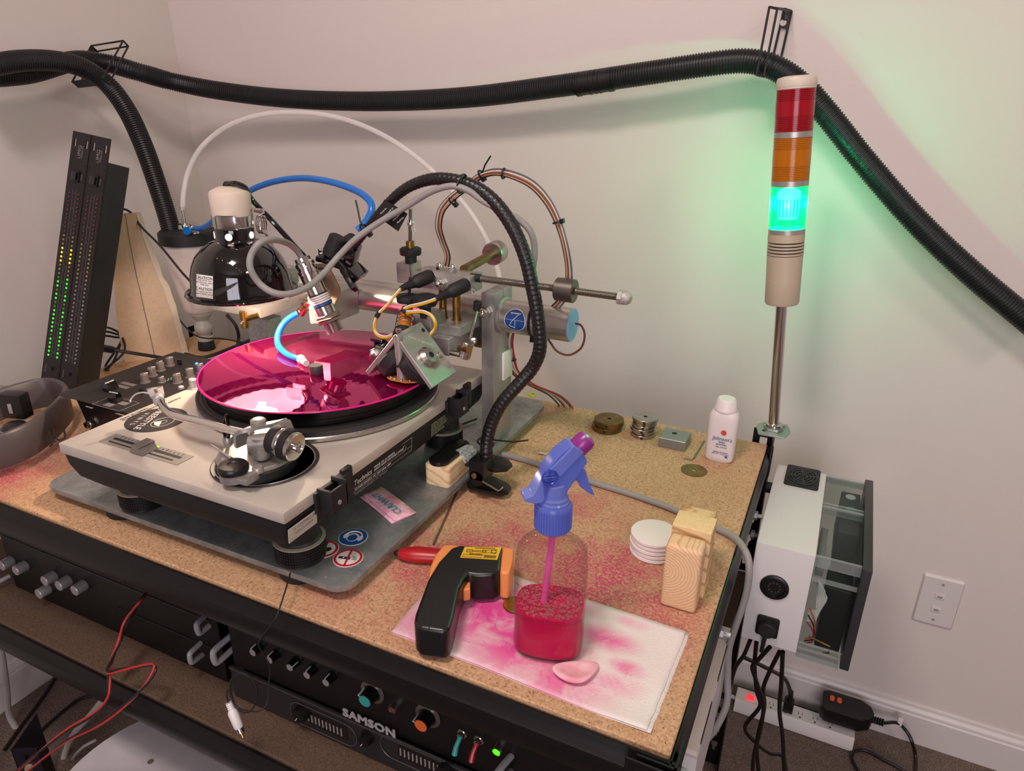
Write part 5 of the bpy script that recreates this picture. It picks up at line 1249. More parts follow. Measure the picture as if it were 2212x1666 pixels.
# clear cover
clr = mat('clear_polycarbonate', '3a3e3e', .08, trans='f6faf8', alpha=.04)
cx1 = .0905
def frame_box(g, x0, x1, y0, y1, z0, z1, t=.0016):
    g.box(x0, x1, y0, y0 + t, z0, z1); g.box(x0, x1, y1 - t, y1, z0, z1); g.box(x0, x1, y0 + t, y1 - t, z1 - t, z1); g.box(x0, x1, y0 + t, y1 - t, z0, z0 + t)
g = G(); frame_box(g, BXb + .0002, cx1, BYa + .0005, BYb - .002, BZa - .006, BZb - .002); obj('clear_cover', g, clr, cbx, 'transparent plastic side housing')
rib_m = mat('clear_rib', 'c9cccb', .12, trans='eef2f0', alpha=.16)
for (y0, y1, z0, z1) in ((1.040, 1.046, BZb - .012, BZb), (1.052, 1.055, BZb - .010, BZb), (BYa - .001, BYa + .005, BZb - .016, BZb), (BYa - .001, BYa + .003, BZb - .040, BZb - .034), (BYb - .008, BYb, BZb - .012, BZb), (BYa - .001, BYa + .004, BZa - .006, BZa + .002), (BYa - .001, BYa + .003, BZa + .010, BZa + .013), (BYa - .001, BYa + .003, BZa + .020, BZa + .022)):
    obj('cover_rib', G().box(BXb + .0004, cx1 + .0008, y0, y1, z0, z1, .0008), rib_m, cbx)
gz = mat('dark_grey_panel', '2b2b2e', .35)
obj('end_panel', G().box(cx1 + .001, cx1 + .013, BYa - .008, BYb + .004, BZa + .002, BZb + .003, .0015), gz, cbx, 'dark end panel')
obj('inner_module', G().box(.060, cx1 - .002, 1.005, 1.135, BZb - .085, BZb - .016, .002), mat('module_grey', '3c3e42', .4), cbx, 'dark module seen through the cover')
obj('inner_module', G().box(.055, cx1 - .002, BYa + .012, .965, BZa + .012, BZb - .052, .003), black_m, cbx)
m1 = P(1843, 1058, Z=BZb - .016); m2 = P(1847, 1089, Z=BZb - .016)
for c_, mm in ((V((.074, 1.118, BZb - .0155)), white_s), (V((.076, 1.078, BZb - .0155)), mat('seal_teal', '2f9a86', .5))): obj('seal', G().prism(circ(.0075, 24, .0085), 0, .0006, M=Matrix.Translation(c_)), mm, cbx)
obj('terminal_rail', G().box(.038, .048, .93, 1.03, BZb - .05, BZb - .03, .001), grey_m, cbx)
for k in range(7): obj('white_wire', G().tube(spline([V((.044, BYa + .020 + k * .003, BZb - .050 - .002 * k)), V((.058 - k * .0015, BYa + .012, BZb - .070 - .004 * k)), V((.050, BYa + .010, BZb - .092 - .003 * k)), V((.040, BYa + .014, BZb - .100 - .003 * k))], 6), .0014, 6), white_m, cbx)
for k, m_ in enumerate((red_m, cols[0], mat('orange_wire', 'c2552a', .4))): obj('inner_wire', G().tube(spline([V((.040, BYa + .012, BZa + .050 + k * .012)), V((.050, BYa + .008, BZa + .040 + k * .008)), V((.052, BYa + .009, BZa + .022 + k * .005)), V((.042, BYa + .012, BZa + .012 + k * .004))], 6), .0012, 6), m_, cbx)
obj('brass_bar', G().tube([V((.046, BYa + .007, BZa + .030)), V((.075, BYa + .006, BZa + .024)), V((.075, BYa + .006, BZa + .012)), V((.068, BYa + .006, BZa + .010))], .0016, 6), brass_m, cbx)
# cables under the box
bc = [('black cable swinging left from the box to the bench post', [(1621, 1382, .98), (1607, 1415, 1.0), (1590, 1440, 1.03), (1580, 1470, 1.06)]),
      ('black cable under the box that kinks left and loops on the carpet', [(1634, 1387, .95), (1630, 1440, .98), (1635, 1495, 1.0), (1641, 1527, 1.02), (1609, 1572, 1.04), (1635, 1607, 1.06), (1663, 1628, 1.09), (1691, 1635, 1.12), (1702, 1680, 1.08)]),
      ('black cable under the box with a bulge to the left near its top', [(1663, 1398, .94), (1635, 1429, .96), (1625, 1443, .97), (1635, 1475, .98), (1649, 1523, 1.0), (1642, 1579, 1.02), (1628, 1635, 1.04), (1625, 1690, 1.05)]),
      ('black cable crossing behind the others under the box', [(1684, 1408, .96), (1663, 1450, .98), (1649, 1488, 1.01), (1651, 1530, 1.04), (1635, 1607, 1.06), (1641, 1690, 1.05)]),
      ('rightmost black cable hanging almost straight down under the box', [(1691, 1408, .95), (1688, 1474, .97), (1684, 1537, .99), (1691, 1597, 1.01), (1695, 1690, 1.02)])]
for lb2, pts in bc: cable('black_cable', Yc(pts), .0034, black_m, lb2, 'cable', 10, 'black cables under the control box')
cable('black_cable', Yc([(1607, 1420, 1.14), (1663, 1447, 1.20), (1695, 1467, 1.26), (1707, 1495, 1.30), (1704, 1512, 1.31)]), .0042, black_m, 'black cable running behind to the upright plug in the power strip')

# ================================================================== POWER STRIP AND PLUGS
sA, sB = V((-.055, 1.305, 0)), V((.187, 1.309, 0))
ps_ = thing('power_strip', (.066, 1.307, 0), 'white power strip with glowing red switch on the carpet by the baseboard', 'power strip')
g = G(); g.loft([[(x, 1.307 + s * w_, z) for s, w_, z in ((-1, .024, .002), (-1, .026, .014), (-1, .018, .034), (1, .018, .034), (1, .026, .014), (1, .024, .002))] for x in (-.052, .190)]); obj('body', g, white_m, ps_)
g = G(); g.tube(spline([V((-.052, 1.307, .018)), V((-.075, 1.307, .016)), V((-.13, 1.30, .008)), V((-.2, 1.26, .006))], 6), .0045, 8); obj('mains_cord', g, white_m, ps_)
obj('switch', G().box(-.030, -.014, 1.297, 1.312, .0335, .0375, .001), mat('red_switch', 'd8202a', .3, emit='ff2a34', estr=1.6), ps_, 'lit red rocker switch')
for k in range(5):
    x = .022 + k * .030; g = G(); g.box(x - .0045, x - .0035, 1.303, 1.311, .034, .0344); g.box(x + .0035, x + .0045, 1.303, 1.310, .034, .0344); g.lathe([(.002, .034), (.002, .0344)], Matrix.Translation((x, 1.296, 0)), 10); obj('outlet_slots', g, matt_m, ps_)
pg = P(1703, 1525, Y=1.305)
g = G(); g.prism([(-.010, -.010), (.010, -.010), (.010, .008), (.006, .012), (-.006, .012), (-.010, .008)], .0345, .062, M=Matrix.Translation((pg.x, 1.305, 0)), bev=.001); g.lathe([(.007, .062), (.005, .078), (.0045, .086)], Matrix.Translation((pg.x, 1.307, 0)), 14)
solo('mains_plug', g, black_m, 'small black plug standing upright in the power strip', 'plug')
ga = thing('plug_adapter', P(1855, 1545, Y=1.30), 'bulky black leakage-protection plug with two orange buttons on the strip end', 'plug')
gd = V((.985, .03, -.12)).normalized(); Mg = frame(V((.162, 1.318, .074)), (0, -.15, 1), gd)
obj('body', G().prism([(-.045, -.020), (-.035, -.027), (.030, -.027), (.050, -.016), (.056, 0), (.050, .016), (.030, .026), (-.035, .026), (-.045, .020)], -.024, .014, M=Mg, bev=.004), black_m, ga)
g = G()
for k in range(5): g.lathe([(.006, k * .0045), (.0078, k * .0045 + .001), (.0078, k * .0045 + .0028), (.006, k * .0045 + .0038)], Mg @ Matrix.Translation((.054, 0, -.004)) @ Matrix.Rotation(PI / 2, 4, 'Y'), 16)
obj('strain_relief', g, rubber_m, ga)
for k in range(2): obj('button', G().prism(rrect(.009, .013, .003), .013, .016, M=Mg @ Matrix.Translation((-.026 + k * .014, .006, 0)), bev=.0006), mat('orange_button', 'd9582c', .4), ga)
e_ = Mg @ V((.076, 0, -.004))
cable('adapter_cord', [(0, 0, e_)] + Yc([(1938, 1562, 1.335), (1958, 1580, 1.335), (1970, 1603, 1.325)]) + Zc([(1978, 1640, .006), (1976, 1700, .006)]), .0034, black_m, 'black cord dropping from the bulky plug to the carpet')
cable('floor_cord', Zc([(2040, 1720, .006), (1960, 1670, .006), (1905, 1640, .006), (1868, 1622, .006), (1845, 1625, .006), (1842, 1645, .006), (1870, 1690, .006), (1900, 1740, .006)]), .0034, black_m, 'black cord making a hairpin loop on the carpet at bottom right')
g = G(); cg = P(1942, 1566, Y=1.334); g.box(cg.x - .004, cg.x + .005, cg.y - .001, cg.y + .001, cg.z - .002, cg.z + .018, .0004); solo('cord_tag', g, white_m, 'tiny white tag on the cord beside the bulky plug', 'tag')

# ================================================================== CANISTER, DRYWALL, METERS, MIXER, HEADSET
KX, KY = -1.236, 1.04
can = thing('dust_canister', (KX, KY, T), 'milky conical dust canister with black lid and blue and clear tube fittings', 'canister')
MK = Matrix.Translation((KX, KY, 0))
cz1 = P(405, 497, Y=KY).z; rl = .0585
milky = mat('milky_plastic', 'cbbcb6', .45, trans='e8dcd6', alpha=.82)
obj('lid', G().lathe([(.054, cz1 - .026), (rl, cz1 - .025), (rl, cz1 - .004), (rl - .004, cz1), (0, cz1)], MK, 56), matt_m, can, 'thick black lid')
zb0 = P(425, 668, Y=KY).z
obj('cone', G().lathe([(.0535, cz1 - .026), (.0545, cz1 - .030), (.0500, cz1 - .075), (.0440, (cz1 + zb0) / 2 - .02), (.0340, zb0 + .006), (.030, zb0), (0, zb0)], MK, 48), milky, can, 'milky tapering jar')
obj('contents', G().sphere((KX + .008, KY, (cz1 + zb0) / 2 + .028), (.040, .040, .030), 20), mat('pink_swarf', 'd8687f', .9), can, 'pink shavings glimpsed inside')
g = G(); g.lathe([(.024, zb0), (.024, zb0 - .008), (.018, zb0 - .016), (.0135, zb0 - .022), (.0135, zb0 - .026), (.0185, zb0 - .034), (.0190, zb0 - .042), (.0165, zb0 - .050), (.013, zb0 - .054), (.013, zb0 - .058), (.0165, zb0 - .060), (.0165, zb0 - .068), (.012, zb0 - .069)], MK, 32); obj('valve', g, mat('grey_abs_valve', 'a6a09a', .4), can, 'grey turned valve body')
g = G(); g.lathe([(.0175, T), (.018, T + .002), (.0165, T + .018), (.0135, zb0 - .066)], MK, 24); obj('coupling', g, rubber_m, can)
f1_ = P(407, 480, Y=KY - .01); g = G(); g.lathe([(.0165, cz1), (.0168, cz1 + .004), (.015, cz1 + .006), (.014, cz1 + .012), (.010, cz1 + .014), (.0060, cz1 + .014), (.0056, cz1 + .046), (.0045, cz1 + .047)], Matrix.Translation((P(398, 470, Y=KY).x, KY, 0)), 24); obj('straight_fitting', g, steel_m, can, 'steel fitting for the clear tube')
ex = P(419, 490, Y=KY - .02); g = G(); g.lathe([(.0095, cz1), (.0095, cz1 + .018), (.007, cz1 + .020)], Matrix.Translation((ex.x, KY - .02, 0)), 20); g.cyl((ex.x, KY - .02, cz1 + .009), (ex.x + .002, KY - .036, cz1 + .008), .0078, n=20); obj('elbow_fitting', g, steel_m, can); obj('blue_collet', G().cyl((ex.x, KY - .036, cz1 + .008), (ex.x + .001, KY - .040, cz1 + .008), .0082, n=20), blue_m, can)

dwm = mat('drywall_paper', 'c6ab94', .85, var='bfa48d', vscale=160, bump=.5, bscale=260, spec=.2)
d0, d1 = V((-1.318, .905, T)), V((-1.256, .992, T))
u_ = (P(247, 464, Y=.885), P(297, 461, Y=.945))
rings = []; nseg = 14
back = (d1 - d0).normalized().cross(V((0, 0, 1))) * -1
for k in range(nseg + 1):
    f = k / nseg; a = d0.lerp(u_[0], f); b = d1.lerp(u_[1], f)
    a = a + (b - a) * (-.04 - .12 * math.sin(PI * f)); b = b + (b - a).normalized() * (.006 * mnoise.noise(V((0, 0, f * 9))) + .004 * math.sin(f * 5))
    n_ = V((-.6, .75, 0)).normalized() * .012
    rings.append([a, b, b + n_ + (b - a).normalized() * .006, a + n_])
dw = thing('drywall_offcut', (-1.285, .95, T), 'torn beige drywall offcut leaning behind the level meters', 'board')
obj('board', G().loft(rings), dwm, dw)
obj('pencil_line', G().tube([rings[k][0].lerp(rings[k][1], .52 - .0 * k) + V((.0012, -.0016, 0)) for k in range(0, nseg + 1)], .0004, 4), dark_ink_m, dw)
g = G(); g.loft([[r[1] + V((.001, -.001, 0)), r[1] + (r[2] - r[1]) * .6 + (r[1] - r[0]).normalized() * (.006 + .006 * mnoise.noise(V((k * .7, 3, 0)))), r[2]] for k, r in enumerate(rings)]); obj('torn_edge', g, mat('gypsum', 'd8c6b4', .9, bump=.6, bscale=300), dw, 'pale crumbling gypsum edge')

# level meters
panel_m = mat('meter_panel', '1b1718', .45, spec=.4)
O = V((-1.314, .716, T)); U_ = V((.985, .17, 0)).normalized(); TOPP = V((-1.264, .858, T + .460)); Vv = (TOPP - O).normalized(); U_ = (U_ - Vv * U_.dot(Vv)).normalized(); Nn = U_.cross(Vv).normalized()
Vv = Nn.cross(U_).normalized()
UW, UH = .0395, .483
def led_mesh():
    g = G(); g.sphere((0, 0, 0), (.00215, .00215, .0014), 8); me = bpy.data.meshes.new('led'); g.bm.to_mesh(me); g.bm.free(); return me
def ledmat(n, c, e): return mat(n, c, .3, emit=(c if e else None), estr=e)
LG, LGd, LYl, LYd, LR, LO = ledmat('led_green', '35d838', .75), ledmat('led_green_dim', '27692e', .35), ledmat('led_yellow', 'f0cc20', .8), ledmat('led_amber_off', '8c7a45', 0), ledmat('led_red_off', '58202a', 0), ledmat('led_clear_off', '6e6a68', 0)
lmeshes = {}
for m_ in (LG, LGd, LYl, LYd, LR, LO):
    me = led_mesh(); me.materials.append(m_); me.polygons.foreach_set('use_smooth', [True] * len(me.polygons)); lmeshes[m_.name] = me
for ui in range(2):
    o_ = O + U_ * (ui * (UW + .0004)) + Nn * (-.001 * ui)
    Mm = Matrix(((U_.x, Vv.x, Nn.x, o_.x), (U_.y, Vv.y, Nn.y, o_.y), (U_.z, Vv.z, Nn.z, o_.z), (0, 0, 0, 1)))
    mt_ = thing('level_meter', o_, ('left black rack level meter with lit green and yellow lamps, standing upright', 'right black rack level meter with unlit lamps, standing upright')[ui], 'audio meter', 'rack level meters')
    # front panel with four open slots at the top corners
    g = G(); w = UW; sl = [(.0055, .0095), (w - .0095, w - .0055)]
    for z in (0, ):
        g.box(0, w, 0, UH - .0255, -.003, 0, M=Mm); g.box(0, w, UH - .0125, UH, -.003, 0, M=Mm)
        g.box(0, .0045, UH - .0255, UH - .0125, -.003, 0, M=Mm); g.box(.0095, w - .0095, UH - .0255, UH - .0125, -.003, 0, M=Mm); g.box(w - .0045, w, UH - .0255, UH - .0125, -.003, 0, M=Mm)
    obj('panel', g, panel_m, mt_, 'satin black front panel')
    obj('chassis', G().box(.001, w - .001, .018, UH - .040, -.052, -.003, .001, M=Mm), mat('chassis_black', '16191a', .4), mt_)
    ch = [c for c in mt_.children if c.name.startswith('chassis')]
    # power rocker
    rk_ = obj('rocker_switch', G().box(w * .30, w * .70, UH - .086, UH - .066, 0, .003, .0008, M=Mm), black_m, mt_)
    obj('rocker', G().box(w * .36, w * .64, UH - .083, UH - .069, .002, .007, .001, M=Mm @ Matrix.Translation((0, 0, 0))), gloss_m, rk_)
    text('lettering', 'i.IMG', .0105, Mm @ Matrix.Translation((w * .50, UH - .045, .0003)) @ Matrix.Rotation(PI / 2, 4, 'Z'), mat('silver_ink', '7c7678', .5), mt_, .0001, 'LEFT')
    text('lettering', 'STAGE LINE', .0036, Mm @ Matrix.Translation((w * .66, UH - .043, .0003)) @ Matrix.Rotation(PI / 2, 4, 'Z'), dim_ink_m, mt_, .0001, 'LEFT', 1.1)
    text('lettering', 'POWER', .0032, Mm @ Matrix.Translation((w * .80, UH - .082, .0003)) @ Matrix.Rotation(PI / 2, 4, 'Z'), dim_ink_m, mt_, .0001)
    g = G()
    for x in (.42, .60): g.box(w * x - .0002, w * x + .0002, .075, UH - .100, 0, .0002, M=Mm)
    for k in range(12): g.box(w * .49, w * .53, .085 + k * .0265, .0863 + k * .0265, 0, .0003, M=Mm)
    obj('scale_lines', g, mat('scale_ink', '6a6264', .6), mt_)
    for c in range(2):
        for k in range(40):
            if ui == 0: m_ = (LG if (k + c * 3) % 7 not in (5,) and k not in (12, 13, 16) else LGd) if k < 20 else (LYl if k in (23, 24, 25, 26) else (LYd if k < 30 else LR))
            else: m_ = LO if k < 20 else (LYd if k < 29 else LR)
            e = bpy.data.objects.new('led', lmeshes[m_.name]); COL.objects.link(e); e.parent = mt_
            e.matrix_local = Matrix.Translation(-V(o_)) @ Mm @ Matrix.Translation((w * (.26 if c == 0 else .77), .078 + k * .00765, .0004))
    for k, (x, y) in enumerate(((.30, .022), (.72, .022))):
        obj('trim_knob', G().lathe([(.0052, 0), (.0052, .0006), (.0036, .001), (.0036, .007), (.003, .0075), (0, .0075)], Mm @ Matrix.Translation((w * x, y, 0)), 18), mat('cream_knob', '9a9088', .4), mt_)
    obj('slide_switch', G().box(w * .45, w * .62, .052, .057, 0, .003, .0005, M=Mm), black_m, mt_)
    text('lettering', 'PEAK HOLD', .0026, Mm @ Matrix.Translation((w * .2, .045, .0003)) @ Matrix.Rotation(PI / 2, 4, 'Z'), dim_ink_m, mt_, .0001)
    for x, y in ((.1, UH - .055), (.9, UH - .055)): obj('panel_screw', G().lathe([(.002, 0), (.0018, .0008), (0, .001)], Mm @ Matrix.Translation((w * x, y, 0)), 10), matt_m, mt_)
# jack cable with red ring from the meters
xc = thing('audio_cable', P(262, 757, Y=.83), 'black audio cable with red-ringed connector leaving the right level meter', 'cable')
a, b = P(218, 752, Y=.83), P(238, 755, Y=.83); dx_ = (b - a).normalized()
obj('red_ring', G().cyl(a, a + dx_ * .012, .0075, n=20, bev=.001), red_m, xc, 'red ring'); obj('shell', G().lathe([(.0072, 0), (.0072, .020), (.0045, .032)], frame(a + dx_ * .012, dx_), 20), black_m, xc)
obj('cord', G().tube(spline([a + dx_ * .042, P(300, 765, Y=.85), P(350, 773, Y=.86), P(392, 780, Y=.862)], 8), .0035, 8), matt_m, xc)
cable('black_lead', [(250, 455, ('Y', .88)), (268, 452, ('Y', .90)), (285, 462, ('Y', .94)), (305, 490, ('Y', .94)), (345, 530, ('Y', .94)), (390, 585, ('Y', .94)), (420, 620, ('Y', .93)), (440, 660, ('Y', .93))], .0022, matt_m, 'thin black lead from the meters passing behind the heat lamp')
cable('black_lead', [(490, 680, ('Y', 1.02)), (510, 705, ('Y', 1.02)), (515, 735, ('Y', 1.03)), (500, 765, ('Y', .96)), (440, 785, ('Y', .90)), (400, 782, ('Y', .87))], .0034, matt_m, 'thick black lead curling behind the grey column')
cable('black_lead', [(370, 660, ('Y', 1.06)), (395, 700, ('Y', 1.03)), (430, 728, ('Y', 1.0)), (480, 732, ('Y', 1.0)), (525, 740, ('Y', .98))], .0016, matt_m, 'thin black lead crossing beneath the canister valve')
for k in range(3): cable('black_lead', [(222, 705 + k * 10, ('Y', .86)), (245, 712 + k * 8, ('Y', .90)), (262, 725 + k * 6, ('Y', .90)), (268 - k * 20, 760 + k * 15, ('Y', .88)), (225 + k * 5, 800, ('Y', .84))], .0022, matt_m, ('highest', 'middle', 'lowest')[k] + ' black lead in the tangle between meters and drywall', 'cable', 8, 'tangled leads behind the meters')

# mixer
MX0, MX1, MY0, MY1, MZ = -1.050, -.845, .598, .815, .838
mx = thing('dj_mixer', ((MX0 + MX1) / 2, .73, T), 'dusty black two-channel audio mixer left of the turntable', 'mixer')
obj('face_plate', G().box(MX0, MX1, MY0, MY1, MZ - .002, MZ, .0004, seg=1), mat('dusty_black', '1a1718', .5, var='262222', vscale=14), mx)
g = G(); g.loft([[(x, y, z) for x, y in ((MX0 + d, MY0 + .012 + d * .6), (MX1 - d, MY0 + .012 + d * .6), (MX1 - d, MY1 - .01), (MX0 + d, MY1 - .01))] for z, d in ((MZ - .002, .010), (T + .012, .022), (T + .002, .026))]); obj('chassis', g, black_m, mx)
for x in (MX0 + .035, MX1 - .035):
    for y in (MY0 + .05, MY1 - .04): obj('foot', G().lathe([(.008, T), (.009, T + .006)], Matrix.Translation((x, y, 0)), 16), rubber_m, mx)
km = mat('ribbed_knob_grey', '5b5250', .55, bump=.2, bscale=700)
for px, py in ((314, 826), (330, 812), (348, 800), (368, 790), (350, 826), (384, 827), (411, 815), (434, 805)):
    c = P(px, py, Z=MZ); small = (px, py) == (350, 826); r = .0062 if not small else .0048
    pr = [(r * 1.25, 0), (r * 1.25, .0015), (r, .002), (r * .92, .014 if not small else .008), (r * .8, .0148 if not small else .0086), (0, .0148 if not small else .0086)]
    kb = obj('knob', G().lathe(pr, Matrix.Translation(c), 22), km, mx)
    g = G()
    for k in range(14): g.box(-.0005, .0005, r * .90, r * 1.02, .002, .0125 if not small else .007, M=Matrix.Translation(c) @ Matrix.Rotation(2 * PI * k / 14, 4, 'Z'))
    rbb = obj('knurling', g, km, kb); rbb['kind'] = 'stuff'
    obj('pointer', G().box(-.0009, .0009, 0, r * .98, .0140 if not small else .0080, .0152 if not small else .0090, M=Matrix.Translation(c) @ Matrix.Rotation(random.uniform(-.8, .8), 4, 'Z')), ink_m, kb)
for px, py, rz in ((240, 842, 1.57), (249, 866, 0.0)):
    c = P(px, py, Z=MZ); g = G(); g.loft([[(x * w_, y * w_ * .55, z) for x, y in ((-1, -1), (1, -1), (1, 1), (-1, 1))] for w_, z in ((.010, .001), (.0095, .006), (.0075, .013))], M=Matrix.Translation(c) @ Matrix.Rotation(rz + .1, 4, 'Z')); fd_ = obj('fader_cap', g, gloss_m, mx)
    obj('pointer', G().box(-.0080, .0080, -.0006, .0006, .0128, .0138, M=Matrix.Translation(c) @ Matrix.Rotation(rz + .1, 4, 'Z')), ink_m, fd_)
g = G(); c = P(268, 832, Z=MZ)
for s in (-1, 1):
    for k in range(9): g.box(c.x - .012 + k * .0035, c.x - .0112 + k * .0035, c.y + s * .006 - .004, c.y + s * .006 + .004, MZ, MZ + .0003)
c = P(250, 872, Z=MZ)
for a_, b_, w_, h_ in ((0, -.017, .058, .0004), (0, .017, .058, .0004)): g.box(c.x - w_ / 2, c.x + w_ / 2, c.y + b_, c.y + b_ + h_, MZ, MZ + .0003)
for s in (-1, 1): g.box(c.x + s * .029, c.x + s * .0294, c.y - .017, c.y + .017, MZ, MZ + .0003)
for k in range(8):
    g.box(c.x - .012, c.x + .004, c.y - .012 + k * .0012, c.y - .0115 + k * .0012, MZ, MZ + .0003); g.box(c.x + .002, c.x + .018, c.y + .001 + k * .0012, c.y + .0015 + k * .0012, MZ, MZ + .0003)
obj('printed_marks', g, dim_ink_m, mx)
for k in range(2):
    for j in range(6): obj('meter_lamp', G().sphere(P(362, 820 - 0, Z=MZ) + V((.006 * k + j * .0008, j * .0050 - .004, .0006)), (.0014, .0014, .0012), 8), mat('meter_lamp_green', '5f7d66', .4), mx)
obj('power_lamp', G().sphere(P(425, 786, Z=MZ + .001), .0026, 10), mat('blue_led', '2a50ff', .3, emit='2a60ff', estr=6), mx, 'glowing blue lamp')
for px, py in ((389, 788), (197 + 110, 852)):
    c = P(px, py, Z=MZ); g = G(); g.box(-.003, .003, -.002, .002, 0, .009, .0006, M=Matrix.Translation(c)); obj('toggle', g, gloss_m, mx)
text('lettering', 'PHONES', .0042, Matrix.Translation(P(185, 878, Z=MZ + .0002)), dim_ink_m, mx, .0001); text('lettering', 'X-FADER', .0042, Matrix.Translation(P(250, 893, Z=MZ + .0002)), dim_ink_m, mx, .0001)
jk = P(197, 915, Y=MY0 + .022); g = G(); hexnut(g, (jk.x, MY0 + .020, jk.z), (0, -1, 0), .0075, .003); g.lathe([(.0052, .003), (.0055, .007), (.003, .0075), (.0028, .002), (0, .002)], frame((jk.x, MY0 + .020, jk.z), (0, -1, 0)), 20); obj('headphone_jack', g, steel_m, mx)

# headset
band_o = [(-60, 985), (-20, 975), (25, 962), (70, 940), (112, 908), (140, 878), (146, 862), (136, 850), (112, 843), (80, 846), (45, 855), (10, 866), (-30, 880)]
pts = spline([P(x, y, Z=.790) for x, y in band_o], 6)
hset = thing('headset', (-1.12, .59, T), 'grey headset band lying on its side at the left edge of the bench', 'headset')
def band(pts, h0, h1, th, m, nm, lab=None, par=None, off=0):
    rings = []
    for i, p in enumerate(pts):
        t_ = (pts[min(i + 1, len(pts) - 1)] - pts[max(0, i - 1)]).normalized(); n_ = t_.cross(V((0, 0, 1))).normalized()
        tw2 = n_ * off
        rings.append([p + tw2 + n_ * th + V((0, 0, h0 + .003)), p + tw2 + n_ * th + V((0, 0, h1 - .003)), p + tw2 + n_ * th * .5 + V((0, 0, h1)), p + tw2 - n_ * th * .5 + V((0, 0, h1)), p + tw2 - n_ * th + V((0, 0, h1 - .003)), p + tw2 - n_ * th + V((0, 0, h0 + .003)), p + tw2 - n_ * th * .5 + V((0, 0, h0)), p + tw2 + n_ * th * .5 + V((0, 0, h0))])
    return obj(nm, G().loft(rings), m, par, lab, ang=50)
band(pts, -.030, .022, .0045, mat('headset_grey', '4b4346', .42), 'band', 'satin grey curved band', hset)
band(pts[len(pts) * 28 // 100:len(pts) * 66 // 100], -.034, .024, .006, mat('headset_black', '1a1719', .5), 'end_cover', 'black end piece', hset, -.001) if False else None
g = G(); band_in = [p for p in pts]; 
c1 = pts[len(pts) * 3 // 10]; 
text('lettering', 'JU', .030, frame(P(104, 945, Z=.775), ((.80, -.60, .05)), (.62, .78, 0)), mat('headset_ink', '151214', .5), hset, .0006, 'LEFT', .95, xs=.9)
bxp = P(33, 872, Z=.815); obj('lamp_unit', G().box(-.019, .019, -.010, .010, -.022, .018, .002, M=Matrix.Translation(bxp) @ Matrix.Rotation(.3, 4, 'Z')), black_m, hset, 'square black unit clipped on the band')
obj('unit_slider', G().box(-.003, .003, -.0125, -.0095, -.012, .004, .001, M=Matrix.Translation(bxp) @ Matrix.Rotation(.3, 4, 'Z')), silverknob_m, hset)
dl = P(32, 923, Z=.785); g = G(); g.lathe([(.020, -.010), (.0205, -.002), (.0195, .0), (.014, .006), (.006, .009), (0, .0095)], Matrix.Translation(dl), 32); obj('dial', g, mat('dial_black', '1c1a1c', .35), hset, 'round black dial'); obj('dial_ring', G().lathe([(.0196, -.0015), (.0206, -.001), (.0204, .0004), (.0194, .0004)], Matrix.Translation(dl), 40, cap=False), steel_m, hset)
obj('red_button', G().sphere(P(8, 927, Z=.782), (.006, .005, .004), 12), red_m, hset)
cable('braided_cord', Yc([(-30, 838, .66), (10, 835, .66), (40, 845, .65), (54, 862, .64), (50, 885, .63), (35, 905, .62)]), .0022, mat('braided_white', 'b8aca2', .6, var='4a4240', vscale=500, vdetail=1), 'black and white braided cord arching above the headset', 'cable', 8)
g = G(); s0, s1 = P(20, 978, Z=T + .006), P(108, 950, Z=T + .006)
for o2_ in (V((0, 0, 0)), V((-.012, .020, 0))): g.tube([s0 + o2_, s1 + o2_], .0030, 8)
for p in (s0, s1): g.lathe([(.006, -.006), (.0065, .002), (.005, .004)], Matrix.Translation(p), 16)
obj('wire_rest', g, silverknob_m, hset, 'thin metal rest under the band')
obj('copper_clip', G().cyl(s0 + V((0, 0, .003)), s0 + V((0, .002, .028)), .0040, n=10), mat('copper_clip', 'b06a35', .4, .8), hset)

# ================================================================== RACK GEAR ON THE LOWER SHELF
SZ = .490
blk = mat('rack_black', '0e0d0e', .42, spec=.35); blk2 = mat('rack_charcoal', '171516', .5)
def unit(name, x0, x1, yf, z0, z1, dpt, label, cat, m=None):
    u = thing(name, ((x0 + x1) / 2, yf + dpt / 2, z0), label, cat)
    obj('chassis', G().box(x0 + .02, x1 - .02, yf + .003, yf + dpt, z0 + .002, z1 - .003, .001), blk, u)
    obj('panel', G().box(x0, x1, yf, yf + .003, z0, z1, .0008, seg=1), m or blk, u)
    return u
# left units
YF = .522
ul_ = unit('rack_unit', -1.17, -.688, YF, SZ, .600, .28, 'black rack unit with six silver knobs on the lower shelf at left', 'rack unit')
for px, py in ((20, 1215), (50, 1225), (112, 1247), (143, 1257), (177, 1267), (99, 1275)):
    c = P(px + 6, py - 4, Y=YF); g = G(); g.lathe([(.0088, 0), (.0090, .001), (.0086, .0165), (.0078, .0175), (0, .0176)], frame((c.x, YF, c.z), (0, -1, 0)), 26); kb = obj('knob', g, silverknob_m, ul_, 'silver cylindrical knob')
g = G(); g.box(-1.16, -.70, YF - .0012, YF, .594, .5955); g.box(-.90, -.70, YF - .0015, YF, .545, .5462); obj('edge_line', g, mat('dull_edge', '3c383a', .4, .4), ul_)
ul2 = unit('rack_unit', -1.17, -.688, YF + .008, .602, .668, .28, 'plain black rack unit stacked above the silver-knobbed one', 'rack unit', blk2)
hm = mat('grey_handle', '8a888c', .4)
def handle(par, a1, a2, a3, a4, r, yo):
    g = G(); p1, p2, p3, p4 = P(*a1, Y=YF), P(*a2, Y=YF - yo), P(*a3, Y=YF - yo), P(*a4, Y=YF)
    g.tube(spline([p1, p1.lerp(p2, .85), p2.lerp(p3, .22), p2.lerp(p3, .78), p4.lerp(p3, .85), p4], 5), r, 10); return obj('handle', g, hm, par, 'grey bent rod handle')
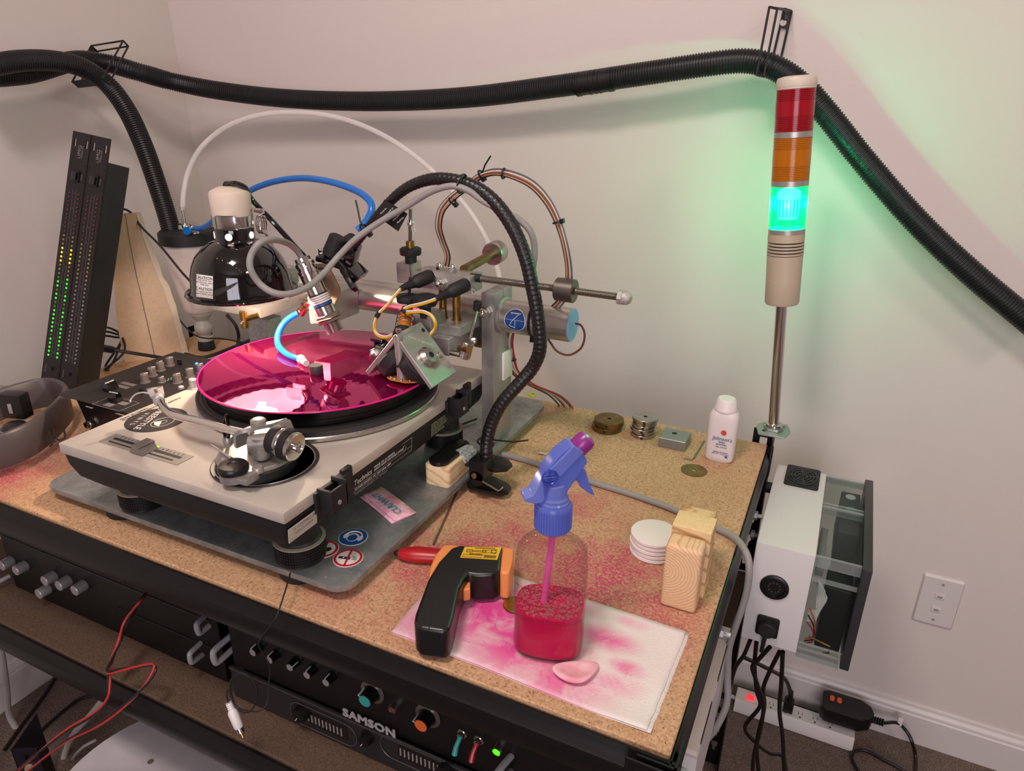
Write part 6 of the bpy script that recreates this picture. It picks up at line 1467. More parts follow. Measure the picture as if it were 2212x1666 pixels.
handle(ul2, (441, 1333), (424, 1350), (430, 1370), (452, 1352), .0040, .018)
handle(ul_, (434, 1389), (409, 1413), (413, 1433), (438, 1414), .0038, .022)
handle(ul_, (0, 1232), (-22, 1250), (-12, 1262), (22, 1244), .0036, .022)
# right stack
YR = .512
ru = unit('rack_unit', -.655, -.150, YR, .5465, .650, .28, 'black rack panel with teal and orange capped dials and toggles', 'rack unit')
handle(ru, (505, 1369), (459, 1408), (466, 1435), (510, 1396), .0042, .034)
handle(ru, (1117, 1618), (1072, 1672), (1080, 1690), (1113, 1655), .0040, .034)
ws_m = mat('pointer_white', 'cfcac6', .5)
def rknob(px, py, r, h, cap, par, ang, skirt=0):
    c = P(px, py, Y=YR - h); M_ = frame((c.x, YR, c.z), (0, -1, 0), (1, 0, 0))
    pr = ([(skirt, 0), (skirt, .001), (r * 1.2, .002)] if skirt else [(r * 1.15, 0)]) + [(r * 1.1, .0025), (r, .006), (r * .92, h), (r * .6, h + .0005)]
    k = obj('dial', G().lathe([(skirt, 0), (skirt, .0009), (r, .001)] if False else pr, M_, 26), gloss_m, par)
    if skirt: obj('skirt', G().lathe([(skirt * 1.02, .0008), (skirt, .0014), (r * 1.2, .0024)], M_, 40, cap=False), mat('skirt_metal', '8d8986', .3, .9), k)
    obj('cap', G().lathe([(r * .80, h), (r * .78, h + .0008), (0, h + .001)], M_, 24), cap, k)
    obj('pointer', G().box(-.0005, .0005, r * .55, r * 1.12, .004, h + .0006, M=M_ @ Matrix.Rotation(ang, 4, 'Z')), ws_m, k)
for (px, py), a in zip(((546, 1410), (582, 1426), (626, 1442), (663, 1459), (704, 1475)), (.3, .2, -1.0, .1, .1)): rknob(px, py, .0062, .013, silverknob_m, ru, a)
tealc = mat('teal_cap', '2f9a90', .5); orc = mat('orange_cap', 'd8662a', .5)
rknob(788, 1515, .0100, .016, tealc, ru, 1.0, .0165); rknob(909, 1568, .0100, .016, orc, ru, 1.4, .0165)
def bezel(px, py, col, lab):
    c = P(px, py, Y=YR - .006); M_ = frame((c.x, YR, c.z), (0, -1, 0)); b_ = obj('lamp_bezel', G().lathe([(.0062, 0), (.0062, .005), (.0050, .0075), (.0042, .006)], M_, 20), steel_m, ru, lab)
    obj('lamp', G().lathe([(.0042, .005), (.0035, .0075), (0, .008)], M_, 16), col, b_)
bezel(848, 1533, mat('lamp_off_red', '6d3a3c', .3), 'chrome lamp bezel, unlit'); bezel(1073, 1624, mat('lamp_green_lit', '50e028', .3, emit='50ff20', estr=1.4), 'chrome lamp bezel with lit green lamp')
for px, py, m_, nm in ((992, 1597, tealc, 'teal'), (1028, 1611, red_m, 'red')):
    c = P(px + 4, py - 8, Y=YR - .004); g = G(); hexnut(g, (c.x, YR, c.z), (0, -1, 0), .0065, .0025); g.lathe([(.0042, .002), (.0040, .007)], frame((c.x, YR, c.z), (0, -1, 0)), 16); t_ = obj('toggle_switch', g, steel_m, ru, nm + ' tipped toggle switch')
    obj('lever', G().tube([V((c.x, YR - .006, c.z)), V((c.x - .001, YR - .014, c.z - .008)), V((c.x - .001, YR - .018, c.z - .016))], lambda u: .0024 + .0010 * u, 10), m_, t_)
sx0_, sx1_ = -.660, -.170
sa_ = unit('amplifier', sx0_, sx1_, .508, SZ + .002, .5455, .30, 'charcoal equaliser unit with silver lettering beneath the dial panel', 'amplifier', mat('samson_charcoal', '211e20', .45))
YS = .508
def onS(px, py): return P(px, py, Y=YS)
c = onS(797, 1562); text('lettering', 'SAMSON', .0172, frame(V((c.x, YS - .0004, c.z)), (0, -1, 0), (1, 0, 0)), mat('samson_silver', 'a39e9f', .45), sa_, .0005, 'CENTER', 1.05, xs=1.12, bold=.0007).data.transform(Matrix.Identity(4))
def oval(px0, py0, px1, py1, h, nm):
    a, b = onS(px0, py0), onS(px1, py1); cx_, cz_ = (a.x + b.x) / 2, (a.z + b.z) / 2; w_ = (b.x - a.x)
    pts = [V((cx_ + x, YS - .0008, cz_ + z)) for x, z in rrect(w_, h, h / 2 - .0005, 8)]
    obj(nm, G().tube(pts, .0009, 5, close=True), mat('oval_line', '4a4447', .4, .3), sa_)
    obj('oval_inset', G().prism(rrect(w_ * .62, h * .62, .004), 0, .0008, M=frame(V((cx_ + .006, YS, cz_)), (0, -1, 0), (1, 0, 0))), gloss_m, sa_)
    g = G()
    for k in range(10): 
        x = cx_ - w_ * .22 + k * w_ * .055; g.box(x - .0009, x + .0009, YS - .0014, YS - .0008, cz_ - .006, cz_ + .006)
    obj('eq_marks', g, mat('dull_marks', '8c8683', .5), sa_)
oval(628, 1528, 772, 1600, .036, 'oval_frame'); oval(822, 1600, 985, 1680, .036, 'oval_frame')
for px, py, r in ((655, 1537, .011), (795, 1592, .0085), (967, 1660, .011)):
    c = onS(px, py); M_ = frame((c.x, YS, c.z), (0, -1, 0), (1, 0, 0)); k_ = obj('rotary_knob', G().lathe([(r * 1.25, 0), (r * 1.25, .001), (r, .0015), (r * .92, .010), (r * .7, .0105), (0, .0095)], M_, 28), blk, sa_)
    obj('pointer', G().box(-.0004, .0004, r * .3, r * .9, .0103, .0109, M=M_ @ Matrix.Rotation(2.6, 4, 'Z')), ws_m, k_)
obj('ridge', G().box(sx0_, sx1_, YS - .002, YS, .5415, .5455, .0008), mat('samson_edge', '3a3538', .4), sa_)
# white slotted appliance standing on the shelf at the right end
wa = thing('white_appliance', (-.074, .70, SZ), 'narrow white slotted appliance standing inside the right end of the lower shelf', 'appliance')
g = G(); g.loft([[(x, y, z) for x, y in ((-.094, .585 + (.615 - z) * -.10), (-.051, .585 + (.615 - z) * -.10), (-.051, .80), (-.094, .80))] for z in (SZ, .607)]); obj('body', g, mat('white_abs', 'c6c0c2', .4), wa)
obj('lid', G().box(-.094, -.0520, .587, .80, .607, .6145, .001), mat('cream_lid', 'cfc4b9', .45), wa)
g = G(); g.box(-.0535, -.0510, .605, .665, .6075, .6135); g.box(-.0535, -.0510, .705, .770, .6075, .6135); obj('slot', g, matt_m, wa)

# cables at the front
rbm_ = mat('wire_red', 'b02a22', .4); bk = mat('wire_black2', '141213', .4)
w1p = [P(316, 1283, Y=YF - .002), P(298, 1305, Y=.50), P(279, 1338, Y=.49), P(262, 1372, Y=.475), P(248, 1410, Y=.455), P(236, 1447, Y=.440), P(235, 1475, Y=.430), P(230, 1510, Y=.42), P(204, 1542, Y=.41), P(150, 1575, Y=.40), P(100, 1612, Y=.39), P(30, 1672, Y=.38)]
w2p = [P(316, 1283, Y=YF - .002), P(300, 1303, Y=.495), P(270, 1345, Y=.48), P(258, 1385, Y=.46), P(240, 1425, Y=.445), P(231, 1452, Y=.436), P(255, 1449, Y=.44), P(290, 1442, Y=.45), P(328, 1437, Y=.455), P(333, 1450, Y=.45), P(310, 1485, Y=.435), P(268, 1525, Y=.42), P(210, 1567, Y=.41), P(136, 1606, Y=.40), P(60, 1668, Y=.385)]
for k, (pp_, lab) in enumerate(((w1p, 'thin red and black twin wire hanging nearly straight from the left rack unit'), (w2p, 'red and black twin wire making a sideways loop over the lower shelf edge'))):
    s_ = spline(pp_, 10); tw3 = thing('speaker_wire', s_[0], lab, 'wire', 'red and black speaker wires')
    for j, m_ in enumerate((rbm_, bk)):
        o_ = [p + V((.0018 * math.cos(i * .10 + j * PI), .0004, .0016 * math.sin(i * .10 + j * PI))) for i, p in enumerate(s_)]
        obj('conductor', G().tube(o_, .00165, 7), m_, tw3)
rc = thing('rca_lead', P(505, 1545, Y=.44), 'thin black lead over the bench edge ending in a white phono plug', 'cable')
lp = [P(627, 1238, Z=PZ + .002), P(624, 1250, Y=.474), P(612, 1290, Y=.452), P(600, 1325, Y=.438), P(590, 1345, Y=.433), P(560, 1385, Y=.44), P(562, 1402, Y=.45), P(583, 1440, Y=.455), P(580, 1480, Y=.45), P(577, 1520, Y=.44), P(555, 1537, Y=.43), P(515, 1530, Y=.43), P(500, 1500, Y=.43), P(500, 1470, Y=.43), P(520, 1453, Y=.435), P(545, 1468, Y=.44), P(556, 1500, Y=.44), P(545, 1532, Y=.437), P(525, 1540, Y=.432), P(505, 1520, Y=.43), P(494, 1490, Y=.43), P(490, 1500, Y=.43), P(493, 1518, Y=.43)]
obj('cord', G().tube(spline(lp, 8), .0009, 6), matt_m, rc)
a, b = P(494, 1518, Y=.43), P(517, 1573, Y=.425); dr = (b - a).normalized(); LL = (b - a).length; M_ = frame(a, dr)
pr = [(.003, 0)] + sum([[(.0042, z), (.0036, z + .0012)] for z in (.0, .0024, .0048, .0072)], []) + [(.0052, .0105), (.0060, .013), (.0056, LL - .002), (.0045, LL)]
obj('plug_body', G().lathe(pr, M_, 20), white_m, rc, 'white phono plug'); obj('plug_shell', G().lathe([(.0042, LL - .001), (.0042, LL + .006)], M_, 20), steel_m, rc); obj('plug_pin', G().lathe([(.0016, LL), (.0016, LL + .012), (0, LL + .013)], M_, 10), brass_m, rc)
# floor clutter at left
cs = P(352, 1716, Z=.28); rr_ = (P(160, 1650, Z=.28) - cs).length
stl = thing('round_stool', (cs.x, cs.y, 0), 'white round stool top under the bench at bottom left', 'stool')
marble = mat('white_laminate', 'c9c3c6', .35, var='b3acb1', vscale=9, vdetail=5)
obj('seat', G().lathe([(0, .255), (rr_ - .006, .255), (rr_, .260), (rr_, .275), (rr_ - .004, .280), (0, .280)], Matrix.Translation((cs.x, cs.y, 0)), 80), marble, stl)
hh = P(325, 1646, Z=.2805); obj('screw_hole', G().lathe([(.0045, 0), (.0045, .0006), (0, .0006)], Matrix.Translation(hh), 14), mat('hole_brown', '6b5a4c', .7), stl)
for k in range(4):
    a = PI / 4 + k * PI / 2; obj('leg', G().cyl((cs.x + rr_ * .75 * math.cos(a), cs.y + rr_ * .75 * math.sin(a), 0), (cs.x + rr_ * .5 * math.cos(a), cs.y + rr_ * .5 * math.sin(a), .256), .010, n=14), grey_m, stl)
wcb = mat('white_cable', 'b5afae', .45)
cable('white_cable', Yc([(-8, 1380, .56), (5, 1420, .56), (15, 1490, .56), (20, 1545, .56), (45, 1590, .56), (62, 1630, .55), (72, 1690, .54)]), .0060, wcb, 'thick white cable hanging at the far left below the lower shelf')
cable('white_cable', [(0, 0, P(222, 1512, Y=.60)), (0, 0, P(195, 1545, Y=.60)), (0, 0, P(160, 1585, Y=.58)), (0, 0, P(140, 1630, Y=.56)), (0, 0, P(130, 1690, Y=.54))], .0060, wcb, 'thick white cable emerging under the shelf left of the stool')
cable('white_cable', [(0, 0, P(205, 1600, Y=.58)), (0, 0, P(175, 1618, Y=.57)), (0, 0, P(152, 1650, Y=.56)), (0, 0, P(145, 1690, Y=.55))], .0030, wcb, 'thin white cable curling beside the stool edge')
for pts, lab in ((Zc([(125, 1455, .006), (90, 1510, .006), (45, 1570, .006), (10, 1620, .006)]), 'black cable on the carpet nearest the left baseboard'),
                 (Zc([(205, 1500, .006), (165, 1515, .006), (110, 1560, .006), (60, 1605, .006), (30, 1625, .006)]), 'black cable on the carpet arching towards the stool')):
    cable('black_floor_cable', pts, .0038, black_m, lab)
rkp = P(25, 1640, Z=.16)
re = thing('rack_ear', (rkp.x - .03, rkp.y, 0), 'dark slotted metal upright in the bottom left corner', 'metal upright')
Mr_ = Matrix.Translation((rkp.x + .004, rkp.y + .02, 0)) @ Matrix.Rotation(.5, 4, 'Z')
g = G(); slotted(g, .045, 0, .165, Mr_, .028); g.box(-.0225, -.0205, 0, .08, 0, .165, M=Mr_); obj('upright', g, mat('purple_black', '1f1a28', .35, .3), re)
for z in (.06, .12): obj('bolt', G().lathe([(.008, 0), (.007, .005), (0, .006)], Mr_ @ Matrix.Translation((0, 0, z)) @ Matrix.Rotation(PI / 2, 4, 'X'), 14), mat('bolt_cream', 'a79d84', .4, .4), re)

# ================================================================== THINGS ON THE BENCH TOP
def towel():
    m, N, L, b = nodes('paper_towel'); v = objvec(N, L)
    tot = None
    for cc_, rr2, st in (((-.285, .545, T), (.095, .07, .2), 1.0), ((-.235, .52, T), (.08, .06, .2), 1.0), ((-.33, .50, T), (.05, .045, .2), .7), ((-.18, .49, T), (.06, .03, .2), .8), ((-.155, .565, T), (.035, .02, .2), .85),
                         ((-.125, .535, T), (.02, .012, .2), .9), ((-.14, .60, T), (.02, .010, .2), .5), ((-.13, .512, T), (.03, .016, .2), .6), ((-.20, .60, T), (.03, .02, .2), .5)):
        k = mathn(N, L, 'MULTIPLY', blob(N, L, v, cc_, rr2, .9), st); tot = k if tot is None else mathn(N, L, 'MAXIMUM', tot, k)
    n1 = ramp(N, L, noise_tex(N, L, v, 26, 6, .65, .6), [(.25, 0.15), (.55, 1.0)])
    k = mathn(N, L, 'MULTIPLY', tot, n1)
    c = mixc(N, L, k, 'ddd5d0', 'dc4a94')
    n2 = ramp(N, L, noise_tex(N, L, v, 60, 5, .7, 2), [(.60, 0.0), (.68, 1.0)]); c = mixc(N, L, mathn(N, L, 'MULTIPLY', mathn(N, L, 'MULTIPLY', tot, n2), .7), c, 'b8175f')
    L.new(c, b.inputs['Base Color']); b.inputs['Roughness'].default_value = .95; b.inputs['Specular IOR Level'].default_value = .1
    vo = N.new('ShaderNodeTexVoronoi'); vo.inputs['Scale'].default_value = 620; L.new(v, vo.inputs[0]); bumpn(N, L, b, vo.outputs['Distance'], .28, .0012)
    return m
tow_m = towel()
tA, tB_, tC, tD = P(845, 1362, Z=T + .004), P(1397, 1574, Z=T + .006), P(1483, 1360, Z=T + .006), P(984, 1198, Z=T + .004)
tow = thing('paper_towel', (tA + tC) / 2 * 1.0, 'folded white paper towel blotched with pink dye under the spray bottle', 'paper towel'); 
def tpos(u, v, dz=0, sh=0):
    p = tA.lerp(tB_, u).lerp(tD.lerp(tC, u), v); h = .0025 + .0012 * math.sin(u * 5 + v * 3) * math.sin(v * 6 + 1) + (.003 * math.exp(-((u - 1) ** 2 + (v - .0) ** 2) * 60))
    e = .0012 * mnoise.noise(V((u * 14, v * 14, 3)))
    return V((p.x + sh + e, p.y + e * .6, T + max(.0006, h + dz)))
g = G(); g.grid(40, 26, lambda u, v: tpos(u, v)); o = obj('towel_layer', g, tow_m, tow); md = o.modifiers.new('s', 'SOLIDIFY'); md.thickness = .0008
g = G(); g.grid(30, 20, lambda u, v: tpos(min(1, u * .999), v, -.0022, .004 * u)); o = obj('towel_layer', g, tow_m, tow); md = o.modifiers.new('s', 'SOLIDIFY'); md.thickness = .0006
TZ = T + .0042

# spray bottle
BC = P(1181, 1392, Z=TZ); BCx, BCy = -.2060, .530
ba_ = math.atan2(.25, 1)
def bz(py, px=1187): return P(px, py, Y=BCy).z
zN = bz(1135); zS = bz(1200); zH = bz(1147)
sb_ = thing('spray_bottle', (BCx, BCy, TZ), 'clear spray bottle with blue trigger head and crimson liquid', 'spray bottle')
plast = mat('clear_bottle', '4a4446', .06, trans='fbf6f6', alpha=.02)
def sec(a, b, z, n=44, e=3.0):
    o_ = []
    for k in range(n):
        t = 2 * PI * k / n; c, s = math.cos(t), math.sin(t)
        x = a * abs(c) ** (2 / e) * (1 if c > 0 else -1); y = b * abs(s) ** (2 / e) * (1 if s > 0 else -1)
        o_.append((BCx + x * math.cos(ba_) - y * math.sin(ba_), BCy + x * math.sin(ba_) + y * math.cos(ba_), z))
    return o_
AH = .0355; BH = .0280
z0 = TZ
prof = [(AH * .86, BH * .84, 0), (AH * .97, BH * .96, .004), (AH * .99, BH * .99, .010), (AH * .985, BH * .98, .030), (AH * .99, BH * .99, .05)]
Hs = zS - z0
secs = [sec(a, b, z0 + z) for a, b, z in prof] + [sec(AH, BH, z0 + Hs * .55), sec(AH * 1.0, BH * 1.0, zS - .012), sec(AH * .97, BH * .97, zS)]
zt_ = zH
for f, a, e in ((.2, .97, 2.9), (.4, .90, 2.7), (.6, .78, 2.5), (.78, .61, 2.2), (.9, .48, 2.0), (1.0, .385, 2.0)):
    rA = AH * a; rB = max(.0125, BH * (1 - (1 - .54) * f)); secs.append(sec(rA, rB, zS + (zH - zS) * f, e=e))
secs += [sec(.0130, .0130, zH + .002, e=2), sec(.0130, .0130, zN - .001, e=2)]
obj('bottle', G().loft(secs, cap=False), plast, sb_, 'clear bottle wall')
obj('bottle_base', G().loft([sec(AH * .86, BH * .84, z0 + .0003), sec(AH * .86, BH * .84, z0 + .0008)]), plast, sb_)
liq = mat('crimson_liquid', 'c4004a', .12, trans='c0103c', alpha=.93)
zL = P(1181, 1318, Y=BCy - .012).z
lq = [sec((a - .0012), (b - .0012), z0 + .0015 + z) for a, b, z in prof]
lq = [l for l, p in zip(lq, prof) if z0 + p[2] < zL - .004] + [sec(AH * .99 - .0012, BH * .99 - .0012, zL)]
obj('liquid', G().loft(lq), liq, sb_, 'crimson liquid')
g = G(); fm = mat('pink_foam', 'e88ca4', .15, trans='f08098', alpha=.28)
for k in range(800):
    u, v = random.uniform(-1, 1), random.uniform(-1, 1)
    if abs(u) ** 3 + abs(v) ** 3 > .9: continue
    if random.random() < .25 and u < -.2 and v < 0: continue
    r = random.choice((.0006, .0008, .0011, .0014, .0020)); x, y = u * (AH - .003), v * (BH - .003)
    g.sphere((BCx + x * math.cos(ba_) - y * math.sin(ba_), BCy + x * math.sin(ba_) + y * math.cos(ba_), zL + r * .25), r, 7)
fo = obj('foam', g, fm, sb_, 'pink bubbles on the liquid'); fo['kind'] = 'stuff'
for zz in (.46, .64, .80):
    zf = z0 + Hs * zz; obj('grip_groove', G().tube([V(p) for p in sec(AH * 1.0, BH * 1.0, zf)][26:42], .0007, 5), plast, sb_)
obj('dip_tube', G().tube(spline([V((BCx, BCy, zN + .005)), V((BCx - .001, BCy, zH - .02)), V((BCx - .005, BCy - .002, zL + .01)), V((BCx - .008, BCy - .004, z0 + .008))], 6), .0032, 12), mat('pink_tube', 'e05aa4', .3, trans='f090c8', alpha=.8), sb_, 'pink dip tube')
bl = mat('blue_translucent', '6f80d8', .22, trans='8896ee', alpha=.5)
bl2 = mat('blue_translucent_light', '8c9be4', .2, trans='a4b0f4', alpha=.42)
pur = mat('dye_stained_purple', '8a2a84', .3, trans='b040a0', alpha=.85)
ncz = zN
Mk = Matrix.Translation((BCx, BCy, 0))
zc1 = bz(1082)
pr = [(.0150, ncz - .002), (.0172, ncz), (.0172, zc1 - .002), (.0160, zc1), (.0135, zc1 + .0005)]
cp_ = obj('collar', G().lathe(pr, Mk, 48), bl, sb_, 'blue ribbed screw collar')
g = G()
for k in range(40): g.box(-.0006, .0006, .0168, .0180, ncz + .001, zc1 - .003, M=Mk @ Matrix.Rotation(2 * PI * k / 40, 4, 'Z'))
rbs = obj('collar_ribs', g, bl, cp_); rbs['kind'] = 'stuff'
obj('neck_ring', G().lathe([(.0145, zc1), (.0150, zc1 + .002), (.0135, zc1 + .004), (.0138, zc1 + .006), (.0120, zc1 + .008), (.0115, bz(1040)), (.0105, bz(1040) + .001)], Mk, 40), bl2, sb_)
dS = V((.78, .62, 0)).normalized(); nS = V((.62, -.78, 0)); pl0 = V((BCx, BCy, 0))
def hp(px, py): return Ppl(px, py, pl0, nS)
def hprism(pts, w, m, nm, lab=None):
    a = [hp(x, y) + nS * w for x, y in pts]; b = [hp(x, y) - nS * w for x, y in pts]; g = G(); g.loft([a, b])
    o = obj(nm, g, m, sb_, lab, ang=30); md = o.modifiers.new('b', 'BEVEL'); md.width = .0012; md.segments = 2; return o
hprism([(1165, 1035), (1172, 1010), (1200, 975), (1225, 955), (1252, 968), (1262, 985), (1262, 992), (1238, 1028), (1222, 1050), (1212, 1078), (1168, 1076)], .0085, bl, 'trigger_housing', 'blue spray head housing')
hprism([(1180, 1006), (1232, 953), (1256, 966), (1204, 1020)], .0100, bl2, 'barrel')
hprism([(1165, 1026), (1182, 1012), (1196, 1028), (1168, 1077), (1150, 1080), (1128, 1074), (1130, 1066), (1145, 1060)], .0085, bl2, 'shroud', 'pale blue curved rear shroud')
hprism([(1243, 1012), (1254, 1004), (1262, 1012), (1268, 1035), (1281, 1064), (1272, 1062), (1252, 1048), (1240, 1028)], .0060, bl, 'trigger', 'blue finger trigger')
na, nb = hp(1247, 968), hp(1268, 948); nd = (nb - na).normalized()
obj('nozzle', G().lathe([(.0085, -.002), (.0098, 0), (.0098, .010), (.0088, .0135), (.005, .0155), (0, .0155)], frame(na, nd), 10), pur, sb_, 'purple-stained nozzle cap')
pvt = hp(1181, 1020); g = G(); g.tube([pvt + nS * .0105 + (dS * math.cos(a) + V((0, 0, 1)) * math.sin(a)) * .0070 for a in [2 * PI * k / 28 for k in range(28)]], .0009, 6, close=True)
g.tube([pvt + nS * .0105 + dS * -.0068, pvt + nS * .0105 + dS * .0068], .0006, 5); g.tube([pvt + nS * .0105 + V((0, 0, -.0068)), pvt + nS * .0105 + V((0, 0, .0068))], .0006, 5); obj('pivot_ring', g, mat('blue_line', '2c3f9c', .3), sb_)

# thermometer gun lying on its side
GZ = T + .043
gun = thing('thermometer_gun', (-.345, .56, T), 'black and orange infrared thermometer gun lying beside the spray bottle', 'thermometer')
def gpr(pts, zt, zb, m, nm, lab=None, bev=.003):
    poly = [(P(x, y, Z=zt).x, P(x, y, Z=zt).y) for x, y in pts]
    o = obj(nm, G().prism(poly, zb, zt), m, gun, lab, ang=30); md = o.modifiers.new('b', 'BEVEL'); md.width = bev; md.segments = 3; md.limit_method = 'ANGLE'; md.angle_limit = .6
    return o
hblk = mat('soft_black_grip', '111213', .34)
gpr([(975, 1183), (993, 1177), (1086, 1180), (1081, 1232), (1066, 1240), (1030, 1241), (1012, 1236), (1002, 1250), (992, 1270), (986, 1300), (978, 1335), (972, 1356), (960, 1364), (907, 1356), (894, 1344), (897, 1325), (908, 1295), (925, 1250), (948, 1212)], GZ, T + .007, hblk, 'body', 'black rubberised body and grip', .006)
gpr([(958, 1176), (992, 1176), (976, 1186), (950, 1216), (926, 1256), (928, 1225), (940, 1197)], GZ - .003, T + .010, orange_m, 'orange_strip', 'orange rear strip', .003)
gpr([(1085, 1180), (1110, 1184), (1108, 1210), (1100, 1238), (1080, 1236)], GZ - .001, T + .006, orange_m, 'muzzle_ring', 'orange muzzle ring', .003)
gpr([(999, 1248), (1012, 1238), (1016, 1244), (1016, 1272), (1000, 1275)], GZ - .012, T + .015, orange_m, 'trigger', 'orange trigger', .002)
g = G(); lab4 = [P(x, y, Z=GZ + .0003) for x, y in ((1004, 1182), (1083, 1183), (1074, 1210), (994, 1205))]; g.loft([[p for p in lab4], [p + V((0, 0, .0004)) for p in lab4]]); obj('warning_label', g, yellow_m, gun, 'yellow caution label with diagram')
def lp4(u, v, h=.0010): return lab4[3].lerp(lab4[2], u).lerp(lab4[0].lerp(lab4[1], u), v) + V((0, 0, h))
g = G()
g.tube([lp4(.30, .86), lp4(.85, .86)], .0003, 4); g.tube([lp4(.10, .68), lp4(.26, .68), lp4(.26, .50), lp4(.10, .50), lp4(.10, .68)], .0003, 4); g.tube([lp4(.26, .60), lp4(.92, .75)], .0002, 4); g.tube([lp4(.26, .58), lp4(.92, .45)], .0002, 4)
for u, r in ((.58, .0020), (.84, .0030)): g.tube([lp4(u, .60) + V((r * math.cos(a), r * math.sin(a), 0)) for a in [2 * PI * k / 16 for k in range(16)]], .0003, 4, close=True)
g.loft([[lp4(.22, .28, .0008), lp4(.56, .28, .0008), lp4(.56, .38, .0008), lp4(.22, .38, .0008)], [lp4(.22, .28, .0011), lp4(.56, .28, .0011), lp4(.56, .38, .0011), lp4(.22, .38, .0011)]])
g.tube([lp4(.05, .06), lp4(.58, .06), lp4(.58, .26), lp4(.05, .26), lp4(.05, .06)], .0002, 4)
for k in range(4): g.tube([lp4(.62, .08 + k * .06), lp4(.95, .08 + k * .06)], .0002, 4)
obj('label_print', g, dark_ink_m, gun)
ex_ = (lab4[2] - lab4[3]).normalized(); text('lettering', 'CAUTION', .0040, frame(lp4(.25, .33, .0012), (0, 0, 1), ex_), yellow_m, gun, .0001, xs=1.0)
g = G(); s_ = [P(x, y, Z=GZ + .0002) for x, y in ((938, 1260), (936, 1300), (926, 1360))]; g.tube(s_, .0004, 4); obj('seam', g, matt_m, gun)

# red tool handle
rt_ = thing('red_tool', (-.40, .60, T), 'red plastic handled tool lying behind the thermometer gun', 'tool')
a, b = P(862, 1196, Z=T + .009), P(985, 1204, Z=T + .009); dd3 = (b - a).normalized(); L3 = (b - a).length
g = G(); g.lathe([(0, -.002), (.006, .0), (.0095, .008), (.0115, .022), (.0105, .045), (.0095, L3 - .01), (.007, L3)], frame(a, dd3) @ Matrix.Diagonal((1, .80, 1, 1)), 24); obj('handle', g, red_m, rt_)
obj('dark_tip', G().sphere(a + dd3 * -.001, (.006, .004, .004), 12), matt_m, rt_)
cable('steel_rod', Zc([(936, 1176, T + .0025), (995, 1047, T + .0025)]), .0011, thread_m, 'thin dark steel rod lying between the red tool and the base plate', 'rod', 6, None, 2)

# discs, block, powder, washer, hex key
def disc(name, px, py, z0, r, h, m, label, grp, dx=0, dy=0, hole=.0035):
    c = P(px, py, Z=T); p = V((c.x + dx, c.y + dy, z0)); t_ = thing(name, p, label, 'disc', grp)
    obj('body', G().lathe([(hole, 0), (r - .0006, 0), (r, .0006), (r, h - .0006), (r - .0006, h), (hole, h), (hole, 0)], Matrix.Translation(p), 48, cap=False), m, t_)
    obj('bore', G().lathe([(0, h * .3), (hole + .0004, h * .3)], Matrix.Translation(p), 20, cap=False), matt_m, t_)
    q = V((p.x + r * -.02, p.y - r - .0002, z0 + h / 2)); obj('cross_hole', G().lathe([(.0024, 0), (.0024, .0006), (0, .0006)], frame(q + V((.004, .0006, 0)), (.15, -1, 0)), 12), matt_m, t_)
    return t_
disc('brass_disc', 1311, 926, T, .0255, .0088, oldbrass_m, 'lower of two stacked brass weight discs near the back edge', 'brass weight discs')
disc('brass_disc', 1313, 926, T + .009, .0250, .0098, oldbrass_m, 'upper of two stacked brass weight discs near the back edge', 'brass weight discs', .001, .001)
posn = ['bottom', 'second from bottom', 'third from bottom', 'third from top', 'second from top', 'top']
for k in range(6): disc('aluminium_disc', 1388 + (0, 2, -1, 1, 3, 3)[k], 939, T + k * .0056, (.0205, .0195, .0205, .0198, .0200, .0212)[k], .0054, alu2_m, '%s silver disc in the small bright metal stack' % posn[k], 'aluminium discs in one stack', hole=.0032)
sb0, sb1 = P(1423, 962, Z=T), P(1477, 978, Z=T)
stb = thing('steel_block', ((sb0.x + sb1.x) / 2, 1.04, T), 'small grey steel block with one hole between the discs and the powder bottle', 'metal block')
obj('block', G().box(sb0.x, sb1.x + .001, 1.024, 1.066, T, T + .0165, .0006, seg=1), mat('steel_block', '8f9391', .38, .7), stb)
obj('hole', G().lathe([(.0042, 0), (.0042, .0003), (0, .0003)], Matrix.Translation(((sb0.x + sb1.x) / 2 - .002, 1.050, T + .0165)), 18), matt_m, stb)
g = G(); g.tube([P(1521, 952, Z=T + .002), P(1500, 988, Z=T + .002), P(1495, 993, Z=T + .002), P(1477, 990, Z=T + .002)], .0012, 6); solo('hex_key', g, thread_m, 'small hex key lying in front of the steel block', 'hex key')
wc_ = P(1499, 1017, Z=T); wsr = thing('brass_washer', wc_, 'thin brass washer disc lying alone in front of the powder bottle', 'washer')
obj('washer', G().lathe([(.0030, 0), (.0195, 0), (.0195, .0011), (.0030, .0011), (.0030, 0)], Matrix.Translation(wc_), 48, cap=False), oldbrass_m, wsr)
bd_ = P(1106, 1312, Z=TZ); g = G(); g.lathe([(0, 0), (.0130, 0), (.0135, .0006), (.0130, .0012), (0, .0012)], Matrix.Translation(bd_ + V((.002, .004, .001))), 40); solo('brass_coin', g, mat('shiny_brass', 'a89048', .25, 1), 'small brass disc peeking out behind the spray bottle', 'disc')
g = G(); sc2 = P(1172, 982, Z=T); g.loft([[V((sc2.x + x, sc2.y + y, T + z)) for x, y, z in ((-.009, -.002, .0005), (-.002, -.004, .003), (.006, -.001, .0006), (.009, .005, .003), (.001, .003, .001), (-.004, .004, .002))], [V((sc2.x + x, sc2.y + y, T + z + .0005)) for x, y, z in ((-.009, -.002, .0005), (-.002, -.004, .003), (.006, -.001, .0006), (.009, .005, .003), (.001, .003, .001), (-.004, .004, .002))]]); solo('paper_scrap', g, offw_m, 'tiny torn white paper scrap on the board behind the grey cable', 'paper scrap')

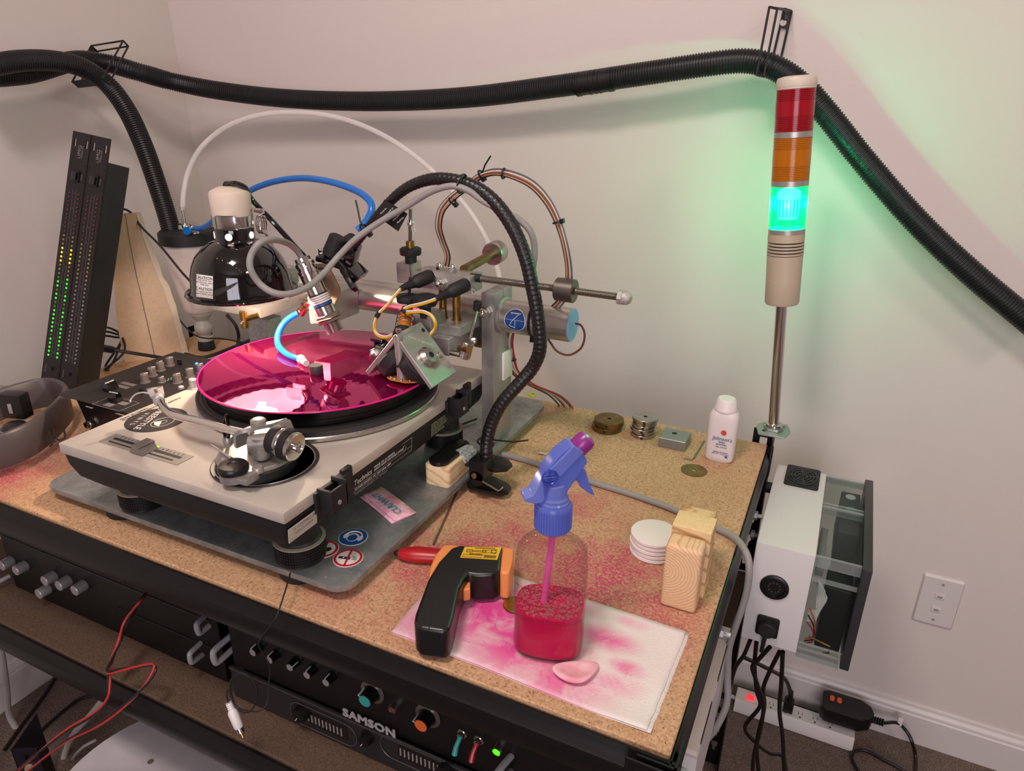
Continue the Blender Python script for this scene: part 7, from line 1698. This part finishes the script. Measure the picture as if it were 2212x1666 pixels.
# powder bottle
pc2 = P(1554, 984, Z=T); PBx, PBy = -.1245, 1.026
pbz = lambda py: P(1558, py, Y=PBy - .012).z
pb = thing('powder_bottle', (PBx, PBy, T), 'white baby powder bottle with blue lettering near the back right corner', 'powder bottle')
pbm = mat('powder_white', 'd6cccc', .4)
zs2 = pbz(895)
def psec(a, b, z, e=3.2, n=36):
    o_ = []
    for k in range(n):
        t = 2 * PI * k / n; c, s = math.cos(t), math.sin(t); o_.append((PBx + a * abs(c) ** (2 / e) * (1 if c > 0 else -1), PBy + b * abs(s) ** (2 / e) * (1 if s > 0 else -1), z))
    return o_
PA = .0225
obj('bottle', G().loft([psec(PA * .80, .0125, T), psec(PA * .93, .0148, T + .003), psec(PA * .97, .0155, T + .010), psec(PA * 1.0, .0160, zs2 - .016), psec(PA * .98, .0158, zs2 - .006), psec(PA * .88, .0150, zs2), psec(PA * .72, .0140, zs2 + .004, 2.4), psec(PA * .68, .0135, zs2 + .005, 2)]), pbm, pb, 'white plastic bottle')
zc3 = pbz(864)
obj('cap', G().lathe([(.0168, zs2 + .004), (.0170, zs2 + .006), (.0168, zs2 + .007), (.0162, zs2 + .008), (.0150, zc3 - .004), (.0125, zc3 - .0005), (0, zc3)], Matrix.Translation((PBx, PBy, 0)), 40), mat('powder_cap', 'dbcfcf', .4), pb, 'white shaker cap')
yfp = PBy - .0163
def ptext(s, z, size, m, xs=1.0, sh=0): text('lettering', s, size, frame(V((PBx + .003, yfp, z)), (0, -1, 0), (1, 0, 0)), m, pb, .0001, 'CENTER', 1.0, sh, xs=xs)
bi = mat('label_blue', '2a4a86', .5); 
obj('red_seal', G().lathe([(.0042, 0), (.0042, .0003), (0, .0003)], frame(V((PBx + .004, yfp, pbz(932))), (0, -1, 0)), 20), mat('label_red', 'c0433c', .5), pb)
ptext("Johnson's", pbz(946), .0088, bi, .86, .25); ptext('baby', pbz(953), .0052, bi); ptext('powder', pbz(958), .0052, bi); ptext('silky soft skin', pbz(964), .0032, bi); ptext('Johnson & Johnson', pbz(975), .0036, bi, .8, .2); ptext('NET WT. 1.5 OZ (42 g)', pbz(979), .0026, bi)
obj('blue_square', G().box(PBx + .010, PBx + .014, yfp - .0003, yfp, pbz(985), pbz(982) + .0005), bi, pb)

# cotton pads
cpm = mat('cotton_pad', 'e2d8d4', .95, spec=.1, bump=.3, bscale=500)
for k in range(5):
    c = P(1411 + (0, 1, -1, 1, 0)[k], 1190, Z=T); t_ = thing('cotton_pad', V((c.x, c.y, T + .0003 + k * .0056)), ('bottom', 'second from bottom', 'middle', 'second from top', 'top')[k] + ' white cotton pad of the stack beside the wooden blocks', 'cotton pad', 'stacked cotton pads')
    obj('pad', G().lathe([(0, 0), (.0268, .0001), (.0292, .0010), (.0293, .0042), (.0270, .0052), (0, .0054)], Matrix.Translation(t_.location), 44), cpm, t_)
# crumpled wet pad
wpm = mat('wet_pink_pad', 'e6b8c0', .7, var='d98b9b', vscale=45, bump=.4, bscale=90)
wq = [P(x, y, Z=TZ + .003) for x, y in ((1182, 1438), (1225, 1428), (1294, 1428), (1298, 1440), (1282, 1462), (1258, 1480), (1225, 1476), (1198, 1460))]
wp_c = sum(wq, V()) / 8
g = G(); g.loft([[p + V((0, 0, -.003)) for p in wq], [p.lerp(wp_c, .02) + V((0, 0, .002)) for p in wq], [p.lerp(wp_c, .25) + V((0, 0, .0045 if k in (5, 6, 7) else .002)) for k, p in enumerate(wq)], [p.lerp(wp_c, .6) + V((0, 0, .001)) for p in wq]])
wpd = thing('used_cotton_pad', wp_c, 'folded pink-soaked cotton pad on the towel in front of the spray bottle', 'cotton pad'); o = obj('pad', g, wpm, wpd, ang=60); md = o.modifiers.new('s', 'SUBSURF'); md.levels = 2; md.render_levels = 2

# pine blocks
def wblk(name, x0, x1, y0, y1, zt, m, label, bev=.0055):
    t_ = thing(name, ((x0 + x1) / 2, (y0 + y1) / 2, T), label, 'wood block', 'pine offcuts'); obj('block', G().box(x0, x1, y0, y1, T + .0003, zt, bev, seg=3), m, t_, ang=40) if False else None
    o = obj('block', G().box(x0, x1, y0, y1, T + .0003, zt, bev, seg=3), m, t_, ang=40); return t_
h1 = P(1443, 1182, Y=.644).z + .003
wblk('wood_block', -.1205, -.0815, .644, .672, h1, wood('pine_endgrain', 'd8b48e', 'c2966b', (-.118, .644, T + .048), 95), 'front pine block showing end-grain growth rings')
h2 = P(1456, 1133, Y=.675).z
wblk('wood_block', -.1215, -.0785, .675, .708, h2, wood('pine_mid', 'd9b98a', 'b08a55', (-.13, .60, T - .10), 18), 'middle pine block, between the front one and the rough-sawn one', .0012)
h3 = P(1466, 1113, Y=.712).z
wblk('wood_block', -.1235, -.0830, .711, .738, h3, wood('pine_rough', 'd8b488', 'a8703c', (-.10, .70, T + .3), 40), 'rear pine block with rough-sawn orange top', .0010)
